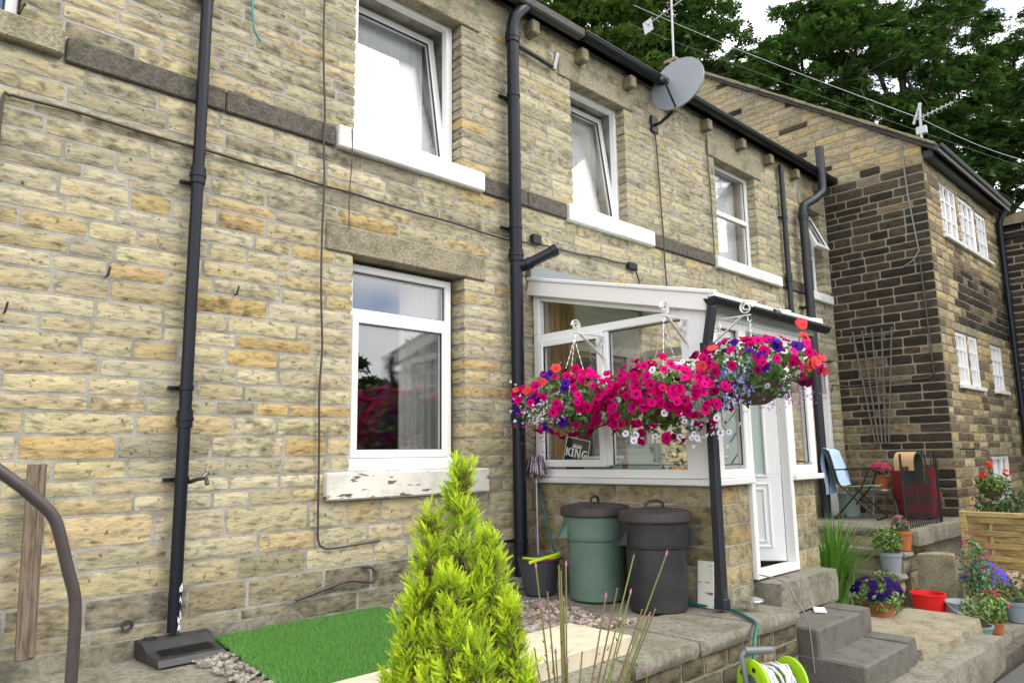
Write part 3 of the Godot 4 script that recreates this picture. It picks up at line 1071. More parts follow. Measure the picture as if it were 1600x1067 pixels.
func build_porch() -> void:
	var P := thing("porch", "white framed lean-to porch on a low stone wall with its door ajar", "porch", Vector3(5.3, 0, 1.7))
	var pal := [Color(0.40, 0.34, 0.22), Color(0.37, 0.325, 0.225), Color(0.43, 0.36, 0.22), Color(0.35, 0.31, 0.225), Color(0.42, 0.37, 0.25), Color(0.39, 0.31, 0.18)]
	var tone := func(_u: float, v: float) -> Array:
		var c := pick(pal)
		if v < 0.17:
			c = Color(c.g * 0.95, c.g * 0.93, c.g * 0.78)
		return [c, "stone_plain"]
	var opt := {"lmin": 0.16, "lmax": 0.46, "joint": 0.011, "relief": 0.004, "tone": tone, "deep": 0.05, "cell": 0.12}
	var rows := [-0.06, 0.10, 0.245, 0.385, 0.525, 0.665, 0.80]
	lay(P, "stone", Vector3(4.50, 0, 0), Vector3(0, 0, 1), Vector3.UP, rows, 0.0, 1.672, [], opt)
	lay(P, "stone", Vector3(0, 0, 1.672), Vector3.RIGHT, Vector3.UP, rows, 4.50, 5.0, [], opt)
	lay(P, "stone", Vector3(0, 0, 1.672), Vector3.RIGHT, Vector3.UP, rows, 5.665, 6.10, [], opt)
	var mb := MB.new()
	mb.span(Vector3(4.503, -0.3, 0.0), Vector3(4.62, 0.80, 1.665))
	mb.span(Vector3(4.62, -0.3, 1.55), Vector3(4.995, 0.80, 1.6655))
	part("wall", mb, M.mortar, P)
	mb = MB.new()
	mb.span(Vector3(5.67, -0.3, 1.55), Vector3(6.095, 0.80, 1.6655))
	mb.span(Vector3(6.0, -0.3, 0.0), Vector3(6.095, 0.80, 1.55))
	part("wall", mb, M.mortar, P)
	mb = MB.new()
	mb.span(Vector3(4.44, 0.80, 0.0), Vector3(4.70, 0.843, 1.60), 0.006)
	mb.span(Vector3(4.44, 0.7995, 1.60), Vector3(5.0, 0.8435, 1.735), 0.006)
	part("cill", mb, M.upvc_grey, P)
	mb = MB.new()
	mb.span(Vector3(5.655, 0.80, 1.58), Vector3(6.16, 0.843, 1.735), 0.006)
	mb.span(Vector3(5.95, 0.7995, 0.0), Vector3(6.16, 0.8425, 1.58), 0.006)
	part("cill", mb, M.upvc_grey, P)
	# left side
	var L := Transform3D(SIDE, Vector3(4.475, 0.845, 0.02))
	window(P, L, 1.655, 1.205, [[0.07, 0.095, 0.75, 1.135, "shut", 0.0], [0.81, 0.095, 1.48, 1.135]], 0.065, "clear_glass")
	mb = MB.new()
	mb.span(Vector3(4.473, 0.846, 1.50), Vector3(4.55, 2.07, 1.70), 0.006)
	mb.span(Vector3(4.476, 0.847, 1.63), Vector3(4.60, 2.065, 1.705), 0.006)
	part("corner_post", mb, M.upvc, P)
	for x in [4.455, 6.125]:
		mb = MB.new()
		mb.bar(Vector3(x, 2.475, 0.0), Vector3(x, 2.062, 1.76), 0.055, 0.13, Vector3.UP, 0.006)
		part("roof_edge", mb, M.upvc, P)
	mb = MB.new()
	mb.span(Vector3(4.475, 2.05, 0.02), Vector3(4.545, 2.46, 0.085), 0.005)
	mb.bar(Vector3(4.51, 2.385, 0.05), Vector3(4.51, 2.02, 1.6), 0.05, 0.05)
	part("gable_frame", mb, M.upvc, P)
	mb = MB.new()
	mb.tri_out(Vector3(4.505, 2.05, 0.08), Vector3(4.505, 2.05, 1.5), Vector3(4.505, 2.40, 0.08), Vector3.LEFT)
	part("pane", mb, M.clear_glass, P)
	mb = MB.new()
	mb.bar(Vector3(4.50, 2.052, 0.085), Vector3(4.50, 2.052, 1.4), 0.008, 0.008)
	mb.bar(Vector3(4.50, 2.05, 0.088), Vector3(4.50, 2.40, 0.088), 0.008, 0.008)
	mb.bar(Vector3(4.50, 2.35, 0.09), Vector3(4.50, 2.048, 1.4), 0.008, 0.008)
	part("gasket", mb, M.gasket, P)
	# front
	window(P, Transform3D(Basis(), Vector3(4.58, 0.845, 1.70)), 0.42, 1.13, [[0.06, 0.09, 0.36, 0.80], [0.06, 0.86, 0.36, 1.07]], 0.06, "clear_glass")
	window(P, Transform3D(Basis(), Vector3(5.665, 0.845, 1.70)), 0.45, 1.13, [[0.07, 0.09, 0.36, 1.06]], 0.07, "clear_glass")
	mb = MB.new()
	mb.span(Vector3(4.475, 1.975, 1.62), Vector3(6.13, 2.075, 1.706), 0.006)
	part("header", mb, M.upvc, P)
	mb = MB.new()
	ring(mb, Transform3D(Basis(), Vector3(5.0, 0.12, 1.702)), 0, 0, 0.665, 1.855, 0.05, -0.08, 0.0, 0.006, 0.06)
	part("door_frame", mb, M.upvc, P)
	# right side
	var R := Transform3D(Basis(Vector3(0, 0, -1), Vector3.UP, Vector3.RIGHT), Vector3(6.12, 0.845, 1.68))
	window(P, R, 1.655, 1.205, [[0.07, 0.095, 0.75, 1.135], [0.81, 0.095, 1.585, 1.135]], 0.065, "clear_glass")
	mb = MB.new()
	mb.tri_out(Vector3(6.09, 2.05, 0.0), Vector3(6.09, 2.05, 1.6), Vector3(6.09, 2.46, 0.0), Vector3.RIGHT)
	part("pane", mb, M.clear_glass, P)
	# roof of translucent sheet on bars
	mb = MB.new()
	var n := Vector3(0, 1, 0.237).normalized()
	mb.quad_out(Vector3(4.43, 2.545, 0.0), Vector3(6.15, 2.545, 0.0), Vector3(6.15, 2.115, 1.80), Vector3(4.43, 2.115, 1.80), n)
	mb.quad_out(Vector3(4.43, 2.52, 0.0), Vector3(6.15, 2.52, 0.0), Vector3(6.15, 2.09, 1.80), Vector3(4.43, 2.09, 1.80), -n)
	part("roof_sheet", mb, M.frosted_glass, P)
	for x in [4.44, 5.0, 5.56, 6.14]:
		mb = MB.new()
		mb.bar(Vector3(x, 2.553, 0.0), Vector3(x, 2.12, 1.82), 0.05, 0.03, Vector3.UP, 0.005)
		part("glazing_bar", mb, M.upvc, P)
	mb = MB.new()
	mb.bar(Vector3(4.42, 2.105, 1.80), Vector3(6.16, 2.105, 1.80), 0.05, 0.03, Vector3.UP, 0.004)
	part("glazing_bar", mb, M.upvc, P)
	mb = MB.new()
	mb.bar(Vector3(4.42, 2.60, 0.03), Vector3(6.2, 2.60, 0.03), 0.05, 0.13, Vector3.UP, 0.004)
	part("flashing", mb, M.lead, P)
	mb = MB.new()
	half_gutter(mb, Vector3(4.40, 2.075, 1.80), Vector3(6.26, 2.065, 1.80), 0.047)
	mb.tube([Vector3(5.27, 2.07, 1.80), Vector3(5.36, 2.07, 1.80)], 0.051, 14)
	part("gutter", mb, M.gutter_black, P)
	# door leaf, hinged on the right and swung inwards
	var D := Transform3D(Basis(Vector3.UP, PI - deg_to_rad(52.0)), Vector3(5.61, 0.185, 1.62))
	D = D * Transform3D(Basis(Vector3.UP, PI), Vector3(0.57, 0, 0))
	mb = MB.new()
	mb.box(D * Vector3(0.285, 0.33, 0), Vector3(0.57, 0.66, 0.044), 0.004, D.basis)
	mb.box(D * Vector3(0.285, 1.665, 0), Vector3(0.57, 0.15, 0.044), 0.004, D.basis)
	mb.box(D * Vector3(0.06, 1.125, 0), Vector3(0.12, 0.93, 0.0438), 0.004, D.basis)
	mb.box(D * Vector3(0.51, 1.125, 0), Vector3(0.12, 0.93, 0.0438), 0.004, D.basis)
	var leaf := part("door", mb, M.upvc, P)
	mb = MB.new()
	for e in [[0.09, 0.10, 0.48, 0.60], [0.13, 0.14, 0.44, 0.56], [0.10, 0.64, 0.47, 1.61]]:
		ring(mb, D, e[0], e[1], e[2], e[3], 0.022, 0.018, 0.034, 0.006)
	part("moulding", mb, M.upvc, leaf)
	mb = MB.new()
	mb.quad_out(D * Vector3(0.12, 0.66, 0.0), D * Vector3(0.45, 0.66, 0.0), D * Vector3(0.45, 1.59, 0.0), D * Vector3(0.12, 1.59, 0.0), D.basis.z)
	part("pane", mb, M.frosted_glass, leaf)
	mb = MB.new()
	for i in 5:
		var a := 0.75 + i * 0.17
		mb.tube([D * Vector3(0.2, a, 0.004), D * Vector3(0.285, a + 0.13, 0.004), D * Vector3(0.37, a, 0.004)], 0.004, 5)
	part("leading", mb, M.gasket, leaf)
	mb = MB.new()
	mb.tube([D * Vector3(0.07, 0.80, 0.02), D * Vector3(0.07, 0.80, 0.06), D * Vector3(0.17, 0.80, 0.06)], 0.01, 8)
	mb.box(D * Vector3(0.07, 0.78, 0.024), Vector3(0.03, 0.18, 0.01), 0.003, D.basis)
	part("handle", mb, M.upvc_grey, leaf)
	mb = MB.new()
	mb.span(Vector3(4.62, 0.08, 0.0), Vector3(6.0, 0.12, 1.62))
	part("floor", mb, M.porch_floor, P)
	mb = MB.new()
	mb.span(Vector3(4.62, 0.12, 0.012), Vector3(5.0, 2.44, 0.03))
	mb.span(Vector3(5.78, 0.12, 0.012), Vector3(6.0, 2.44, 0.03))
	mb.span(Vector3(5.0, 1.97, 0.012), Vector3(5.78, 2.44, 0.03))
	part("inner_wall", mb, M.plaster, P)
	curtain("door_curtain", Vector3(4.66, 2.38, 0.06), Vector3(4.98, 2.38, 0.06), 2.2, 4, 0.02, Color(0.34, 0.20, 0.08), P)
	# square downpipe at the corner
	var o := thing("downpipe", "square dark grey downpipe at the porch corner beside the black bin", "pipe", Vector3(4.42, 0.0, 1.765))
	mb = MB.new()
	mb.bar(Vector3(4.425, 0.04, 1.745), Vector3(4.425, 1.78, 1.745), 0.065, 0.065, Vector3.RIGHT, 0.012)
	mb.bar(Vector3(4.425, 1.77, 1.745), Vector3(4.425, 2.03, 1.80), 0.06, 0.06, Vector3.RIGHT, 0.012)
	part("pipe", mb, M.pipe_old, o)
	for y in [0.05, 1.74]:
		mb = MB.new()
		mb.span(Vector3(4.385, y - 0.035, 1.705), Vector3(4.465, y + 0.035, 1.785), 0.006)
		part("collar", mb, M.pipe_old, o)
	build_porch_contents()


func build_porch_contents() -> void:
	# sign on the sill: a dark shield with white lettering
	var o := thing("shield_sign", "black shield shaped sign with white KING lettering on the porch sill", "sign", Vector3(4.60, 0.845, 0.32))
	var X := Transform3D(SIDE * Basis(Vector3(0, 0, 1), -0.19) * Basis(Vector3.RIGHT, -0.06), Vector3(4.595, 0.855, 0.33))
	var out := [Vector2(-0.13, 0.31), Vector2(0.13, 0.31), Vector2(0.135, 0.12), Vector2(0.10, 0.03), Vector2(0.0, -0.01), Vector2(-0.10, 0.03), Vector2(-0.135, 0.12)]
	var mb := MB.new()
	mb.col = Color(0.012, 0.012, 0.013)
	for i in out.size():
		var a: Vector2 = out[i]
		var b: Vector2 = out[(i + 1) % out.size()]
		mb.tri_out(X * Vector3(0, 0.17, 0.004), X * Vector3(a.x, a.y, 0.004), X * Vector3(b.x, b.y, 0.004), X.basis.z)
		mb.tri_out(X * Vector3(0, 0.17, -0.004), X * Vector3(a.x, a.y, -0.004), X * Vector3(b.x, b.y, -0.004), -X.basis.z)
		mb.quad_out(X * Vector3(a.x, a.y, 0.004), X * Vector3(b.x, b.y, 0.004), X * Vector3(b.x, b.y, -0.004), X * Vector3(a.x, a.y, -0.004), X.basis * Vector3(a.x + b.x, a.y + b.y - 0.34, 0))
	part("board", mb, M.plastic, o)
	mb = MB.new()
	for i in out.size():
		var a: Vector2 = out[i] * 0.96 + Vector2(0, 0.006)
		var b: Vector2 = out[(i + 1) % out.size()] * 0.96 + Vector2(0, 0.006)
		mb.bar(X * Vector3(a.x, a.y, 0.006), X * Vector3(b.x, b.y, 0.006), 0.005, 0.006, X.basis.z)
	for i in 5:
		var cx := -0.04 + 0.02 * i
		mb.tri_out(X * Vector3(cx - 0.009, 0.235, 0.007), X * Vector3(cx + 0.009, 0.235, 0.007), X * Vector3(cx, 0.265, 0.007), X.basis.z)
	mb.box(X * Vector3(0, 0.232, 0.006), Vector3(0.10, 0.010, 0.004), 0.0, X.basis)
	mb.box(X * Vector3(0, 0.045, 0.006), Vector3(0.07, 0.012, 0.004), 0.0, X.basis)
	part("emblem", mb, M.white_paint, o)
	for e in [["KING", 0.165, 0.072, "lettering"], ["OF THE PATCH", 0.125, 0.020, "lettering"]]:
		if e[0] != "KING":
			continue
		var tm := TextMesh.new()
		tm.text = e[0]
		tm.font_size = 64
		tm.pixel_size = e[2] / 48.0
		tm.depth = 0.003
		var sf := SystemFont.new()
		sf.font_names = PackedStringArray(["Droid Sans"])
		sf.font_weight = 800
		tm.font = sf
		var t := MeshInstance3D.new()
		t.name = "lettering"
		t.mesh = tm
		t.material_override = M.white_paint
		o.add_child(t, true)
		t.transform = Transform3D(X.basis, X * Vector3(0, e[1] + 0.018, 0.007) - o.position)
	# plastic crate, glass jar with a plant, fruit and a cloth along the sill
	o = thing("storage_crate", "translucent green plastic crate on the porch sill behind the sign", "crate", Vector3(4.62, 0.845, 0.62))
	mb = MB.new()
	mb.col = Color(0.22, 0.34, 0.29)
	mb.span(Vector3(4.58, 0.846, 0.47), Vector3(4.69, 0.985, 0.77), 0.012)
	part("body", mb, M.plastic, o)
	mb = MB.new()
	mb.col = Color(0.55, 0.62, 0.6)
	mb.span(Vector3(4.57, 0.985, 0.46), Vector3(4.70, 1.01, 0.78), 0.006)
	part("lid", mb, M.plastic, o)
	o = thing("storage_crate", "pale lidded plastic crate behind the right porch pane", "crate", Vector3(4.64, 0.845, 1.02))
	mb = MB.new()
	mb.col = Color(0.36, 0.44, 0.40)
	mb.span(Vector3(4.60, 0.90, 0.88), Vector3(4.69, 1.10, 1.16), 0.012)
	mb.span(Vector3(4.59, 0.845, 0.86), Vector3(4.69, 0.90, 1.18), 0.008)
	part("body", mb, M.plastic, o)
	o = thing("plant_jar", "glass jar with trailing leaves behind the right porch pane", "jar", Vector3(4.63, 0.845, 1.27))
	mb = MB.new()
	mb.lathe([[0.0, 0.0], [0.05, 0.0], [0.075, 0.05], [0.075, 0.13], [0.045, 0.19], [0.05, 0.21]], 18, Transform3D(Basis(), Vector3(4.62, 0.845, 1.26)))
	part("jar", mb, M.clear_glass, o)
	var lx := []
	var lc := []
	for i in 70:
		var p := Vector3(rng.randf_range(-0.05, 0.06), rng.randf_range(0.02, 0.36), rng.randf_range(-0.15, 0.15))
		lx.append(Transform3D(Basis.from_euler(Vector3(rng.randf() * TAU, rng.randf() * TAU, rng.randf() * TAU)) * rng.randf_range(0.6, 1.1), p))
		lc.append(Color(0.06, 0.16, 0.04) * rng.randf_range(0.7, 1.3))
	scatter("leaves", leaf_mesh(0.06, 0.035), M.leaf, lx, lc, o).set_meta("kind", "stuff")
	o = thing("fruit_bowl", "shallow tray with orange and yellow fruit at the porch corner sill", "tray", Vector3(4.62, 0.845, 1.42))
	mb = MB.new()
	mb.col = Color(0.5, 0.5, 0.45)
	mb.span(Vector3(4.57, 0.845, 1.28), Vector3(4.68, 0.87, 1.50), 0.006)
	part("tray", mb, M.plastic, o)
	for i in 4:
		mb = MB.new()
		mb.col = [Color(0.75, 0.36, 0.04), Color(0.8, 0.5, 0.05), Color(0.7, 0.25, 0.05), Color(0.78, 0.45, 0.04)][i]
		mb.lathe([[0.0, 0.0], [0.022, 0.006], [0.033, 0.025], [0.03, 0.046], [0.012, 0.06], [0.0, 0.06]], 12, Transform3D(Basis(), Vector3(4.61, 0.868, 1.315 + i * 0.05)))
		part("fruit", mb, M.plastic, o)
	o = thing("cloth", "bright green cloth hanging inside the porch window below the basket", "cloth", Vector3(4.58, 1.05, 0.70))
	mb = MB.new()
	mb.col = Color(0.22, 0.50, 0.02)
	var g := []
	for i in 9:
		var row := []
		for j in 6:
			var t := j / 5.0
			var wd := 0.05 + 0.05 * sin(i / 8.0 * PI)
			row.append(Vector3(4.575 + 0.012 * sin(j * 2.2 + i * 0.5), 1.55 - i * 0.062 - 0.02 * sin(t * PI), 0.71 + (t - 0.5) * 2.0 * wd))
		g.append(row)
	mb.sheet(g, true)
	part("drape", mb, M.cloth, o)


# a leaf folded along its rib, standing along +y
func leaf_mesh(l: float, w: float) -> ArrayMesh:
	var mb := MB.new()
	var t := Vector3(0, l, -0.15 * l)
	var m := Vector3(0, l * 0.45, 0.08 * l)
	var a := Vector3(-w * 0.5, l * 0.42, 0.16 * l)
	var b := Vector3(w * 0.5, l * 0.42, 0.16 * l)
	mb.tri(Vector3.ZERO, m, a)
	mb.tri(a, m, t)
	mb.tri(Vector3.ZERO, b, m)
	mb.tri(b, t, m)
	return mb.mesh()


# ---------------------------------------------------------------- ground, terrace, steps
func road_y(x: float) -> float:
	return -0.56 - 0.028 * clampf(x, -4.0, 30.0)


func rock(lo: Vector3, hi: Vector3, rough: float, sd: float, n := 8) -> MB:
	var mb := MB.new()
	var c := (lo + hi) / 2
	var h := (hi - lo) / 2
	var place := func(p: Vector3) -> Vector3:
		# rounded box, then noise
		var q := Vector3(signf(p.x) * pow(absf(p.x), 1.0), p.y, p.z)
		var r := maxf(absf(q.x), maxf(absf(q.y), absf(q.z)))
		var l := q.length()
		q = q.lerp(q / maxf(l, 0.001) * r * 1.12, 0.16)
		var w := c + q * h
		var e := Vector3(fn.get_noise_3d(w.x * 40 + sd, w.y * 40, w.z * 40), fn.get_noise_3d(w.x * 40, w.y * 40 + sd, w.z * 40 + 90), fn.get_noise_3d(w.x * 40 + 50, w.y * 40, w.z * 40 + sd))
		return w + e * rough
	for ax in 3:
		var j := (ax + 1) % 3
		var k := (ax + 2) % 3
		for s in [-1.0, 1.0]:
			var g := []
			for a in n + 1:
				var row := []
				for b in n + 1:
					var p := Vector3.ZERO
					p[ax] = s
					p[j] = -1.0 + 2.0 * b / n
					p[k] = -1.0 + 2.0 * a / n
					row.append(place.call(p))
				g.append(row)
			mb.sheet(g, s < 0)
	return mb


func build_ground() -> void:
	var mb := MB.new()
	var g := []
	for z in [2.66, 2.9, 3.3, 4.0, 5.5, 9.0]:
		var row := []
		for x in [-30.0, -10.0, -4.0, -2.0, 0.0, 2.0, 4.0, 6.0, 8.0, 10.0, 13.0, 17.0, 25.0, 40.0]:
			row.append(Vector3(x, road_y(x) + 0.01 * fn.get_noise_2d(x * 20, z * 20), z))
		g.append(row)
	mb.sheet(g, true)
	struct("road", mb, M.tarmac)
	mb = MB.new()
	g = []
	for z in [-120.0, -60.0, -30.0, -14.0, -7.6, -2.0, 2.0, 6.0, 12.0, 30.0, 60.0, 120.0]:
		var row := []
		for x in [-120.0, -60.0, -30.0, -15.0, -5.0, 0.0, 5.0, 10.0, 15.0, 18.0, 24.0, 30.0, 40.0, 60.0, 120.0]:
			var y := road_y(x) - 0.25
			# the wooded hill that rises behind the houses
			y += clampf((-8.0 - z) * 0.42, 0.0, 26.0) + clampf((x - 17.0) * 0.40, 0.0, 24.0) * clampf((9.0 - z) / 8.0, 0.0, 1.0)
			row.append(Vector3(x, y, z))
		g.append(row)
	mb.sheet(g, true)
	struct("ground", mb, M.hillside)
	# front terrace: a concrete strip beside the house
	mb = MB.new()
	mb.span(Vector3(-1.8, -0.70, -0.05), Vector3(4.86, -0.012, 1.98))
	mb.span(Vector3(4.86, -0.70, -0.05), Vector3(6.15, -0.02, 1.62))
	struct("terrace", mb, M.concrete)
	var x := -1.8
	var edge := thing("terrace_wall", "low mossy retaining wall of rough stones with flagstone coping in front of the bins", "wall", Vector3(1.6, -0.6, 2.0))
	for l in [0.85, 0.72, 0.93, 0.66, 0.80, 0.88, 0.62, 0.60, 0.60]:
		var r := rock(Vector3(x + 0.004, -0.085, 1.50), Vector3(minf(x + l, 4.87) - 0.004, 0.0, 2.07), 0.016, x * 9.0, 7)
		r.col = Color.WHITE
		part("coping_stone", r, M.concrete, edge)
		x += l
	var pal := [Color(0.18, 0.16, 0.12), Color(0.22, 0.19, 0.14), Color(0.145, 0.13, 0.10), Color(0.25, 0.22, 0.165), Color(0.12, 0.11, 0.085)]
	var tone := func(_u: float, _v: float) -> Array: return [pick(pal), "stone_plain" if rng.randf() < 0.7 else "stone_sooty"]
	lay(edge, "stone", Vector3(0, 0, 2.03), Vector3.RIGHT, Vector3.UP, [-0.72, -0.56, -0.42, -0.31, -0.20, -0.088], -1.8, 4.87, [], {"lmin": 0.18, "lmax": 0.5, "joint": 0.016, "relief": 0.030, "tone": tone, "deep": 0.04})
	mb = MB.new()
	mb.span(Vector3(-1.8, -0.74, 1.90), Vector3(4.865, -0.08, 2.022))
	part("core", mb, M.mortar_old, edge)
	lay(edge, "stone", Vector3(4.87, 0, 2.03), Vector3(0, 0, -1), Vector3.UP, [-0.72, -0.56, -0.42, -0.31, -0.20, -0.088], 0.0, 0.4, [], {"lmin": 0.18, "lmax": 0.4, "joint": 0.016, "relief": 0.02, "tone": tone, "deep": 0.04})
	# planting bed at the foot of the wall
	mb = MB.new()
	g = []
	for i in 6:
		var row := []
		for j in 25:
			var px := -1.8 + j * 0.25
			row.append(Vector3(px, -0.42 + 0.05 * fn.get_noise_2d(px * 90, i * 70) - 0.04 * i * 0.2, 2.03 + i * 0.13))
		g.append(row)
	mb.sheet(g, true)
	struct("flower_bed", mb, M.soil)
	mb = MB.new()
	mb.span(Vector3(-1.8, -0.80, 2.67), Vector3(4.2, -0.46, 2.77), 0.01)
	struct("bed_kerb", mb, M.step_concrete)
	# cream coping along the turf
	for e in [[1.66, 2.43], [2.435, 3.21]]:
		mb = MB.new()
		mb.span(Vector3(e[0], 0.0, 1.50), Vector3(e[1], 0.09, 1.935), 0.006)
		lone("cream_slab", mb, M.cream_stone, "cream stone slab behind the conifer, its left end showing at the turf" if e[0] < 2 else "cream stone slab with square end between the conifer and the bins", "slab", "cream slabs edging the turf")
	# doorstep and steps
	mb = rock(Vector3(4.99, -0.12, 1.60), Vector3(5.98, 0.115, 1.86), 0.012, 3.0, 6)
	lone("doorstep", mb, M.concrete, "worn stone doorstep under the white porch door", "step")
	for e in [[4.91, 5.62, -0.13, 1.70, 2.15, "upper dark grey stone step below the porch doorstep"], [4.90, 5.66, -0.305, 1.98, 2.44, "lower dark grey stone step below the porch door"]]:
		mb = MB.new()
		mb.span(Vector3(e[0], e[2] - 0.20, e[3]), Vector3(e[1], e[2], e[4]), 0.014)
		lone("stone_step", mb, M.step_concrete, e[5], "step", "steps to the porch door")
	mb = rock(Vector3(5.63, -0.35, 1.75), Vector3(5.84, -0.125, 2.14), 0.012, 8.0, 5)
	lone("step_block", mb, M.step_concrete, "small rough block closing the right end of the upper grey step", "stone")
	mb = rock(Vector3(5.67, -0.52, 2.0), Vector3(5.88, -0.30, 2.43), 0.012, 18.0, 5)
	lone("step_block", mb, M.step_concrete, "small rough block closing the right end of the lower grey step", "stone")
	mb = rock(Vector3(5.75, -0.14, 1.62), Vector3(5.98, 0.06, 1.84), 0.03, 28.0, 5)
	lone("boulder", mb, M.lintel, "small rough stone beside the doorstep at the foot of the grass", "stone")
	mb = MB.new()
	mb.box(Vector3(5.46, -0.120, 1.92), Vector3(0.16, 0.012, 0.085), 0.003, Basis(Vector3.UP, 0.5))
	lone("paper", mb, M.white_paint, "folded white paper lying on the upper grey step", "paper")
	mb = rock(Vector3(4.55, -0.78, 2.0), Vector3(7.3, -0.49, 2.64), 0.03, 33.0, 14)
	struct("pavement", mb, M.concrete)
	mb = rock(Vector3(5.95, -0.72, 1.72), Vector3(6.85, -0.42, 2.46), 0.06, 41.0, 12)
	lone("rock_slab", mb, M.lintel, "large worn rock slab beside the lower grey step", "rock")
	mb = rock(Vector3(6.80, -0.78, 1.80), Vector3(7.55, -0.44, 2.42), 0.07, 47.0, 12)
	lone("rock_slab", mb, M.lintel, "worn rock slab in front of the red bucket", "rock")
	# neighbour's side: yard, ledge with pots
	mb = MB.new()
	mb.span(Vector3(6.1, -0.9, 0.0), Vector3(8.9, -0.66, 2.0))
	struct("yard", mb, M.concrete)
	var ledge := thing("ledge_wall", "low rough stone ledge with pots on it beside the road", "wall", Vector3(8.6, -0.9, 2.3))
	var lx := 7.3
	for l in [0.62, 0.55, 0.7, 0.6, 0.6]:
		var r := rock(Vector3(lx + 0.004, -1.0, 1.6), Vector3(lx + l - 0.004, -0.67 - 0.02 * (lx - 7.3), 2.45), 0.03, lx * 5.0, 8)
		part("stone", r, M.concrete, ledge)
		lx += l
	lx = 7.2
	for i in 9:
		var l := rng.randf_range(0.25, 0.5)
		var r := rock(Vector3(lx, road_y(lx) - 0.15, 2.38), Vector3(lx + l - 0.01, -0.74 - 0.02 * (lx - 7.3), 2.53), 0.03, lx * 15.0, 5)
		part("stone", r, M.string_course, ledge)
		lx += l
	# neighbour's raised terrace and its flight
	var T := thing("raised_terrace", "raised stone terrace with flagstone edge in front of the neighbour's door", "terrace", Vector3(9.9, -0.6, 0.7))
	mb = MB.new()
	mb.span(Vector3(8.88, -0.9, -0.02), Vector3(10.94, 0.085, 1.38))
	part("core", mb, M.mortar_old, T)
	for i in 3:
		for j in 2:
			mb = rock(Vector3(8.84 + j * 1.05, 0.06, 0.0 + i * 0.50), Vector3(8.84 + (j + 1) * 1.05 - 0.006, 0.15, (i + 1) * 0.50 - 0.006), 0.006, i * 7.0 + j * 3.0, 4)
			part("flagstone", mb, M.concrete, T)
	for i in 4:
		mb = rock(Vector3(8.80 + i * 0.54, -0.015, 1.36), Vector3(8.80 + (i + 1) * 0.54 - 0.006, 0.155, 1.56), 0.02, i * 9.0 + 77.0, 6)
		part("coping_stone", mb, M.concrete, T)
	var tone2 := func(_u: float, _v: float) -> Array: return [pick([Color(0.34, 0.29, 0.20), Color(0.28, 0.24, 0.17), Color(0.40, 0.35, 0.25)]), "stone_plain"]
	lay(T, "stone", Vector3(8.86, 0, 0), Vector3(0, 0, 1), Vector3.UP, [-0.9, -0.7, -0.5, -0.3, -0.12, 0.06], 0.0, 1.42, [], {"lmin": 0.25, "lmax": 0.6, "joint": 0.014, "relief": 0.015, "tone": tone2, "deep": 0.03})
	lay(T, "stone", Vector3(0, 0, 1.42), Vector3.RIGHT, Vector3.UP, [-0.9, -0.7, -0.5, -0.3, -0.12, 0.0], 8.86, 9.6, [], {"lmin": 0.25, "lmax": 0.6, "joint": 0.014, "relief": 0.015, "tone": tone2, "deep": 0.03})
	for e in [[8.60, 8.86, -0.055, "top"], [8.40, 8.60, -0.275, "second"], [8.19, 8.40, -0.495, "third"]]:
		mb = rock(Vector3(e[0] - 0.02, e[2] - 0.07, 0.15), Vector3(e[1] + 0.01, e[2], 1.50), 0.012, e[0] * 20.0, 8)
		var s := lone("stone_step", mb, M.concrete, "%s rough stone step of the flight up to the neighbour's raised terrace" % e[3], "step", "neighbour's steps")
		mb = rock(Vector3(e[0] + 0.02, e[2] - 0.24, 0.17), Vector3(e[1] + 0.03, e[2] - 0.065, 1.46), 0.02, e[0] * 30.0, 8)
		part("riser", mb, M.lintel, s)
	mb = rock(Vector3(8.72, -0.80, 1.52), Vector3(8.90, -0.06, 1.90), 0.035, 91.0, 9)
	lone("upright_slab", mb, M.lintel, "tall upright rough stone slab at the end of the neighbour's steps", "stone")


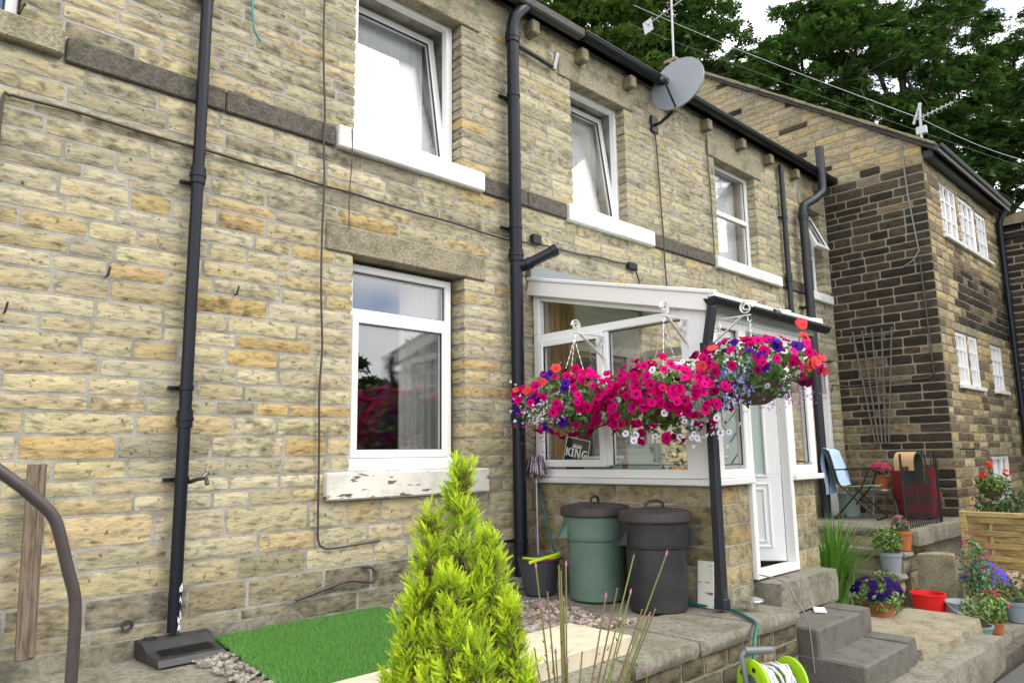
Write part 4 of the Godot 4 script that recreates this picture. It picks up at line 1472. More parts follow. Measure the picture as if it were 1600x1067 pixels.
# ---------------------------------------------------------------- gable house and the house behind it
func build_gable_house() -> void:
	var G := thing("gable_house", "tall soot blackened stone gable house with white casement windows", "house", Vector3(12.5, -0.5, -1.0))
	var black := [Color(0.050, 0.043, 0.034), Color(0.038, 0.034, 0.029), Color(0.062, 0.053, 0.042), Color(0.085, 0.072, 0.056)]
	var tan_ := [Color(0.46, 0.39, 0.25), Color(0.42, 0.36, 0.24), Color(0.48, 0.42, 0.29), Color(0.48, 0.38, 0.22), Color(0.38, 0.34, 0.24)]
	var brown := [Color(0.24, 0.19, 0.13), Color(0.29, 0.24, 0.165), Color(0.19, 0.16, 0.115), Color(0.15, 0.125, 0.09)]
	var rake := func(z: float) -> float:
		return 5.30 + (1.4 - z) * 0.715 if z > -2.56 else 5.30 + 3.96 * 0.715 - (-2.56 - z) * 0.715
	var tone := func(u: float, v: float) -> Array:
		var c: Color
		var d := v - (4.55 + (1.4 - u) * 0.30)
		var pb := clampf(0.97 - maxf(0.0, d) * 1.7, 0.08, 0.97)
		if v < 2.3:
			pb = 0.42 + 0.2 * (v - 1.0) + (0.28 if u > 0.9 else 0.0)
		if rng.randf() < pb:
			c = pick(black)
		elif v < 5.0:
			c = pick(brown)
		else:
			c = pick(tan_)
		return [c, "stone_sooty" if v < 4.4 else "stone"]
	var levels := []
	var y := -0.9
	while y < 8.3:
		levels.append(y)
		y += rng.randf_range(0.09, 0.15)
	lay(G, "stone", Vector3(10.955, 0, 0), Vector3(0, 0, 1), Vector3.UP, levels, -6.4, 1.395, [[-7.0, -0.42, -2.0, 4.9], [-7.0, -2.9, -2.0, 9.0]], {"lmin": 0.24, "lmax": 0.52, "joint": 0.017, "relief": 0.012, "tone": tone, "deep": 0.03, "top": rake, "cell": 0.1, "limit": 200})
	var mb := MB.new()
	# gable wall body
	var P := func(z: float, yy: float) -> Vector3: return Vector3(10.962, yy, z)
	mb.quad_out(P.call(-6.5, -0.9), P.call(1.388, -0.9), P.call(1.388, 5.25), P.call(-6.5, 5.25), Vector3.LEFT)
	mb.tri_out(P.call(-6.5, 5.249), P.call(1.388, 5.249), P.call(-2.56, 8.08), Vector3.LEFT)
	part("gable_wall", mb, M.mortar_old, G)
	mb = MB.new()
	var wins := [[11.60, 12.38, 4.10, 4.93], [12.52, 13.30, 4.10, 4.90], [13.42, 14.04, 4.10, 4.86], [11.60, 12.14, 1.92, 2.68], [12.20, 12.68, 1.92, 2.68], [13.40, 14.08, 1.93, 2.66], [12.75, 13.75, -0.05, 0.92]]
	backing(mb, Vector3(0, 0, 1.39), Vector3.RIGHT, Vector3.UP, 10.972, 14.745, -0.9, 5.3, grow(wins, 0.01), 0.0, 0.35)
	part("wall", mb, M.mortar_old, G)
	mb = MB.new()
	mb.quad_out(Vector3(14.75, -0.9, 1.39), Vector3(14.75, -0.9, -6.5), Vector3(14.75, 5.3, -6.5), Vector3(14.75, 5.3, 1.39), Vector3.RIGHT)
	mb.quad_out(Vector3(10.96, -0.9, -6.5), Vector3(14.75, -0.9, -6.5), Vector3(14.75, 5.3, -6.5), Vector3(10.96, 5.3, -6.5), Vector3.FORWARD)
	mb.tri_out(Vector3(14.75, 5.25, -6.5), Vector3(14.75, 5.25, 1.39), Vector3(14.75, 8.08, -2.56), Vector3.RIGHT)
	part("rear_wall", mb, M.mortar_old, G)
	var tone2 := func(u: float, v: float) -> Array:
		if v > 2.75 and v < 3.75 and u > 11.9:
			return [pick(black) if rng.randf() < 0.75 else pick(brown), "stone_sooty"]
		if v < 2.0 and rng.randf() < 0.35:
			return [pick(brown), "stone_sooty"]
		return [pick(tan_) if rng.randf() < 0.62 else pick(brown), "stone"]
	lay(G, "stone", Vector3(0, 0, 1.40), Vector3.RIGHT, Vector3.UP, levels.filter(func(q): return q < 5.2), 10.955, 14.75, wins, {"lmin": 0.22, "lmax": 0.5, "joint": 0.02, "relief": 0.012, "tone": tone2, "deep": 0.12, "cell": 0.15, "limit": 100})
	mb = MB.new()
	mb.span(Vector3(11.3, 2.7, -0.5), Vector3(14.4, 2.75, 1.03))
	mb.span(Vector3(11.2, -0.1, -0.55), Vector3(14.5, 5.2, -0.5))
	part("room", mb, M.room_dark, G)
	for w in wins:
		var xf := Transform3D(Basis(), Vector3(w[0], w[2], 1.385))
		var ww: float = w[1] - w[0]
		var hh: float = w[3] - w[2]
		mb = MB.new()
		ring(mb, xf, 0, 0, ww, hh, 0.06, -0.05, 0.0, 0.004)
		for k in [1, 2]:
			mb.box(xf * Vector3(ww / 2, hh * k / 3.0, -0.025), Vector3(ww - 0.09, 0.022, 0.04), 0.003)
		for k in [1, 2]:
			mb.box(xf * Vector3(ww * k / 3.0, hh / 2, -0.0255), Vector3(0.026 if k == 1 else 0.05, hh - 0.09, 0.041), 0.003)
		var o := part("window", mb, M.upvc, G)
		mb = MB.new()
		mb.quad_out(xf * Vector3(0.04, 0.04, -0.03), xf * Vector3(ww - 0.04, 0.04, -0.03), xf * Vector3(ww - 0.04, hh - 0.04, -0.03), xf * Vector3(0.04, hh - 0.04, -0.03), Vector3.BACK)
		part("pane", mb, M.glass, o)
		curtain("net_curtain", xf * Vector3(0.05, hh - 0.03, -0.11), xf * Vector3(ww - 0.05, hh - 0.03, -0.11), hh - 0.1, 5, 0.02, Color(0.82, 0.82, 0.84), o)
		mb = MB.new()
		mb.span(Vector3(w[0] - 0.05, w[2] - 0.06, 1.32), Vector3(w[1] + 0.05, w[2], 1.45), 0.008)
		part("sill", mb, M.upvc if w[2] > 1.0 else M.lintel, o)
		mb = MB.new()
		mb.span(Vector3(w[0] - 0.05, w[3] + 0.002, 1.33), Vector3(w[1] + 0.05, w[3] + 0.12, 1.408), 0.006)
		part("lintel", mb, M.lintel, o)
	# an outward opened casement
	var cx := Transform3D(Basis(Vector3.UP, -0.9), Vector3(13.30, 4.14, 1.40)) * Transform3D(Basis(), Vector3(-0.36, 0, 0))
	mb = MB.new()
	ring(mb, cx, 0, 0, 0.36, 0.70, 0.04, -0.035, 0.0, 0.004)
	mb.box(cx * Vector3(0.18, 0.35, -0.018), Vector3(0.02, 0.64, 0.03), 0.002, cx.basis)
	for k in [1, 2]:
		mb.box(cx * Vector3(0.18, 0.7 * k / 3.0, -0.018), Vector3(0.3, 0.02, 0.03), 0.002, cx.basis)
	var sash := part("open_casement", mb, M.upvc, G)
	mb = MB.new()
	mb.quad_out(cx * Vector3(0.03, 0.03, -0.02), cx * Vector3(0.33, 0.03, -0.02), cx * Vector3(0.33, 0.67, -0.02), cx * Vector3(0.03, 0.67, -0.02), cx.basis.z)
	part("pane", mb, M.glass, sash)
	# roof with stone slates and a verge
	mb = MB.new()
	for e in [[1.62, 5.16, -2.56, 8.16], [-6.9, 5.08, -2.56, 8.16]]:
		var a := Vector3(10.88, e[1], e[0])
		var b := Vector3(14.78, e[1], e[0])
		var c := Vector3(14.78, e[3], e[2])
		var d := Vector3(10.88, e[3], e[2])
		mb.quad_out(a, b, c, d, Vector3(0, 1, 0))
		var dn := Vector3(0, -0.07, 0)
		mb.quad_out(a + dn, b + dn, c + dn, d + dn, Vector3(0, -1, 0))
		mb.quad_out(a, d, d + dn, a + dn, Vector3.LEFT)
		mb.quad_out(a, b, b + dn, a + dn, Vector3(0, 0, 1))
	part("roof", mb, M.slate, G)
	for i in 22:
		mb = MB.new()
		var z0 := 1.60 - i * 0.19
		var a := Vector3(10.90, 5.185 + (1.60 - z0) * 0.715, z0)
		var b := Vector3(10.90, 5.185 + (1.60 - z0 + 0.2) * 0.715, z0 - 0.2)
		mb.bar(a, b, rng.randf_range(0.13, 0.2), rng.randf_range(0.025, 0.05), Vector3(0, 1, 0.3), 0.006)
		part("verge_slate", mb, M.corbel, G)
	mb = MB.new()
	mb.lathe([[0.12, 0.0], [0.12, 0.16]], 8, Transform3D(Basis(Vector3(0, 0, 1), -PI / 2).scaled(Vector3.ONE), Vector3(10.86, 8.13, -2.56)))
	mb.bar(Vector3(10.85, 8.2, -2.56), Vector3(14.8, 8.2, -2.56), 0.26, 0.06)
	part("ridge", mb, M.corbel, G)
	mb = MB.new()
	half_gutter(mb, Vector3(10.93, 5.20, 1.60), Vector3(14.72, 5.20, 1.60), 0.055)
	part("gutter", mb, M.gutter_black, G)
	mb = MB.new()
	mb.span(Vector3(10.97, 5.05, 1.40), Vector3(14.72, 5.18, 1.54), 0.01)
	part("fascia", mb, M.gutter_black, G)
	pipe_thing("downpipe", "black downpipe in the corner between the gable house and the farthest house", [Vector3(14.64, -0.9, 1.47), Vector3(14.64, 4.9, 1.47), Vector3(14.66, 5.1, 1.55)], 0.05, [3.6, 1.6], [])
	# the house beyond, its end wall towards us
	var F := thing("dark_house", "soot blackened end wall of the farthest house at the right edge", "house", Vector3(16.5, -0.5, 3.5))
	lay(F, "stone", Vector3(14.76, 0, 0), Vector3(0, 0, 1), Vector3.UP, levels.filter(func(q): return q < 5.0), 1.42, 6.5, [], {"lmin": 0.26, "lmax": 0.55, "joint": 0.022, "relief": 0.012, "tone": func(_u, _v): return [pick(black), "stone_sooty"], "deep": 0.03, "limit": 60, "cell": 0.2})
	mb = MB.new()
	mb.span(Vector3(14.766, -0.9, 1.40), Vector3(19.0, 4.92, 6.5))
	part("wall", mb, M.mortar_old, F)
	mb = MB.new()
	mb.span(Vector3(14.70, 4.60, 1.42), Vector3(14.76, 4.68, 6.5), 0.01)
	part("gutter", mb, M.gutter_black, F)
	mb = MB.new()
	var a0 := Vector3(14.66, 4.92, 1.36)
	var a1 := Vector3(14.66, 6.4, 6.6)
	mb.quad_out(a0, Vector3(19.1, 4.92, 1.36), Vector3(19.1, 6.2, 6.6), a1, Vector3.UP)
	mb.quad_out(a0, a1, Vector3(14.66, 4.8, 6.6), Vector3(14.66, 4.84, 1.36), Vector3.LEFT)
	part("roof", mb, M.corbel, F)
	# trellis
	var o := thing("trellis", "fan shaped weathered wooden trellis on the dark gable wall", "trellis", Vector3(10.9, 1.1, 0.5))
	for i in 5:
		mb = MB.new()
		var zt := 0.26 + i * 0.135
		var zb := 0.44 + i * 0.045
		mb.bar(Vector3(10.90, 2.74, zt), Vector3(10.90, 1.12, zb), 0.025, 0.014, Vector3(0, 0, 1))
		part("slat", mb, M.grey_wood, o)
	for i in 5:
		mb = MB.new()
		var t := 0.06 + i * 0.2
		var z0 := lerpf(0.26, 0.44, t) - 0.02
		var z1 := lerpf(0.80, 0.62, t) + 0.02
		mb.bar(Vector3(10.915, 2.74 - t * 1.62, z0), Vector3(10.915, 2.74 - t * 1.62, z1), 0.022, 0.012, Vector3.UP)
		part("cross_slat", mb, M.grey_wood, o)


# ---------------------------------------------------------------- things on the terrace
func build_bins() -> void:
	for e in [[Vector3(4.225, 0.0, 1.385), Color(0.020, 0.022, 0.026), "black plastic dustbin with domed lid nearest the porch corner", 1.0, 0.35], [Vector3(4.245, 0.0, 0.84), Color(0.115, 0.19, 0.15), "sage green plastic dustbin with dark lid behind the black one", 1.02, -0.3]]:
		var p: Vector3 = e[0]
		var o := thing("dustbin", e[2], "bin", p, "dustbins on the terrace")
		var k: float = e[3]
		var mb := MB.new()
		mb.col = e[1]
		var X := Transform3D(Basis().scaled(Vector3(k, k, k)), p)
		mb.lathe([[0.0, 0.0], [0.185, 0.0], [0.192, 0.008], [0.203, 0.40], [0.205, 0.405], [0.216, 0.412], [0.216, 0.420], [0.219, 0.425], [0.231, 0.585], [0.22, 0.585]], 40, X)
		part("body", mb, M.bin_plastic, o)
		mb = MB.new()
		mb.col = Color(0.040, 0.035, 0.037)
		mb.lathe([[0.236, 0.570], [0.247, 0.575], [0.250, 0.585], [0.246, 0.632], [0.236, 0.640], [0.20, 0.648], [0.12, 0.658], [0.0, 0.662]], 40, X)
		mb.lathe([[0.236, 0.570], [0.228, 0.60]], 40, X)
		var lid := part("lid", mb, M.bin_plastic, o)
		mb = MB.new()
		mb.col = Color(0.040, 0.035, 0.037)
		var a: float = e[4]
		var d := Vector3(cos(a), 0, sin(a))
		mb.tube([p + d * -0.075 + Vector3(0, 0.655 * k, 0), p + d * -0.068 + Vector3(0, 0.69 * k, 0), p + d * -0.03 + Vector3(0, 0.705 * k, 0), p + d * 0.03 + Vector3(0, 0.705 * k, 0), p + d * 0.068 + Vector3(0, 0.69 * k, 0), p + d * 0.075 + Vector3(0, 0.655 * k, 0)], 0.011, 8)
		part("handle", mb, M.bin_plastic, lid)
		# side grips: wedge shaped pockets
		for s in [-1.0, 1.0]:
			mb = MB.new()
			mb.col = e[1]
			var w := Vector3(cos(0.62) * s, 0, sin(0.62) * s)
			var t := Vector3(-w.z, 0, w.x)
			var q := p + w * (0.218 * k)
			var A := q + Vector3(0, 0.53 * k, 0)
			for u in [-1.0, 1.0]:
				var v = t * (0.062 * u)
				mb.tri(A + v, q + w * 0.066 + v + Vector3(0, 0.425 * k, 0), q + v + Vector3(0, 0.425 * k, 0))
				mb.tri(A + v * 0.86, q + v * 0.86 + Vector3(0, 0.425 * k, 0), q + w * 0.064 + v * 0.86 + Vector3(0, 0.425 * k, 0))
			mb.quad_out(q + w * 0.066 + t * 0.062 + Vector3(0, 0.425 * k, 0), q + w * 0.066 - t * 0.062 + Vector3(0, 0.425 * k, 0), q + w * 0.05 - t * 0.062 + Vector3(0, 0.455 * k, 0), q + w * 0.05 + t * 0.062 + Vector3(0, 0.455 * k, 0), w)
			mb.quad_out(q + w * 0.066 + t * 0.062 + Vector3(0, 0.425 * k, 0), q + w * 0.066 - t * 0.062 + Vector3(0, 0.425 * k, 0), q - t * 0.062 + Vector3(0, 0.425 * k, 0), q + t * 0.062 + Vector3(0, 0.425 * k, 0), Vector3.DOWN)
			part("grip", mb, M.bin_plastic, o)
	# mop bucket
	var p := Vector3(4.10, 0.0, 0.40)
	var o := thing("mop_bucket", "dark grey mop bucket with lime green wringer beside the soil pipe", "bucket", p)
	var mb := MB.new()
	mb.col = Color(0.05, 0.052, 0.06)
	mb.lathe([[0.0, 0.0], [0.115, 0.0], [0.118, 0.006], [0.158, 0.245], [0.165, 0.250], [0.165, 0.262], [0.152, 0.262], [0.112, 0.02], [0.0, 0.015]], 28, Transform3D(Basis().scaled(Vector3(1.05, 1, 0.95)), p))
	part("body", mb, M.plastic, o)
	mb = MB.new()
	mb.col = Color(0.52, 0.75, 0.02)
	mb.tube([p + Vector3(-0.20, 0.248, 0.09), p + Vector3(-0.16, 0.262, 0.115), p + Vector3(0.0, 0.292, 0.17), p + Vector3(0.04, 0.298, 0.165)], 0.013, 8)
	mb.lathe([[0.10, 0.255], [0.17, 0.268], [0.172, 0.28], [0.10, 0.272]], 14, Transform3D(Basis(Vector3.UP, 0.2), p), 1.2, 3.4)
	part("wringer", mb, M.plastic, o)
	mb = MB.new()
	mb.col = Color(0.30, 0.04, 0.20)
	mb.lathe([[0.166, 0.25], [0.172, 0.262], [0.15, 0.268]], 18, Transform3D(Basis(), p), 0.6, 3.2)
	part("trim", mb, M.plastic, o)
	# mop, head up against the porch
	o = thing("string_mop", "string mop with purple and white head standing upside down by the porch", "mop", Vector3(4.36, 0.2, 0.16))
	mb = MB.new()
	mb.tube([Vector3(4.30, 0.02, 0.20), Vector3(4.37, 0.86, 0.12)], 0.010, 8)
	part("handle", mb, M.aluminium, o)
	mb = MB.new()
	mb.col = Color(0.38, 0.12, 0.42)
	mb.tube([Vector3(4.335, 0.30, 0.157), Vector3(4.355, 0.46, 0.13)], 0.014, 8)
	part("grip", mb, M.plastic, o)
	mb = MB.new()
	for i in 150:
		mb.col = [Color(0.55, 0.52, 0.55), Color(0.20, 0.09, 0.17), Color(0.48, 0.43, 0.46), Color(0.12, 0.04, 0.10)][i % 4]
		var a := rng.randf() * TAU
		var r := rng.randf_range(0.04, 0.095)
		var c := Vector3(4.37, 0.84, 0.12)
		var d := Vector3(cos(a) * 0.7, 0, sin(a))
		var hh := rng.randf_range(0.12, 0.19)
		mb.tube([c + d * 0.008 + Vector3(0, -0.01, 0), c + d * r + Vector3(0, hh * 0.5, 0), c + d * r * 0.8 + Vector3(0, hh, 0), c + d * (r + 0.012) + Vector3(0, hh * 0.45 - 0.06 * rng.randf(), 0)], 0.0055, 4, false)
	var hd := part("strings", mb, M.cloth, o)
	hd.set_meta("kind", "stuff")
	# hoses
	mb = MB.new()
	var pts := [Vector3(4.46, 0.79, 0.06), Vector3(4.44, 0.74, 0.10), Vector3(4.41, 0.60, 0.16), Vector3(4.36, 0.42, 0.26), Vector3(4.30, 0.31, 0.36), Vector3(4.25, 0.275, 0.46), Vector3(4.24, 0.20, 0.58), Vector3(4.27, 0.06, 0.62), Vector3(4.33, 0.015, 0.75)]
	mb.tube(smooth(pts), 0.010, 8)
	lone("garden_hose", mb, M.hose, "green hose hanging from the tap at the porch wall into the bucket", "hose")
	mb = MB.new()
	pts = [Vector3(4.40, 0.012, 1.10), Vector3(4.46, 0.012, 1.40), Vector3(4.455, 0.012, 1.56), Vector3(4.47, 0.013, 1.70), Vector3(4.43, 0.014, 1.83), Vector3(4.31, 0.016, 1.98), Vector3(4.22, 0.005, 2.09), Vector3(4.10, -0.05, 2.14), Vector3(4.02, -0.16, 2.17), Vector3(3.95, -0.28, 2.22), Vector3(3.92, -0.38, 2.27)]
	mb.tube(smooth(pts), 0.011, 8)
	lone("garden_hose", mb, M.hose, "green hose trailing from the black bin over the terrace edge to the reel", "hose")
	mb = MB.new()
	pts = [Vector3(5.0, 0.16, 1.71), Vector3(5.05, 0.12, 1.88), Vector3(5.0, 0.03, 1.96), Vector3(4.90, 0.01, 2.04), Vector3(4.885, -0.1, 2.10), Vector3(4.88, -0.4, 2.12)]
	mb.tube(smooth(pts), 0.005, 6)
	lone("power_lead", mb, M.cable_grey, "thin grey lead running from the porch door down the terrace corner", "cable")
	mb = MB.new()
	mb.box(Vector3(4.472, 0.15, 1.60), Vector3(0.012, 0.30, 0.12), 0.002, Basis(Vector3(0, 0, 1), -0.10))
	lone("white_board", mb, M.sill_flaked, "small stained white board leaning on the porch wall behind the black bin", "board")
	# tap bodies
	o = thing("garden_tap", "old brass garden tap behind the left downpipe", "tap", Vector3(1.62, 0.93, 0.02))
	mb = MB.new()
	mb.tube([Vector3(1.60, 0.90, 0.0), Vector3(1.605, 0.905, 0.06), Vector3(1.63, 0.92, 0.10), Vector3(1.66, 0.925, 0.15), Vector3(1.66, 0.89, 0.17)], 0.012, 8)
	part("spout", mb, M.rust_steel, o)
	mb = MB.new()
	mb.tube([Vector3(1.645, 0.92, 0.12), Vector3(1.675, 0.955, 0.13)], 0.009, 8)
	mb.tube([Vector3(1.66, 0.975, 0.13), Vector3(1.695, 0.94, 0.13)], 0.007, 6)
	mb.tube([Vector3(1.68, 0.957, 0.10), Vector3(1.68, 0.957, 0.16)], 0.007, 6)
	part("handle", mb, M.aluminium, o)
	# gully cover
	o = thing("drain_cover", "black plastic drain cover with a slotted grille under the left downpipe", "drain cover", Vector3(1.56, 0, 0.2))
	mb = MB.new()
	mb.col = Color(0.028, 0.028, 0.032)
	var prof := [Vector2(0.0, 0.0), Vector2(0.0, 0.085), Vector2(0.13, 0.085), Vector2(0.20, 0.045), Vector2(0.34, 0.030), Vector2(0.36, 0.0)]
	for i in prof.size() - 1:
		var a: Vector2 = prof[i]
		var b: Vector2 = prof[i + 1]
		mb.quad_out(Vector3(1.36 + a.x * 0.06, a.y, 0.02 + a.x), Vector3(1.74 - a.x * 0.06, a.y, 0.02 + a.x), Vector3(1.74 - b.x * 0.06, b.y, 0.02 + b.x), Vector3(1.36 + b.x * 0.06, b.y, 0.02 + b.x), Vector3(0, 1, 0.6))
		for s in [[1.36, 0.06, Vector3.LEFT], [1.74, -0.06, Vector3.RIGHT]]:
			mb.quad_out(Vector3(s[0] + a.x * s[1], a.y, 0.02 + a.x), Vector3(s[0] + b.x * s[1], b.y, 0.02 + b.x), Vector3(s[0] + b.x * s[1], 0, 0.02 + b.x), Vector3(s[0] + a.x * s[1], 0, 0.02 + a.x), s[2])
	part("body", mb, M.bin_plastic, o)
	mb = MB.new()
	mb.col = Color(0.004, 0.004, 0.004)
	for i in 20:
		for j in 4:
			var z := 0.235 + j * 0.026
			mb.box(Vector3(1.42 + i * 0.0137, 0.0535 - (z - 0.20) * 0.107 + 0.001, z), Vector3(0.007, 0.004, 0.016), 0.0, Basis(Vector3.RIGHT, 0.107))
	var sl := part("grille", mb, M.plastic, o)
	sl.set_meta("kind", "stuff")
	mb = MB.new()
	mb.col = Color(0.012, 0.012, 0.013)
	mb.lathe([[0.0, 0.008], [0.026, 0.008], [0.030, 0.012], [0.034, 0.012], [0.034, 0.0]], 16, Transform3D(Basis(), Vector3(1.43, 0.08, 0.08)))
	part("inlet", mb, M.plastic, o)
	mb = MB.new()
	mb.col = Color(0.06, 0.05, 0.055)
	mb.lathe([[0.022, -0.05], [0.022, 0.012], [0.029, 0.012], [0.029, -0.05]], 16, Transform3D(Basis(Vector3.RIGHT, PI / 2), Vector3(1.335, 0.16, 0.012)))
	lone("weep_pipe", mb, M.plastic, "short round pipe end poking from the foot of the wall left of the drain", "pipe")
	for e in [[1.113, 2.06, "rusty hook in the wall left of the downpipe, above its lower neighbour"], [0.66, 1.80, "rusty hook low at the left edge of the wall"], [1.84, 2.06, "rusty stud in the wall just right of the left downpipe"]]:
		mb = MB.new()
		mb.tube([Vector3(e[0], e[1] - 0.02, 0.0), Vector3(e[0], e[1] - 0.02, 0.035), Vector3(e[0] + 0.006, e[1] + 0.03, 0.045)], 0.006, 6)
		lone("wall_hook", mb, M.rust_steel, e[2], "hook")
	# leaning plank
	o = thing("wooden_plank", "weathered wooden plank leaning on the wall behind the handrail", "plank", Vector3(0.84, 0.0, 0.2))
	mb = MB.new()
	var up := Vector3(0.018, 0.90, -0.075).normalized()
	mb.box(Vector3(0.846, 0.56, 0.115), Vector3(0.082, 0.92, 0.028), 0.004, Basis(Vector3.RIGHT, up, Vector3.RIGHT.cross(up)).orthonormalized())
	mb.box(Vector3(0.866, 0.56, 0.128), Vector3(0.022, 0.90, 0.02), 0.003, Basis(Vector3.RIGHT, up, Vector3.RIGHT.cross(up)).orthonormalized())
	part("board", mb, M.old_wood, o)
	# handrail
	o = thing("handrail", "bent rusty steel handrail at the lower left corner", "handrail", Vector3(0.58, -0.6, 2.05))
	mb = MB.new()
	pts = [Vector3(-0.6, 1.80, 1.95), Vector3(0.0, 1.31, 2.03), Vector3(0.378, 1.003, 2.05), Vector3(0.46, 0.93, 2.05), Vector3(0.500, 0.890, 2.05), Vector3(0.522, 0.845, 2.05), Vector3(0.553, 0.734, 2.05), Vector3(0.572, 0.67, 2.05), Vector3(0.579, 0.61, 2.05), Vector3(0.581, 0.434, 2.05), Vector3(0.58, -0.62, 2.05)]
	mb.tube(smooth(pts), 0.016, 16)
	part("rail", mb, M.rust_steel, o)
	mb = MB.new()
	mb.lathe([[0.0, 0.02], [0.05, 0.02], [0.05, 0.0]], 16, Transform3D(Basis(), Vector3(0.58, 0.0, 2.05)))
	part("flange", mb, M.rust_steel, o)
	# kerb at the left
	mb = rock(Vector3(0.55, -0.01, 0.28), Vector3(0.70, 0.10, 1.5), 0.012, 5.0, 8)
	lone("kerb_stone", mb, M.concrete, "low mossy concrete kerb at the lower left by the handrail", "kerb")
	mb = rock(Vector3(0.64, -0.02, 0.0), Vector3(2.35, 0.09, 0.05), 0.012, 15.0, 12)
	lone("wall_skirting", mb, M.concrete, "rough mortar skirting along the foot of the left wall", "skirting")
	# solar light on the terrace corner
	p = Vector3(4.60, 0.0, 1.86)
	o = thing("solar_light", "small round steel solar light on the terrace corner by the downpipe", "lamp", p)
	mb = MB.new()
	mb.lathe([[0.0, 0.0], [0.030, 0.0], [0.034, 0.055], [0.0, 0.056]], 16, Transform3D(Basis(), p))
	part("body", mb, M.clear_glass, o)
	for i in 4:
		mb = MB.new()
		var a := i * TAU / 4
		mb.tube([p + Vector3(cos(a) * 0.04, 0, sin(a) * 0.04), p + Vector3(cos(a) * 0.04, 0.06, sin(a) * 0.04)], 0.005, 6)
		part("leg", mb, M.steel, o)
	mb = MB.new()
	mb.lathe([[0.0, 0.056], [0.075, 0.056], [0.078, 0.062], [0.072, 0.068], [0.03, 0.082], [0.0, 0.084]], 24, Transform3D(Basis(), p))
	part("cap", mb, M.steel, o)
	# hose reel in the bed
	o = thing("hose_reel", "lime green hose reel with grey hose at the foot of the terrace wall", "hose reel", Vector3(3.9, -0.42, 2.35))
	var ax := Vector3(0.90, -0.05, 0.36).normalized()
	var c := Vector3(3.86, -0.20, 2.36)
	for s in [-1.0, 1.0]:
		mb = MB.new()
		mb.col = Color(0.36, 0.62, 0.01)
		var b := Basis(ax.cross(Vector3.UP).normalized(), ax * s, (ax.cross(Vector3.UP)).normalized().cross(ax * s))
		mb.lathe([[0.04, 0.0], [0.045, 0.020], [0.105, 0.016], [0.126, 0.009], [0.130, 0.0], [0.126, -0.006], [0.045, 0.0]], 32, Transform3D(b, c + ax * (0.125 * s)))
		var d := part("disc", mb, M.plastic, o)
		mb = MB.new()
		mb.col = Color(0.10, 0.10, 0.10)
		mb.lathe([[0.0, 0.03], [0.055, 0.026], [0.058, 0.015]], 20, Transform3D(b, c + ax * (0.125 * s)))
		part("hub", mb, M.plastic, d)
		mb = MB.new()
		mb.col = Color(0.015, 0.02, 0.01)
		for i in 5:
			var a := i * TAU / 5
			mb.lathe([[0.0, 0.022], [0.013, 0.022]], 10, Transform3D(b, c + ax * (0.125 * s) + b.x * (cos(a) * 0.086) + b.z * (sin(a) * 0.086)))
		part("slot", mb, M.plastic, d)
	mb = MB.new()
	var bx := Basis(ax.cross(Vector3.UP).normalized(), ax, ax.cross(Vector3.UP).normalized().cross(ax))
	pts = []
	for i in 110:
		var a := i * 0.55
		var r := 0.075 + 0.013 * int(i / 37.0)
		var u := absf(fmod(i / 37.0 * 2.0, 2.0) - 1.0) * 2.0 - 1.0
		pts.append(c + ax * (u * 0.095) + bx.x * (cos(a) * r) + bx.z * (sin(a) * r))
	mb.tube(pts, 0.0085, 6)
	mb.col = Color.WHITE
	part("coiled_hose", mb, M.cable_light, o)
	mb = MB.new()
	mb.col = Color(0.36, 0.62, 0.01)
	for s in [-1.0, 1.0]:
		mb.tube([c + ax * (0.15 * s), c + ax * (0.16 * s) + Vector3(0.04, -0.27, 0.1)], 0.014, 8)
		mb.tube([c + ax * (0.15 * s), c + ax * (0.16 * s) + Vector3(-0.04, -0.27, -0.1)], 0.014, 8)
	part("stand", mb, M.plastic, o)
	mb = MB.new()
	mb.col = Color(0.13, 0.15, 0.15)
	mb.tube([c + ax * -0.17 + Vector3(0, 0, 0), c + ax * -0.17 + Vector3(0.0, 0.15, -0.02), c + ax * -0.14 + Vector3(0.0, 0.17, -0.02)], 0.016, 8)
	mb.tube([c + ax * -0.15 + Vector3(0, 0.17, -0.02), c + ax * 0.03 + Vector3(0.0, 0.165, -0.02)], 0.020, 10)
	part("handle", mb, M.plastic, o)


func smooth(p: Array) -> Array:
	var cv := Curve3D.new()
	for i in p.size():
		var t: Vector3 = (p[mini(i + 1, p.size() - 1)] - p[maxi(i - 1, 0)]) / 6.0
		cv.add_point(p[i], -t, t)
	cv.bake_interval = 0.025
	return Array(cv.get_baked_points())


# ---------------------------------------------------------------- brackets and hanging baskets
func scroll(mb: MB, c: Vector3, x: Vector3, y: Vector3, r: float, turns: float, n: Vector3) -> void:
	var pts := []
	for i in 26:
		var t := i / 25.0
		var a := t * turns * TAU
		pts.append(c + x * (cos(a) * r * (1.0 - 0.78 * t)) + y * (sin(a) * r * (1.0 - 0.78 * t)))
	for i in 25:
		mb.bar(pts[i], pts[i + 1] + (pts[i + 1] - pts[i]) * 0.1, 0.004, 0.020, n)


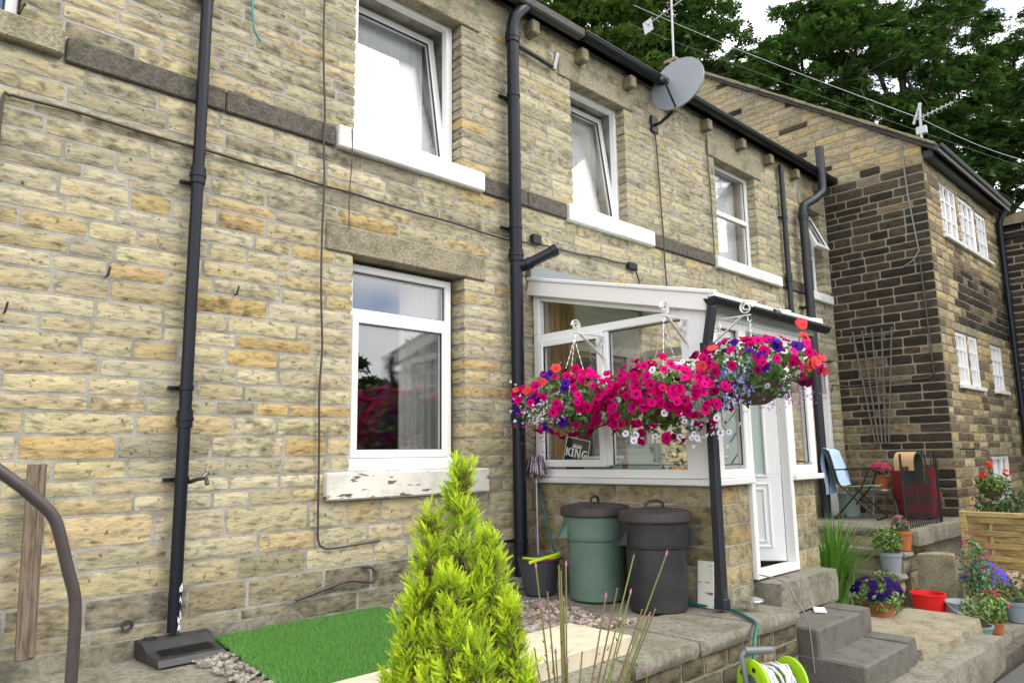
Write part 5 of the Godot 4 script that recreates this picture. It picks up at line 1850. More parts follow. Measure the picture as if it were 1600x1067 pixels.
func bracket(base: Vector3, d: Vector3, l: float, label: String) -> void:
	var o := thing("basket_bracket", label, "bracket", base, "scrolled basket brackets on the porch")
	var n := Vector3.UP.cross(d).normalized()
	var mb := MB.new()
	mb.bar(base + Vector3(0, 0.03, 0) + d * 0.004, base + Vector3(0, -0.20, 0) + d * 0.004, 0.02, 0.006, n)
	mb.bar(base, base + d * l, 0.006, 0.020, n)
	mb.bar(base + Vector3(0, -0.18, 0), base + d * (l * 0.80) + Vector3(0, -0.006, 0), 0.006, 0.020, n)
	part("arm", mb, M.white_paint, o)
	mb = MB.new()
	scroll(mb, base + d * (l - 0.03) + Vector3(0, 0.052, 0), d, Vector3.UP, 0.05, 1.9, n)
	part("scroll", mb, M.white_paint, o)
	mb = MB.new()
	scroll(mb, base + d * 0.055 + Vector3(0, -0.052, 0), -d, Vector3.UP, 0.045, 1.9, n)
	part("scroll", mb, M.white_paint, o)
	mb = MB.new()
	mb.tube([base + d * (l - 0.02), base + d * (l - 0.02) + Vector3(0, -0.035, 0), base + d * (l - 0.005) + Vector3(0, -0.05, 0), base + d * (l + 0.008) + Vector3(0, -0.035, 0)], 0.004, 6)
	part("hook", mb, M.white_paint, o)


func petunia(outer: Color, inner: Color, throat: Color, cup := 0.0, fold := 0.0) -> ArrayMesh:
	var mb := MB.new()
	var R := 0.040
	var rings := [[0.0, -0.016, throat], [0.0055, -0.010, throat], [0.013, -0.002, inner], [0.034, 0.001, outer], [1.0, 0.0, outer]]
	var P := []
	for q in rings.size():
		var row := []
		for i in 15:
			var a := TAU * i / 15.0
			var lobe := 1.0 - 0.16 * pow(absf(sin(a * 2.5)), 6.0)
			var r: float = rings[q][0]
			var z: float = rings[q][1]
			if q == 4:
				r = R * lobe
				z = -0.004 + 0.004 * sin(a * 5.0 + 1.0)
			elif q == 3:
				z += 0.002 * cos(a * 5.0)
			z += cup * pow(r / R, 2.0) + fold * (pow(cos(a) * r / R, 2.0) + 0.6 * sin(a) * r / R * absf(sin(a) * r / R))
			var wave := 0.003 * sin(a * 7.0 + fold * 900.0) * pow(r / R, 3.0)
			row.append(Vector3(cos(a) * r, sin(a) * r * (1.0 - absf(fold) * 9.0), z + wave))
		P.append(row)
	for q in 4:
		for i in 15:
			var j := (i + 1) % 15
			var s := mb.v.size()
			mb.smooth_quad(P[q][i], P[q + 1][i], P[q + 1][j], P[q][j], Vector3(P[q][i].x * -12.0, P[q][i].y * -12.0, 1).normalized(), Vector3(P[q + 1][i].x * 9.0, P[q + 1][i].y * 9.0, 1).normalized(), Vector3(P[q + 1][j].x * 9.0, P[q + 1][j].y * 9.0, 1).normalized(), Vector3(P[q][j].x * -12.0, P[q][j].y * -12.0, 1).normalized())
			mb.c[s] = rings[q][2]
			mb.c[s + 1] = rings[q + 1][2]
			mb.c[s + 2] = rings[q + 1][2]
			mb.c[s + 3] = rings[q][2]
	return mb.mesh()


func small_flower() -> ArrayMesh:
	var mb := MB.new()
	for i in 3:
		var a := TAU * i / 3.0
		var d := Vector3(cos(a), sin(a), 0)
		var t := Vector3(-sin(a), cos(a), 0)
		mb.quad(Vector3.ZERO, d * 0.6 - t * 0.35, d + Vector3(0, 0, 0.1), d * 0.6 + t * 0.35)
	return mb.mesh()


func facing(n: Vector3) -> Basis:
	var up := Vector3.UP if absf(n.y) < 0.95 else Vector3.RIGHT
	var x := up.cross(n).normalized()
	return Basis(x, n.cross(x), n).rotated(n, rng.randf() * TAU)


func build_baskets() -> void:
	bracket(Vector3(4.472, 1.94, 0.80), Vector3.LEFT, 0.36, "white scrolled iron bracket on the porch mullion holding the leftmost basket")
	bracket(Vector3(4.472, 1.965, 1.56), Vector3.LEFT, 0.30, "white scrolled iron bracket on the porch corner post holding the middle basket")
	bracket(Vector3(4.52, 1.94, 1.706), Vector3.BACK, 0.32, "white scrolled iron bracket on the porch front holding the rightmost basket")
	var shapes := [[0.0, 0.0], [0.012, 0.006], [-0.010, 0.010], [0.004, -0.014], [0.020, 0.0]]
	var sets := {}
	for e in [["magenta", Color(0.56, 0.002, 0.125), Color(0.46, 0.002, 0.12), Color(0.03, 0.0, 0.03)], ["crimson", Color(0.42, 0.0015, 0.085), Color(0.33, 0.0015, 0.08), Color(0.02, 0.0, 0.02)], ["pink", Color(0.60, 0.006, 0.17), Color(0.52, 0.003, 0.15), Color(0.04, 0.0, 0.04)], ["white", Color(0.80, 0.78, 0.82), Color(0.60, 0.54, 0.70), Color(0.04, 0.01, 0.12)], ["purple", Color(0.06, 0.008, 0.22), Color(0.045, 0.005, 0.18), Color(0.01, 0.0, 0.05)], ["coral", Color(0.66, 0.065, 0.075), Color(0.60, 0.05, 0.05), Color(0.45, 0.08, 0.02)], ["wine", Color(0.22, 0.008, 0.08), Color(0.14, 0.004, 0.05), Color(0.02, 0.0, 0.01)]]:
		sets[e[0]] = []
		for q in shapes:
			sets[e[0]].append(petunia(e[1], e[2], e[3], q[0], q[1]))
	var sm := small_flower()
	var lf := leaf_mesh(0.055, 0.030)
	# centre, half sizes, hook; zones say which colours sit where (across the view, height)
	var view := Vector3(0.722, 0, 0.692).normalized()
	for B in [
		{"c": Vector3(4.05, 1.40, 0.82), "r": Vector3(0.47, 0.25, 0.40), "hook": Vector3(4.12, 1.89, 0.80), "label": "leftmost hanging basket with coral and purple petunias and white lobelia", "k": 0},
		{"c": Vector3(4.16, 1.39, 1.56), "r": Vector3(0.46, 0.26, 0.44), "hook": Vector3(4.18, 1.91, 1.56), "label": "middle hanging basket crowded with magenta petunias and a few white ones below", "k": 1},
		{"c": Vector3(4.52, 1.58, 2.02), "r": Vector3(0.42, 0.20, 0.42), "hook": Vector3(4.52, 1.89, 2.02), "label": "rightmost hanging basket with blue lobelia and its brown bowl showing", "k": 2}]:
		var c: Vector3 = B.c
		var r: Vector3 = B.r
		var k: int = B.k
		var o := thing("hanging_basket", B.label, "hanging basket", c, "hanging baskets on the porch")
		var bowl := c + Vector3(0, -0.02 if k < 2 else -0.10, 0)
		var mb := MB.new()
		mb.lathe([[0.0, -0.15], [0.07, -0.145], [0.13, -0.11], [0.165, -0.05], [0.175, 0.0], [0.16, 0.0], [0.0, -0.01]], 20, Transform3D(Basis(), bowl))
		part("bowl", mb, M.coir, o)
		for i in 3:
			var a := TAU * i / 3.0 + 0.5
			mb = MB.new()
			var top: Vector3 = B.hook
			var rim := bowl + Vector3(cos(a) * 0.17, 0.0, sin(a) * 0.17)
			for j in 24:
				var e := top.lerp(rim, (j + 0.1) / 24.0)
				var f := top.lerp(rim, (j + 1.1) / 24.0)
				mb.bar(e, f, 0.006 if j % 2 else 0.002, 0.002 if j % 2 else 0.006)
			part("chain", mb, M.steel, o)
		# foliage inside the mound
		var xf := []
		var cs := []
		for i in 820:
			var d := Vector3(rng.randfn(), rng.randfn() * 0.8, rng.randfn()).normalized() * pow(rng.randf(), 0.33)
			var p := Vector3(d.x * r.x, d.y * r.y, d.z * r.z) * 0.97
			if k == 2 and i % 3 == 0:
				p = Vector3(d.x * 0.24, -0.06 - 0.14 * rng.randf(), d.z * 0.24)
			xf.append(Transform3D(facing((d + Vector3(rng.randfn(), rng.randfn() + 0.4, rng.randfn()) * 0.5).normalized()) * Basis(Vector3.RIGHT, -0.6) * rng.randf_range(0.7, 1.4), p))
			var e := rng.randf_range(0.6, 1.4)
			cs.append(Color(0.075 * e, 0.17 * e, 0.028 * e))
		scatter("foliage", lf, M.leaf, xf, cs, o).set_meta("kind", "stuff")
		# petunias
		for i in [150, 215, 125][k]:
			var d := Vector3(rng.randfn(), rng.randfn() * 0.8 + (0.1 if k < 2 else 0.45), rng.randfn() ).normalized()
			if rng.randf() < 0.5 and d.dot(CAM - c) < 0:
				d = -d
				d.y = absf(d.y) * (1.0 if rng.randf() < 0.6 else -1.0)
			var p := Vector3(d.x * r.x, d.y * r.y, d.z * r.z) * rng.randf_range(0.90, 1.08)
			var u := p.dot(view) / 0.42
			var m := "magenta" if rng.randf() < 0.5 else ("crimson" if rng.randf() < 0.7 else "pink")
			var q := rng.randf()
			if k == 0:
				if u < -0.1:
					if p.y > 0.05:
						m = "coral" if q < 0.45 else ("purple" if q < 0.75 else "magenta")
					elif q < 0.4:
						continue
					elif q < 0.55:
						m = "purple"
			elif k == 1:
				if p.y < -0.10 and q < 0.32:
					m = "white"
				elif q < 0.04:
					m = "white"
				if p.y < -0.2:
					p.y -= 0.06 * rng.randf()
			else:
				if p.y < -0.05:
					if q < 0.6:
						continue
					m = "wine" if q < 0.85 else "white"
				elif u > 0.55 and q < 0.5:
					m = "coral"
				elif q < 0.24:
					m = "purple"
				elif q < 0.30:
					m = "coral"
			var f := MeshInstance3D.new()
			f.name = "flower"
			f.mesh = sets[m][rng.randi() % 5]
			f.material_override = M.petal
			var look := (d + (CAM - c).normalized() * 0.25 + Vector3(rng.randfn(), rng.randfn(), rng.randfn()) * 0.35 + Vector3(0, 0.15, 0)).normalized()
			f.transform = Transform3D(facing(look) * Basis().scaled(Vector3.ONE * rng.randf_range(0.72, 1.05) * (0.66 if m == "white" else 1.0)), p)
			o.add_child(f, true)
		# trailing stems of white petunias below the middle basket
		if k == 1:
			for i in 11:
				var a := rng.randf_range(-0.6, 0.7)
				var s := view * a * 0.6 + Vector3(-0.12, -0.20, 0.10)
				var e := s + Vector3(rng.randfn() * 0.03, -rng.randf_range(0.0, 0.10), 0.04)
				mb = MB.new()
				mb.col = Color(0.09, 0.16, 0.04)
				mb.tube([c + s + Vector3(0, 0.1, 0), c + s, c + e], 0.003, 5)
				part("stem", mb, M.leaf, o)
				var f := MeshInstance3D.new()
				f.name = "flower"
				f.mesh = sets["white"][i % 5]
				f.material_override = M.petal
				f.transform = Transform3D(facing(Vector3(-0.7 + rng.randfn() * 0.2, 0.1, 0.7).normalized()) * rng.randf_range(0.5, 0.66), e)
				o.add_child(f, true)
		if k == 2:
			# one tall shoot with pale coral flowers
			mb = MB.new()
			mb.col = Color(0.14, 0.24, 0.06)
			var s := c + view * 0.30 + Vector3(0, 0.1, 0)
			mb.tube([s, s + Vector3(0.02, 0.1, 0.02), s + Vector3(0.03, 0.19, 0.03)], 0.005, 6)
			part("stem", mb, M.leaf, o)
			for i in 5:
				var f := MeshInstance3D.new()
				f.name = "flower"
				f.mesh = sets["coral"][i]
				f.material_override = M.petal
				var h := [0.20, 0.19, 0.18, 0.10, 0.08][i] as float
				f.transform = Transform3D(facing(Vector3(-0.6 + 0.3 * i - 0.5, 0.2, 0.6).normalized()) * 1.0, s - c + Vector3(0.03 - 0.02 * i, h, 0.03 + 0.015 * i))
				o.add_child(f, true)
		# lobelia: clouds of tiny flowers
		xf = []
		cs = []
		for i in [380, 330, 420][k]:
			var z := Vector3.ZERO
			var col: Color
			if k == 0:
				z = view * rng.randfn() * 0.10 + Vector3(-0.10, -0.06, -0.02) + Vector3(rng.randfn() * 0.09, rng.randfn() * 0.10, rng.randfn() * 0.06)
				z += (CAM - c).normalized() * 0.22 - view * 0.10
				col = Color(0.80, 0.78, 0.84) if rng.randf() < 0.6 else Color(0.40, 0.10, 0.35)
				if z.y < -0.16:
					col = Color(0.32, 0.05, 0.24)
			elif k == 1:
				z = (CAM - c).normalized() * 0.26 + view * (0.24 + rng.randfn() * 0.11) + Vector3(0, -0.02 + rng.randfn() * 0.12, 0)
				col = Color(0.82, 0.82, 0.86)
			else:
				if i < 250:
					z = (CAM - c).normalized() * 0.22 + view * (-0.14 + rng.randfn() * 0.09) + Vector3(0, -0.10 + rng.randfn() * 0.09, 0)
					col = Color(0.25, 0.32, 0.80) if rng.randf() < 0.8 else Color(0.7, 0.72, 0.85)
				else:
					z = (CAM - c).normalized() * 0.10 + view * (0.22 + rng.randfn() * 0.10) + Vector3(0, -0.17 + rng.randfn() * 0.05, 0)
					col = Color(0.36, 0.16, 0.50)
			xf.append(Transform3D(facing(((CAM - c).normalized() + Vector3(rng.randfn(), rng.randfn(), rng.randfn()) * 0.6).normalized()) * rng.randf_range(0.008, 0.014), z))
			cs.append(col * rng.randf_range(0.8, 1.1))
		scatter("lobelia", sm, M.petal, xf, cs, o).set_meta("kind", "stuff")


# ---------------------------------------------------------------- plants
func build_conifer() -> void:
	var P := Vector3(1.73, -0.42, 2.32)
	var o := thing("conifer", "bright yellow green dwarf conifer in the foreground bed", "tree", P)
	var mb := MB.new()
	mb.tube([P, P + Vector3(0.01, 0.6, 0), P + Vector3(0, 1.40, 0)], [0.03, 0.02, 0.004], 8)
	part("trunk", mb, M.bark, o)
	# a flat feathery spray
	var s := MB.new()
	var L := 0.10
	s.quad(Vector3(-0.0022, 0, 0), Vector3(0.0022, 0, 0), Vector3(0.001, L, 0.008), Vector3(-0.001, L, 0.008))
	for i in 9:
		var y := 0.012 + i * 0.0095
		for sd in [-1.0, 1.0]:
			var l := (0.030 - i * 0.0022) * (1.0 if (i + int(sd)) % 2 else 0.75)
			var a := Vector3(0, y, y * 0.08)
			var e := a + Vector3(sd * l * 0.72, l * 0.85, 0.006 * sin(i * 2.0))
			var w := Vector3(0.0019, -0.0008, 0.0016)
			s.tri(a - w, a + w, e)
			s.tri(a - w + Vector3(0, 0, 0.002), e, a + w)
			var m := a.lerp(e, 0.45)
			var e2 := m + Vector3(-sd * l * 0.05, l * 0.5, 0.004)
			s.tri(m - w, m + w, e2)
	var spray := s.mesh()
	var xf := []
	var cs := []
	# leaders: offset across and towards the view, top height, radius; each carries many tufts
	var lead := [[0.0, 0.0, 1.48, 0.23], [-0.14, 0.03, 1.30, 0.185], [0.14, -0.02, 1.22, 0.18], [-0.20, 0.07, 1.06, 0.165], [0.225, 0.05, 0.99, 0.165], [-0.03, 0.16, 1.10, 0.175], [0.09, 0.19, 0.93, 0.165], [-0.07, -0.15, 1.14, 0.19], [0.11, -0.17, 1.02, 0.175], [-0.285, 0.02, 0.84, 0.13], [0.295, 0.09, 0.78, 0.13], [-0.12, 0.22, 0.80, 0.145]]
	var view := Vector3(0.722, 0, 0.692)
	var fore := Vector3(-0.692, 0, 0.722)
	for q in lead.size():
		var e: Array = lead[q]
		for i in int(e[2] * e[3] * 900.0):
			var t := pow(rng.randf(), 0.9)
			var y: float = lerpf(0.05, e[2] - 0.10, t)
			var a := rng.randf() * TAU
			var d := Vector3(cos(a), 0, sin(a))
			var rr: float = e[3] * pow(1.0 - t, 0.7) * rng.randf_range(0.55, 1.0) + 0.004
			var c0: Vector3 = view * (e[0] * (1.0 - 0.25 * t)) + fore * (e[1] * (1.0 - 0.25 * t)) + Vector3(0, y, 0) + d * rr * 0.55
			var axis := (d * rng.randf_range(0.35, 0.85) * (1.0 - 0.6 * t) + Vector3(rng.randfn() * 0.18, 0.85, rng.randfn() * 0.18)).normalized()
			var l := rng.randf_range(0.06, 0.115) * (1.0 - 0.2 * t)
			var young := rng.randf()
			for k in 15:
				var s2 := k / 14.0
				var out := Vector3(rng.randfn(), rng.randfn(), rng.randfn())
				out = (out - axis * out.dot(axis)).normalized()
				var dir := (axis + out * (1.0 - 0.55 * s2) * 0.95).normalized()
				var side := dir.cross(Vector3(rng.randfn(), rng.randfn(), rng.randfn())).normalized()
				xf.append(Transform3D(Basis(side, dir, side.cross(dir)) * rng.randf_range(0.30, 0.58) * (1.0 - 0.2 * s2), c0 + axis * (l * s2)))
				var c := Color(0.28, 0.46, 0.035).lerp(Color(0.74, 0.86, 0.03), clampf(s2 * 0.75 + young * 0.45 - 0.1 + rng.randfn() * 0.1, 0.0, 1.0))
				cs.append(c * rng.randf_range(0.85, 1.15))
			if rng.randf() < 0.35:
				for k in 6:
					var dir := (axis * 0.5 + Vector3(rng.randfn(), rng.randfn(), rng.randfn()) * 0.5).normalized()
					var side := dir.cross(Vector3.UP + d * 0.1).normalized()
					xf.append(Transform3D(Basis(side, dir, side.cross(dir)) * 0.6, c0 - d * rr * 0.3))
					cs.append(Color(0.22, 0.15, 0.06))
	scatter("foliage", spray, M.leaf, xf, cs, o).set_meta("kind", "stuff")


func build_turf() -> void:
	var mb := MB.new()
	for i in 4:
		var a := i * 1.7
		var b := Vector3(cos(a), 0, sin(a)) * 0.004 * (i % 3)
		var w := Vector3(sin(a), 0, -cos(a)) * 0.0016
		var t := b + Vector3(cos(a * 2.0) * 0.006, 0.020 + 0.003 * i, sin(a * 2.0) * 0.006)
		mb.tri(b - w, b + w, t)
	var blade := mb.mesh()
	var o := MB.new()
	var ground := [[Vector3(1.80, 0.012, 0.03), Vector3(2.5, 0.014, 0.03), Vector3(2.92, 0.014, 0.03)], [Vector3(1.72, 0.012, 0.7), Vector3(2.5, 0.014, 0.7), Vector3(2.92, 0.014, 0.7)], [Vector3(1.60, 0.012, 1.49), Vector3(2.5, 0.014, 1.49), Vector3(2.92, 0.014, 1.49)]]
	o.sheet(ground, true)
	var t := struct("turf", o, M.turf_base)
	var xf := []
	var cs := []
	for i in 42000:
		var z := rng.randf_range(0.03, 1.49)
		var x := rng.randf_range(1.80 - z * 0.13, 2.92)
		xf.append(Transform3D(Basis(Vector3.UP, rng.randf() * TAU).scaled(Vector3.ONE * rng.randf_range(0.7, 1.25)), Vector3(x, 0.012, z)))
		var e := rng.randf_range(0.7, 1.3)
		cs.append(Color(0.13 * e, 0.34 * e, 0.070 * e) if rng.randf() < 0.9 else Color(0.17 * e, 0.28 * e, 0.07 * e))
	var g := scatter("artificial_grass", blade, M.leaf, xf, cs, self)
	g.set_meta("kind", "stuff")
	g.set_meta("label", "bright green artificial grass laid along the wall")
	g.set_meta("category", "grass")
	# pebbles between turf and bins
	mb = rock(Vector3(-1, -0.6, -1), Vector3(1, 0.6, 1), 0.3, 4.0, 3)
	xf = []
	cs = []
	for i in 2300:
		var z := rng.randf_range(0.15, 1.5)
		var x := rng.randf_range(2.93, 3.92 - 0.1 * z + 0.06 * sin(z * 9.0))
		xf.append(Transform3D(Basis.from_euler(Vector3(rng.randf() * 0.5, rng.randf() * TAU, rng.randf() * 0.5)) * rng.randf_range(0.008, 0.020), Vector3(x, rng.randf_range(0.0, 0.012), z)))
		var e := rng.randf_range(0.5, 1.3)
		cs.append([Color(0.28, 0.24, 0.19), Color(0.36, 0.32, 0.28), Color(0.18, 0.15, 0.12), Color(0.40, 0.30, 0.24)][i % 4] * e)
	for i in 260:
		xf.append(Transform3D(Basis.from_euler(Vector3(rng.randf() * 0.5, rng.randf() * TAU, rng.randf() * 0.5)) * rng.randf_range(0.006, 0.016), Vector3(rng.randf_range(1.55, 1.75), 0.004, rng.randf_range(0.3, 1.5))))
		cs.append(Color(0.35, 0.32, 0.26) * rng.randf_range(0.5, 1.2))
	g = scatter("pebbles", mb.mesh(), M.pebble, xf, cs, self)
	g.set_meta("kind", "stuff")
	g.set_meta("label", "brown and grey pebbles between the turf and the bins")
	g.set_meta("category", "pebbles")


func blades(o: Node3D, nm: String, n: int, l: float, w: float, spread: float, col: Color, up := 1.0) -> void:
	for i in n:
		var mb := MB.new()
		var a := rng.randf() * TAU
		var lean := rng.randf() * spread
		var d := Vector3(cos(a), 0, sin(a))
		var s := d.cross(Vector3.UP)
		var ll := l * rng.randf_range(0.65, 1.1)
		var root := org[o] as Vector3 + d * rng.randf() * 0.06 + Vector3(rng.randfn(), 0, rng.randfn()) * 0.03
		var e := rng.randf_range(0.75, 1.3)
		mb.col = Color(col.r * e, col.g * e, col.b * e)
		var prev := []
		for j in 6:
			var t := j / 5.0
			var p := root + Vector3(0, ll * (t - 0.22 * lean * t * t * t) * up, 0) + d * (ll * lean * t * t)
			var ww := w * (1.0 - t * t) * 0.5 + 0.0006
			var row := [p - s * ww, p + s * ww]
			if prev:
				mb.quad(prev[0], prev[1], row[1], row[0])
			prev = row
		part(nm, mb, M.leaf, o)


func pot(p: Vector3, r: float, h: float, m: Material, col: Color, label: String, nm := "plant_pot", taper := 0.75) -> Node3D:
	var o := thing(nm, label, "plant pot", p)
	var mb := MB.new()
	mb.col = col
	mb.lathe([[0.0, 0.0], [r * taper, 0.0], [r * taper + 0.002, 0.004], [r * 0.96, h * 0.82], [r * 1.03, h * 0.83], [r * 1.05, h], [r * 0.93, h], [r * 0.9, h * 0.85]], 24, Transform3D(Basis(), p))
	part("pot", mb, m, o)
	mb = MB.new()
	mb.lathe([[0.0, h * 0.88], [r * 0.92, h * 0.86]], 20, Transform3D(Basis(), p))
	part("soil", mb, M.soil, o)
	return o


func bush(o: Node3D, c: Vector3, r: Vector3, n: int, size: float, col: Color, fl: Color = Color.BLACK, nf := 0) -> void:
	var xf := []
	var cs := []
	for i in n:
		var d := Vector3(rng.randfn(), rng.randfn(), rng.randfn()).normalized() * pow(rng.randf(), 0.4)
		xf.append(Transform3D(facing((d + Vector3(rng.randfn(), rng.randfn() + 0.5, rng.randfn()) * 0.5).normalized()) * Basis(Vector3.RIGHT, -0.6) * size, c - o.position + d * r))
		cs.append(col * rng.randf_range(0.6, 1.5))
	scatter("foliage", leaf_mesh(1.0, 0.5), M.leaf, xf, cs, o).set_meta("kind", "stuff")
	if nf:
		xf = []
		cs = []
		for i in nf:
			var d := Vector3(rng.randfn(), absf(rng.randfn()) + 0.2, rng.randfn()).normalized()
			xf.append(Transform3D(facing((d + (CAM - c).normalized()).normalized()) * size * 0.6, c - o.position + d * r * 1.05))
			cs.append(fl * rng.randf_range(0.8, 1.2))
		scatter("blossom", small_flower(), M.petal, xf, cs, o).set_meta("kind", "stuff")


func build_plants() -> void:
	# tall stems with pink buds, right foreground
	for e in [[Vector3(2.03, -0.42, 2.53), 0.98, 22, "tall wiry flower stems with pink buds in front of the cream slab"], [Vector3(2.42, -0.42, 2.58), 0.60, 7, "short stems with pink buds at the bottom edge below the bins"], [Vector3(1.98, -0.42, 2.22), 0.50, 5, "low pink budded stems at the right foot of the conifer"]]:
		var p: Vector3 = e[0]
		var o := thing("flower_stems", e[3], "plant", p)
		for i in e[2]:
			var mb := MB.new()
			var a := rng.randf() * TAU
			var lean := rng.randf_range(0.03, 0.42)
			var d := Vector3(cos(a), 0, sin(a))
			var l: float = e[1] * rng.randf_range(0.72, 1.1)
			mb.col = Color(0.22, 0.22, 0.07) if rng.randf() < 0.5 else Color(0.28, 0.17, 0.09)
			var t := p + d * (lean * l) + Vector3(0, l, 0)
			mb.tube([p + d * 0.02, p + d * (lean * l * 0.4) + Vector3(0, l * 0.5, 0), t], [0.005, 0.004, 0.0028], 6)
			var st := part("stem", mb, M.leaf, o)
			mb = MB.new()
			mb.col = Color(0.15, 0.24, 0.07)
			for j in 16:
				var q := p.lerp(t, 0.12 + 0.045 * j)
				var b := rng.randf() * TAU
				var f := Vector3(cos(b), 0.9, sin(b)).normalized()
				var s := f.cross(Vector3.UP).normalized() * 0.004
				var ll := rng.randf_range(0.03, 0.09) * (1.1 - j * 0.05)
				mb.tri(q - s, q + s, q + f * ll)
				mb.tri(q - s, q + f * ll, q + s)
			part("leaf", mb, M.leaf, st)
			if i % 2 == 0:
				mb = MB.new()
				mb.col = Color(0.50, 0.20, 0.34)
				var n := (t - p).normalized()
				mb.tube([t, t + n * 0.008, t + n * 0.022], [0.0025, 0.0055, 0.0015], 6)
				part("bud", mb, M.petal, o)
	# grass clump by the steps
	var g := thing("grass_clump", "tall green clump of strappy leaves beside the porch steps", "plant", Vector3(7.55, -0.60, 1.15))
	blades(g, "leaf", 230, 1.0, 0.024, 0.85, Color(0.10, 0.24, 0.03))
	var o := pot(Vector3(8.74, -0.055, 1.40), 0.115, 0.21, M.terracotta, Color.WHITE, "orange terracotta pot with a small plant on the top step")
	bush(o, Vector3(8.74, 0.22, 1.40), Vector3(0.11, 0.08, 0.11), 160, 0.05, Color(0.10, 0.13, 0.06), Color(0.32, 0.08, 0.11), 9)
	o = pot(Vector3(8.50, -0.275, 1.36), 0.115, 0.22, M.plastic, Color(0.27, 0.30, 0.33), "grey banded pot with a leafy bush on the second step")
	bush(o, Vector3(8.50, 0.07, 1.34), Vector3(0.17, 0.16, 0.17), 330, 0.06, Color(0.12, 0.20, 0.04))
	o = pot(Vector3(8.31, -0.495, 1.33), 0.11, 0.17, M.plastic, Color(0.20, 0.21, 0.20), "squat grey pot with wispy grass on the third step")
	bush(o, Vector3(8.31, -0.28, 1.33), Vector3(0.15, 0.06, 0.15), 160, 0.05, Color(0.14, 0.18, 0.09))
	o = pot(Vector3(7.05, -0.44, 1.74), 0.13, 0.13, M.terracotta, Color.WHITE, "low terracotta pot of dark purple petunias beside the steps", "plant_pot", 0.85)
	bush(o, Vector3(7.05, -0.26, 1.74), Vector3(0.24, 0.15, 0.22), 420, 0.06, Color(0.11, 0.20, 0.05))
	var pur := petunia(Color(0.020, 0.006, 0.075), Color(0.015, 0.004, 0.055), Color(0.004, 0.0, 0.015))
	for i in 17:
		var d := Vector3(rng.randfn() - 0.5, absf(rng.randfn()) * 0.8, rng.randfn() + 0.3).normalized()
		var f := MeshInstance3D.new()
		f.name = "flower"
		f.mesh = pur
		f.material_override = M.petal
		f.transform = Transform3D(facing((d + Vector3(-0.4, 0.2, 0.4)).normalized()) * rng.randf_range(0.9, 1.2), Vector3(0, 0.20, 0) + d * Vector3(0.22, 0.15, 0.20))
		o.add_child(f, true)
	# buckets
	o = thing("red_tub", "bright red plastic tub by the upright slab", "tub", Vector3(8.22, -0.66, 1.78))
	var mb := MB.new()
	mb.col = Color(0.68, 0.012, 0.012)
	mb.lathe([[0.0, 0.0], [0.13, 0.0], [0.135, 0.01], [0.155, 0.255], [0.163, 0.26], [0.163, 0.275], [0.146, 0.275], [0.125, 0.02], [0.0, 0.015]], 28, Transform3D(Basis(), Vector3(8.22, -0.66, 1.78)))
	part("body", mb, M.plastic, o)
	o = thing("bucket", "pale blue grey bucket with wire handle next to the red tub", "bucket", Vector3(8.28, -0.66, 2.06))
	mb = MB.new()
	mb.col = Color(0.33, 0.38, 0.42)
	mb.lathe([[0.0, 0.0], [0.105, 0.0], [0.145, 0.20], [0.155, 0.205], [0.155, 0.22], [0.14, 0.22], [0.10, 0.02], [0.0, 0.015]], 28, Transform3D(Basis(), Vector3(8.28, -0.66, 2.06)))
	part("body", mb, M.plastic, o)
	mb = MB.new()
	var pts := []
	for i in 11:
		var a := PI * i / 10.0
		pts.append(Vector3(8.28, -0.45, 2.06) + Vector3(-0.6, 0, 0.6).normalized() * (sin(a) * 0.16) + Vector3(0.7, 0, 0.7) * (cos(a) * 0.155 / 0.99) + Vector3(0, -sin(a) * 0.10, 0))
	mb.tube(pts, 0.005, 6)
	part("handle", mb, M.steel, o)
	o = pot(Vector3(7.78, -0.67, 2.30), 0.13, 0.13, M.plastic, Color(0.20, 0.30, 0.28), "wide teal pot with feathery plant on the ledge")
	bush(o, Vector3(7.78, -0.42, 2.30), Vector3(0.14, 0.15, 0.14), 200, 0.06, Color(0.16, 0.22, 0.07))
	o = pot(Vector3(8.20, -0.68, 2.34), 0.075, 0.10, M.terracotta, Color.WHITE, "tiny red pot on the ledge beside the teal pot")
	bush(o, Vector3(8.20, -0.46, 2.34), Vector3(0.13, 0.15, 0.13), 150, 0.07, Color(0.13, 0.24, 0.04), Color(0.3, 0.04, 0.06), 6)
	o = pot(Vector3(9.0, -0.70, 2.36), 0.125, 0.20, M.plastic, Color(0.25, 0.29, 0.33), "blue grey pot with pale blossom in front of the woven fence")
	bush(o, Vector3(9.0, -0.38, 2.36), Vector3(0.17, 0.14, 0.17), 200, 0.05, Color(0.12, 0.17, 0.06), Color(0.5, 0.36, 0.30), 26)
	o = pot(Vector3(8.85, -0.68, 2.12), 0.11, 0.16, M.plastic, Color(0.10, 0.11, 0.12), "dark pot with a mound of blue violet flowers by the fence")
	bush(o, Vector3(8.85, -0.34, 2.12), Vector3(0.20, 0.20, 0.20), 260, 0.06, Color(0.10, 0.18, 0.06), Color(0.10, 0.08, 0.42), 70)
	o = thing("leafy_plant", "tall feathery plant with dark red flower heads between the slab and the fence", "plant", Vector3(8.62, -0.68, 2.12))
	bush(o, Vector3(8.62, -0.25, 2.12), Vector3(0.16, 0.42, 0.16), 420, 0.06, Color(0.10, 0.20, 0.08), Color(0.25, 0.03, 0.12), 14)
	# shrub and hanging basket on the gable house front
	o = thing("shrub", "dark leafy shrub rising behind the woven fence", "shrub", Vector3(11.3, -0.8, 1.75))
	bush(o, Vector3(11.1, 0.25, 1.8), Vector3(0.55, 0.45, 0.28), 700, 0.07, Color(0.06, 0.10, 0.03))
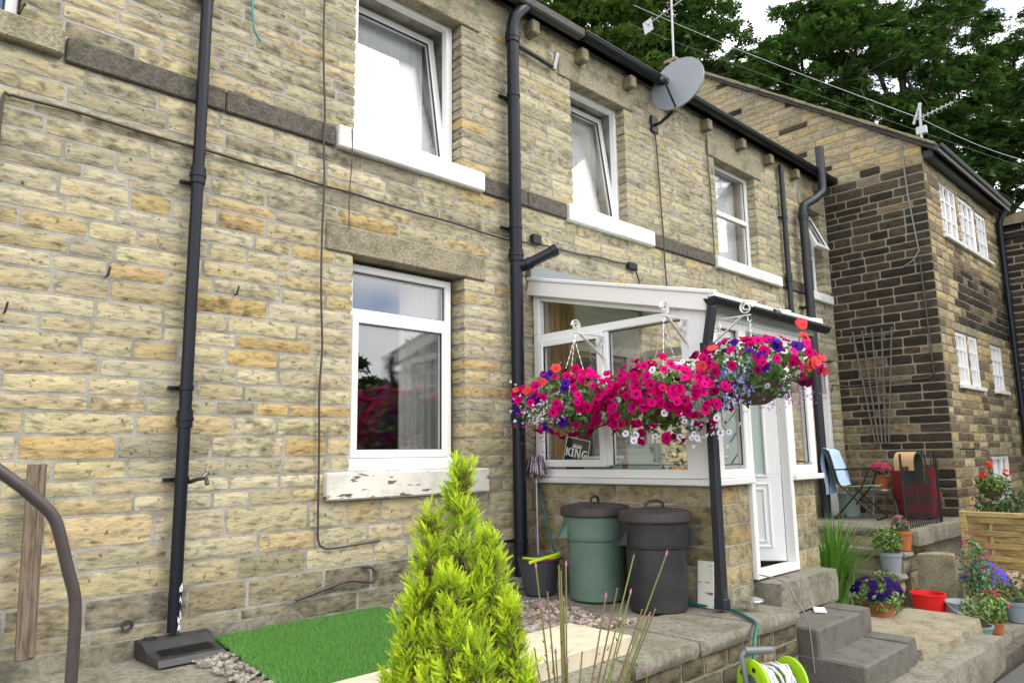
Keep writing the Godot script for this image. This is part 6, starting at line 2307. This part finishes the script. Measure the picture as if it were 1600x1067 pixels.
	bush(o, Vector3(12.2, 0.12, 1.8), Vector3(0.7, 0.35, 0.28), 700, 0.07, Color(0.08, 0.11, 0.05))
	o = thing("hanging_basket", "small hanging basket of red geraniums on the gable house wall", "hanging basket", Vector3(10.95, 0.55, 1.78))
	mb = MB.new()
	mb.lathe([[0.0, -0.12], [0.08, -0.10], [0.14, 0.0], [0.0, 0.0]], 16, Transform3D(Basis(), Vector3(10.95, 0.50, 1.78)))
	part("bowl", mb, M.coir, o)
	mb = MB.new()
	mb.tube([Vector3(11.15, 1.02, 1.42), Vector3(11.05, 1.02, 1.6), Vector3(10.95, 1.0, 1.78), Vector3(10.95, 0.55, 1.78)], 0.008, 6)
	part("hanger", mb, M.iron, o)
	bush(o, Vector3(10.95, 0.58, 1.78), Vector3(0.2, 0.14, 0.2), 240, 0.07, Color(0.10, 0.18, 0.03))
	for i in 3:
		mb = MB.new()
		mb.col = Color(0.72, 0.05, 0.03)
		var c = Vector3(10.95, 0.70, 1.78) + [Vector3(-0.16, 0.0, -0.05), Vector3(-0.02, 0.12, 0.0), Vector3(0.1, 0.02, 0.16)][i]
		for j in 14:
			var d := Vector3(rng.randfn(), rng.randfn(), rng.randfn()).normalized() * 0.045
			mb.lathe([[0.0, 0.004], [0.022, 0.0]], 5, Transform3D(facing(d.normalized()) * Basis(Vector3.RIGHT, PI / 2), c + d))
		part("flower_head", mb, M.petal, o)


# ---------------------------------------------------------------- neighbour's furniture, railings, fence
func build_neighbour() -> void:
	var o := thing("railing", "black iron railing along the edge of the raised terrace", "railing", Vector3(9.5, 0.15, 1.42))
	var mb := MB.new()
	for y in [0.24, 0.82]:
		mb.bar(Vector3(8.87, y, 1.42), Vector3(10.12, y, 1.42), 0.03, 0.010)
	part("rail", mb, M.iron, o)
	for i in 19:
		mb = MB.new()
		var x := 8.88 + i * 0.068
		var end := i == 0 or i == 18
		mb.tube([Vector3(x, 0.14, 1.42), Vector3(x, 0.98 if end else 0.84, 1.42)], 0.014 if end else 0.0075, 6)
		part("baluster", mb, M.iron, o)
	for x in [9.62, 9.92]:
		mb = MB.new()
		mb.tube([Vector3(x, 0.82, 1.42), Vector3(x + 0.01, 0.95, 1.42), Vector3(x + 0.05, 0.99, 1.42), Vector3(x + 0.09, 0.95, 1.42), Vector3(x + 0.10, 0.82, 1.42)], 0.008, 6)
		part("hoop", mb, M.iron, o)
	# woven fence panel
	o = thing("woven_fence", "new woven timber fence panel at the right edge", "fence", Vector3(9.6, -0.9, 2.5))
	mb = MB.new()
	mb.span(Vector3(9.56, -0.95, 1.76), Vector3(9.64, 0.33, 1.83), 0.006)
	mb.span(Vector3(9.57, 0.27, 1.83), Vector3(9.63, 0.325, 4.0), 0.006)
	mb.span(Vector3(9.56, -0.95, 3.98), Vector3(9.64, 0.33, 4.05), 0.006)
	part("post", mb, M.fence_wood, o)
	for i in 17:
		mb = MB.new()
		var y := 0.235 - i * 0.068
		var e := rng.randf_range(0.75, 1.15)
		mb.col = Color(e, e * rng.randf_range(0.92, 1.02), e * rng.randf_range(0.85, 1.1))
		var g := []
		for s in 2:
			var row := []
			for j in 41:
				var z := 1.83 + j * 0.054
				row.append(Vector3(9.60 - 0.030 * sin((z - 1.83) * 7.0 + PI * (i % 2)) - (0.004 if s == 0 else 0.0), y + (0.031 if s == 0 else -0.031) + 0.004 * fn.get_noise_2d(j * 9.0, i * 50.0), z))
			g.append(row)
		mb.sheet(g)
		var h := []
		for row in g:
			var r2 := []
			for p in row:
				r2.append(p + Vector3(0.008, 0, 0))
			h.append(r2)
		mb.sheet(h, true)
		for j in 40:
			mb.quad_out(g[0][j], g[0][j + 1], h[0][j + 1], h[0][j], Vector3.UP)
			mb.quad_out(g[1][j], g[1][j + 1], h[1][j + 1], h[1][j], Vector3.DOWN)
		part("slat", mb, M.fence_wood, o)
	for k in 5:
		mb = MB.new()
		mb.bar(Vector3(9.60, -0.92, 1.83 + 0.224 + k * 0.4488), Vector3(9.60, 0.27, 1.83 + 0.224 + k * 0.4488), 0.03, 0.02, Vector3.RIGHT)
		part("upright", mb, M.fence_wood, o)
	# folding chair with towel
	var F := 0.152
	var c := Vector3(10.0, F, 0.50)
	var fw := Vector3(0.12, 0, 0.99).normalized()
	var sd := Vector3(0.99, 0, -0.12).normalized()
	o = thing("folding_chair", "folding garden chair with blue towel over its back on the raised terrace", "chair", c)
	var up := Vector3.UP
	for s in [-1.0, 1.0]:
		var q = c + sd * (0.25 * s)
		mb = MB.new()
		mb.tube([q - fw * 0.30 + up * 0.90, q - fw * 0.16 + up * 0.44, q + fw * 0.26 + up * 0.02], 0.011, 8)
		part("leg", mb, M.iron, o)
		mb = MB.new()
		mb.tube([q + fw * 0.20 + up * 0.62, q + fw * 0.10 + up * 0.40, q - fw * 0.24 + up * 0.01], 0.011, 8)
		part("leg", mb, M.iron, o)
		mb = MB.new()
		mb.bar(q - fw * 0.22 + up * 0.63, q + fw * 0.24 + up * 0.64, 0.045, 0.018, Vector3.UP, 0.004)
		part("armrest", mb, M.iron, o)
	mb = MB.new()
	mb.tube([c - sd * 0.25 + fw * 0.26 + up * 0.012, c + sd * 0.25 + fw * 0.26 + up * 0.012], 0.011, 8)
	mb.tube([c - sd * 0.25 - fw * 0.24 + up * 0.012, c + sd * 0.25 - fw * 0.24 + up * 0.012], 0.011, 8)
	part("foot_rail", mb, M.iron, o)
	mb = MB.new()
	mb.col = Color(0.16, 0.30, 0.14)
	var g := []
	for i in 6:
		var row := []
		for j in 7:
			row.append(c + fw * (-0.18 + i * 0.085) + sd * (-0.23 + j * 0.077) + up * (0.40 + 0.03 * i / 5.0 - 0.02 * sin(j / 6.0 * PI)))
		g.append(row)
	mb.sheet(g, true)
	part("seat", mb, M.cloth, o)
	mb = MB.new()
	mb.col = Color(0.3, 0.45, 0.4)
	g = []
	for i in 4:
		var row := []
		for j in 4:
			row.append(c - fw * (0.20 + 0.045 * i) + sd * (-0.23 + j * 0.153) + up * (0.44 + i * 0.15))
		g.append(row)
	mb.sheet(g)
	part("backrest", mb, M.cloth, o)
	o = thing("towel", "pale blue towel draped over the back of the folding chair", "towel", c + up * 0.6)
	mb = MB.new()
	mb.col = Color(0.42, 0.55, 0.80)
	g = []
	for i in 17:
		var row := []
		for j in 11:
			var t := i / 16.0
			var u := (j / 10.0 - 0.5) * (0.50 + 0.04 * sin(i * 0.8))
			var p: Vector3
			if t < 0.42:
				var f := t / 0.42
				p = c - fw * (0.17 + 0.14 * f - 0.02) + up * (0.42 + 0.51 * f)
			else:
				var f := (t - 0.42) / 0.58
				p = c - fw * (0.345 + 0.02 * sin(f * 5.0)) + up * (0.93 - 0.62 * f)
			row.append(p + sd * u + fw * 0.012 * sin(j * 1.9 + i * 0.35))
		g.append(row)
	mb.sheet(g, true)
	part("drape", mb, M.cloth, o)
	# low table with potted plant, small bucket
	c = Vector3(10.52, F, 0.62)
	o = thing("metal_table", "small grey metal table beside the red tub chair", "table", c)
	mb = MB.new()
	mb.lathe([[0.0, 0.33], [0.21, 0.33], [0.215, 0.345], [0.21, 0.36], [0.0, 0.36]], 24, Transform3D(Basis(), c))
	part("table_top", mb, M.aluminium, o)
	for i in 4:
		var a := i * TAU / 4 + 0.4
		mb = MB.new()
		mb.tube([c + Vector3(cos(a) * 0.17, 0.33, sin(a) * 0.17), c + Vector3(cos(a) * 0.21, 0, sin(a) * 0.21)], 0.011, 6)
		part("leg", mb, M.aluminium, o)
	o = pot(c + Vector3(0, 0.36, 0), 0.105, 0.19, M.terracotta, Color.WHITE, "terracotta pot with red flowers on the small metal table")
	bush(o, c + Vector3(-0.04, 0.60, 0), Vector3(0.12, 0.09, 0.12), 130, 0.06, Color(0.08, 0.11, 0.05), Color(0.42, 0.03, 0.08), 60)
	o = thing("bucket", "pale green bucket under the folding chair", "bucket", Vector3(10.30, F, 0.25))
	mb = MB.new()
	mb.col = Color(0.28, 0.36, 0.33)
	mb.lathe([[0.0, 0.0], [0.12, 0.0], [0.15, 0.30], [0.158, 0.31], [0.14, 0.31], [0.11, 0.02], [0.0, 0.02]], 24, Transform3D(Basis(), Vector3(10.30, F, 0.25)))
	part("body", mb, M.plastic, o)
	# red tub chair
	c = Vector3(10.42, F, 1.08)
	o = thing("tub_chair", "red rounded tub chair behind the black railing", "chair", c)
	mb = MB.new()
	mb.col = Color(0.15, 0.006, 0.011)
	var a0 := 2.2
	for half in 2:
		pass
	mb.lathe([[0.20, 0.03], [0.28, 0.25], [0.30, 0.42], [0.295, 0.60], [0.25, 0.66], [0.22, 0.60], [0.21, 0.42], [0.20, 0.30]], 30, Transform3D(Basis(), c), a0, a0 + 4.6)
	part("shell", mb, M.cloth, o)
	mb = MB.new()
	mb.col = Color(0.20, 0.007, 0.012)
	mb.lathe([[0.0, 0.02], [0.20, 0.02], [0.245, 0.10], [0.27, 0.30], [0.25, 0.36], [0.0, 0.38]], 30, Transform3D(Basis(), c))
	part("seat", mb, M.cloth, o)
	mb = MB.new()
	mb.col = Color(0.38, 0.010, 0.016)
	for s in [a0, a0 + 4.6]:
		var d := Vector3(cos(s), 0, sin(s))
		mb.tube([c + d * 0.22 + up * 0.05, c + d * 0.25 + up * 0.35, c + d * 0.255 + up * 0.58, c + d * 0.25 + up * 0.66], [0.04, 0.06, 0.065, 0.03], 12)
	part("arm", mb, M.cloth, o)
	# rolled mat over the railing
	o = thing("mat", "brown mat arched over the railing above the red tub chair", "mat", Vector3(9.55, 0.8, 1.40))
	mb = MB.new()
	g = []
	var h := []
	for i in 15:
		var row := []
		var r2 := []
		var t := i / 14.0
		var a := PI * clampf((t - 0.18) / 0.52, 0.0, 1.0)
		var ctr := Vector3(9.20, 0.88, 1.40)
		for j in 2:
			var ex := Vector3(0.03, 0.0, 0.20) * (j - 0.5)
			var dx := Vector3(1, 0, 0.15).normalized()
			var p := ctr + ex - dx * cos(a) * 0.115 + up * sin(a) * 0.12
			var q := ctr + ex - dx * cos(a) * 0.095 + up * sin(a) * 0.10
			if t < 0.18:
				p.y -= (0.18 - t) * 0.5
				q.y -= (0.18 - t) * 0.5
			if t > 0.70:
				p.y -= (t - 0.70) * 0.8
				q.y -= (t - 0.70) * 0.8
			row.append(p)
			r2.append(q)
		g.append(row)
		h.append(r2)
	mb.col = Color(0.42, 0.27, 0.13)
	mb.sheet(g)
	part("top_side", mb, M.cloth, o)
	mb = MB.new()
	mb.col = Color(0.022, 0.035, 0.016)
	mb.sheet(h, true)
	for i in 14:
		for j in 2:
			mb.quad_out(g[i][j], g[i + 1][j], h[i + 1][j], h[i][j], Vector3(0, 0, 1.0 if j else -1.0))
	part("underside", mb, M.cloth, o)


# ---------------------------------------------------------------- aerials, overhead wires, trees
func build_aerials() -> void:
	var o := thing("roof_aerial", "tall thin television aerial mast on the gable ridge", "aerial", Vector3(11.0, 8.1, -2.56))
	var mb := MB.new()
	mb.tube([Vector3(11.0, 8.05, -2.57), Vector3(11.0, 9.5, -2.55)], 0.02, 8)
	part("mast", mb, M.aluminium, o)
	mb = MB.new()
	var a := Vector3(11.0, 9.22, -3.1)
	var b := Vector3(11.05, 9.42, -2.25)
	mb.tube([a, b], 0.014, 6)
	part("boom", mb, M.aluminium, o)
	for i in 5:
		mb = MB.new()
		var p := a.lerp(b, i / 5.0)
		mb.tube([p - Vector3(0.13, 0, 0), p + Vector3(0.13, 0, 0)], 0.006, 5)
		part("element", mb, M.aluminium, o)
	mb = MB.new()
	mb.bar(a + Vector3(0, -0.16, 0.02), a + Vector3(0, 0.10, -0.02), 0.2, 0.01, Vector3.RIGHT)
	part("reflector", mb, M.aluminium, o)
	o = thing("corner_aerial", "small aerial on a bracket at the top corner of the gable house", "aerial", Vector3(10.93, 5.4, 1.45))
	mb = MB.new()
	mb.tube([Vector3(10.92, 5.30, 1.42), Vector3(10.92, 5.86, 1.44)], 0.02, 8)
	mb.span(Vector3(10.90, 5.40, 1.36), Vector3(10.96, 5.52, 1.50), 0.01)
	part("mast", mb, M.aluminium, o)
	mb = MB.new()
	mb.tube([Vector3(10.92, 5.63, 1.36), Vector3(10.88, 5.70, 1.86)], 0.012, 6)
	part("boom", mb, M.aluminium, o)
	for i in 8:
		mb = MB.new()
		var p := Vector3(10.92, 5.63, 1.36).lerp(Vector3(10.88, 5.70, 1.86), (i + 1) / 8.5)
		mb.tube([p - Vector3(0, 0.035, 0), p + Vector3(0, 0.035, 0)], 0.006, 5)
		part("element", mb, M.aluminium, o)
	mb = MB.new()
	mb.bar(Vector3(10.92, 5.58, 1.34), Vector3(10.92, 5.86, 1.46), 0.05, 0.02)
	part("reflector", mb, M.aluminium, o)
	for e in [["overhead_wire", "pale overhead wire running past the gable corner aerial", Vector3(12.17, 10.73, -4.25), Vector3(10.93, 5.65, 1.42), 0.0055, "cable_pale"], ["overhead_wire", "pale overhead wire leaving the gable corner to the right edge", Vector3(10.93, 5.65, 1.42), Vector3(16.34, 6.47, 1.64), 0.0055, "cable_pale"], ["overhead_wire", "thin dark overhead wire crossing the trees below the pale one", Vector3(13.68, 11.48, -5.45), Vector3(18.69, 7.09, 1.23), 0.003, "cable_grey"]]:
		mb = MB.new()
		var pts := []
		for i in 13:
			var t := i / 12.0
			pts.append((e[2] as Vector3).lerp(e[3], t) - Vector3(0, sin(t * PI) * 0.06, 0))
		mb.tube(pts, e[4], 6)
		lone(e[0], mb, M[e[5]], e[1], "wire")
	# cables down the gable
	mb = MB.new()
	mb.tube([Vector3(10.92, 5.35, 1.15), Vector3(10.925, 4.6, 1.17), Vector3(10.92, 3.75, 1.24), Vector3(10.90, 3.62, 1.15), Vector3(10.90, 3.55, 1.0)], 0.010, 6)
	lone("wall_cable", mb, M.cable_grey, "grey cable running down the dark gable near its front corner", "cable")
	mb = MB.new()
	mb.tube([Vector3(10.92, 3.62, 1.24), Vector3(10.92, 2.4, 1.26), Vector3(10.92, 2.05, 1.27), Vector3(10.92, 1.98, 1.2), Vector3(10.92, 1.95, 0.1), Vector3(10.60, 1.96, 0.03), Vector3(10.55, 1.85, 0.03)], 0.012, 6)
	lone("wall_cable", mb, M.rust_steel, "brown pipe running along the gable above the trellis", "cable")


func tree(label: String, base: Vector3, blobs: Array, dens: float, col: Color, leaf: float, group: String) -> void:
	var o := thing("tree", label, "tree", base, group)
	var mid := Vector3.ZERO
	for b in blobs:
		mid += Vector3(b[0], b[1], b[2]) / blobs.size()
	var mb := MB.new()
	var k := base.lerp(mid, 0.62)
	mb.tube([base, base.lerp(k, 0.5) + Vector3(0.2, 0, 0.1), k], [0.34, 0.26, 0.20], 10)
	part("trunk", mb, M.bark, o)
	var xf := []
	var cs := []
	for b in blobs:
		var c := Vector3(b[0], b[1], b[2])
		var r: float = b[3]
		mb = MB.new()
		var m := k.lerp(c, 0.55) + Vector3(rng.randfn(), rng.randfn() * 0.3, rng.randfn()) * 0.3
		mb.tube([k - Vector3(0, 0.3, 0), m, c + Vector3(0, r * 0.3, 0)], [0.15, 0.09, 0.03], 7)
		for i in 5:
			var d := Vector3(rng.randfn(), rng.randfn() * 0.6, rng.randfn()).normalized()
			mb.tube([c.lerp(m, 0.3), c + d * r * 0.5, c + d * r * 0.95], [0.05, 0.03, 0.01], 5)
		part("limb", mb, M.bark, o)
		# leaf sprays in flattened tiers, so that light shows between them
		var tiers := []
		for i in int(9 + r * 5):
			var d := Vector3(rng.randfn(), rng.randfn() * 0.75, rng.randfn()).normalized() * pow(rng.randf(), 0.42)
			tiers.append([d * r, rng.randf_range(0.32, 0.55) * (0.5 + r * 0.22)])
		for t in tiers:
			var n := int(dens * 26.0 * t[1] * t[1] / (leaf * leaf) * 0.40)
			for i in n:
				var d := Vector3(rng.randfn(), rng.randfn() * 0.30, rng.randfn()) * 0.52
				var p: Vector3 = c + t[0] + d * t[1] - Vector3(0, d.length_squared() * t[1] * 0.35, 0) - base
				var up := Vector3(rng.randfn() * 0.45, 1.0, rng.randfn() * 0.45).normalized()
				var x := up.cross(Vector3(rng.randfn(), 0, rng.randfn())).normalized()
				xf.append(Transform3D(Basis(x, up, x.cross(up)) * rng.randf_range(0.7, 1.25), p))
				var e := rng.randf_range(0.65, 1.4)
				cs.append(Color(col.r * e, col.g * e, col.b * e))
	scatter("crown", leaf_spray(leaf), M.leaf, xf, cs, o).set_meta("kind", "stuff")


# five leaves on a twig, lying roughly flat
func leaf_spray(s: float) -> ArrayMesh:
	var mb := MB.new()
	for i in 5:
		var a := -1.2 + i * 0.6
		var d := Vector3(sin(a), -0.12 + 0.06 * (i % 2), cos(a))
		var t := Vector3(cos(a), 0, -sin(a))
		var b := d * s * 0.35
		mb.quad(b, b + d * s * 0.5 + t * s * 0.26, b + d * s, b + d * s * 0.5 - t * s * 0.26)
	return mb.mesh()


func build_trees() -> void:
	var G := "wooded bank behind the houses"
	var dark := Color(0.072, 0.140, 0.030)
	tree("lighter green tree at the left end of the bank, above the cottage gutter", Vector3(17.3, 4.0, -11.0), [[16.3, 15.3, -10.5, 2.2], [17.2, 15.5, -9.6, 2.0], [18.3, 15.0, -9.4, 1.8], [17.0, 14.3, -10.0, 1.7], [19.1, 14.1, -9.4, 1.5], [15.6, 16.3, -10.7, 2.0]], 1.0, Color(0.105, 0.17, 0.034), 0.17, G)
	tree("dark tree behind the aerial mast on the gable ridge", Vector3(21.8, 4.0, -10.0), [[21.9, 16.2, -9.2, 2.6], [22.8, 15.2, -8.5, 2.1], [20.8, 14.3, -9.2, 1.9], [23.1, 17.8, -9.1, 2.0], [21.2, 17.1, -9.7, 2.0], [20.6, 15.8, -10.2, 1.6]], 1.0, dark, 0.17, G)
	tree("spreading dark tree above the middle of the gable roof", Vector3(29.0, 5.0, -8.0), [[27.7, 16.1, -7.8, 2.6], [29.5, 18.3, -7.0, 3.0], [28.8, 18.9, -7.6, 1.6], [29.5, 16.4, -6.0, 2.8], [27.0, 16.5, -8.4, 1.4]], 1.0, dark, 0.17, G)
	tree("tallest dark tree reaching the top edge above the gable corner", Vector3(33.5, 6.0, -6.0), [[32.3, 19.4, -5.5, 3.3], [34.5, 20.6, -4.5, 3.0], [31.5, 20.1, -6.1, 2.4], [31.9, 16.9, -5.0, 2.5], [36.6, 20.8, -3.9, 2.3], [34.1, 18.0, -4.1, 2.5]], 1.0, dark, 0.18, G)
	tree("dark tree at the right edge under the patch of white sky", Vector3(38.0, 7.0, -3.5), [[38.0, 17.8, -3.1, 3.0], [40.0, 20.0, -2.2, 2.0], [36.2, 16.8, -3.8, 2.2], [39.3, 17.5, -2.0, 2.5], [41.5, 18.5, -1.0, 2.5]], 1.0, dark, 0.18, G)
	tree("dense darker green tree at the right edge just above the far roofs", Vector3(34.0, 5.0, -3.0), [[33.0, 13.5, -3.2, 2.6], [34.3, 12.7, -2.2, 3.0], [33.9, 10.6, -1.6, 2.7], [32.4, 14.3, -3.7, 1.8], [34.9, 14.6, -2.7, 2.5], [35.1, 13.2, -1.2, 2.2], [36.0, 11.0, 0.5, 2.6], [32.0, 11.5, -3.5, 2.2]], 1.5, Color(0.055, 0.11, 0.024), 0.18, G)
	tree("low dense tree showing just over the gable roof slope", Vector3(28.5, 4.0, -8.5), [[26.2, 15.3, -9.4, 2.0], [27.4, 14.6, -8.4, 1.9], [30.1, 15.0, -7.1, 2.2], [31.7, 14.7, -5.6, 2.0], [24.4, 15.1, -9.8, 1.8], [31.6, 13.7, -4.5, 1.7], [29.0, 13.6, -7.5, 2.2], [25.5, 13.6, -9.5, 2.0]], 1.4, dark, 0.17, G)
	# the far side of the road, which the window panes mirror
	for i in 9:
		var x := 3.0 + i * 4.2
		var z := 20.0 + 2.5 * (i % 2)
		tree("tree across the road behind the viewer, number %s from the left" % ["one", "two", "three", "four", "five", "six", "seven", "eight", "nine"][i], Vector3(x, -1.0, z), [[x, 3.4 + 0.6 * sin(i * 2.0), z, 2.6], [x - 1.8, 2.4, z + 0.4, 2.3], [x + 1.7, 2.6, z - 0.3, 2.4], [x + 0.3, 0.9, z - 0.8, 2.3], [x + 2.0, 0.9, z, 2.2], [x - 2.0, 0.6, z, 2.2]], 2.2, dark, 0.34, "trees across the road")


func _ready() -> void:
	rng.seed = 20240
	fn.seed = 7
	fn.noise_type = FastNoiseLite.TYPE_SIMPLEX_SMOOTH
	fn.frequency = 0.02
	fn.fractal_octaves = 3
	make_sky()
	make_materials()
	extra_materials()
	build_ground()
	build_house()
	build_gable_house()
	build_porch()
	build_trees()
	build_cables()
	build_bins()
	build_baskets()
	build_conifer()
	build_turf()
	build_plants()
	build_neighbour()
	build_aerials()


func extra_materials() -> void:
	mat("cable_pale", lin(0.36, 0.38, 0.38), 0.6)
	mat("grey_wood", lin(0.15, 0.135, 0.12), 0.85)
	mat("teal", lin(0.05, 0.25, 0.25), 0.5)
	mat("hose", lin(0.012, 0.13, 0.10), 0.4)
	mat("steel", lin(0.55, 0.55, 0.55), 0.25, 0.9)
	mat("lead", lin(0.22, 0.23, 0.24), 0.6)
	mat("porch_floor", lin(0.16, 0.15, 0.13), 0.7)
	mat("coir", lin(0.10, 0.065, 0.035), 0.95)
	mat("turf_base", lin(0.03, 0.10, 0.018), 0.95)
	var m := mat("pebble", Color.WHITE, 0.7)
	m.vertex_color_use_as_albedo = true
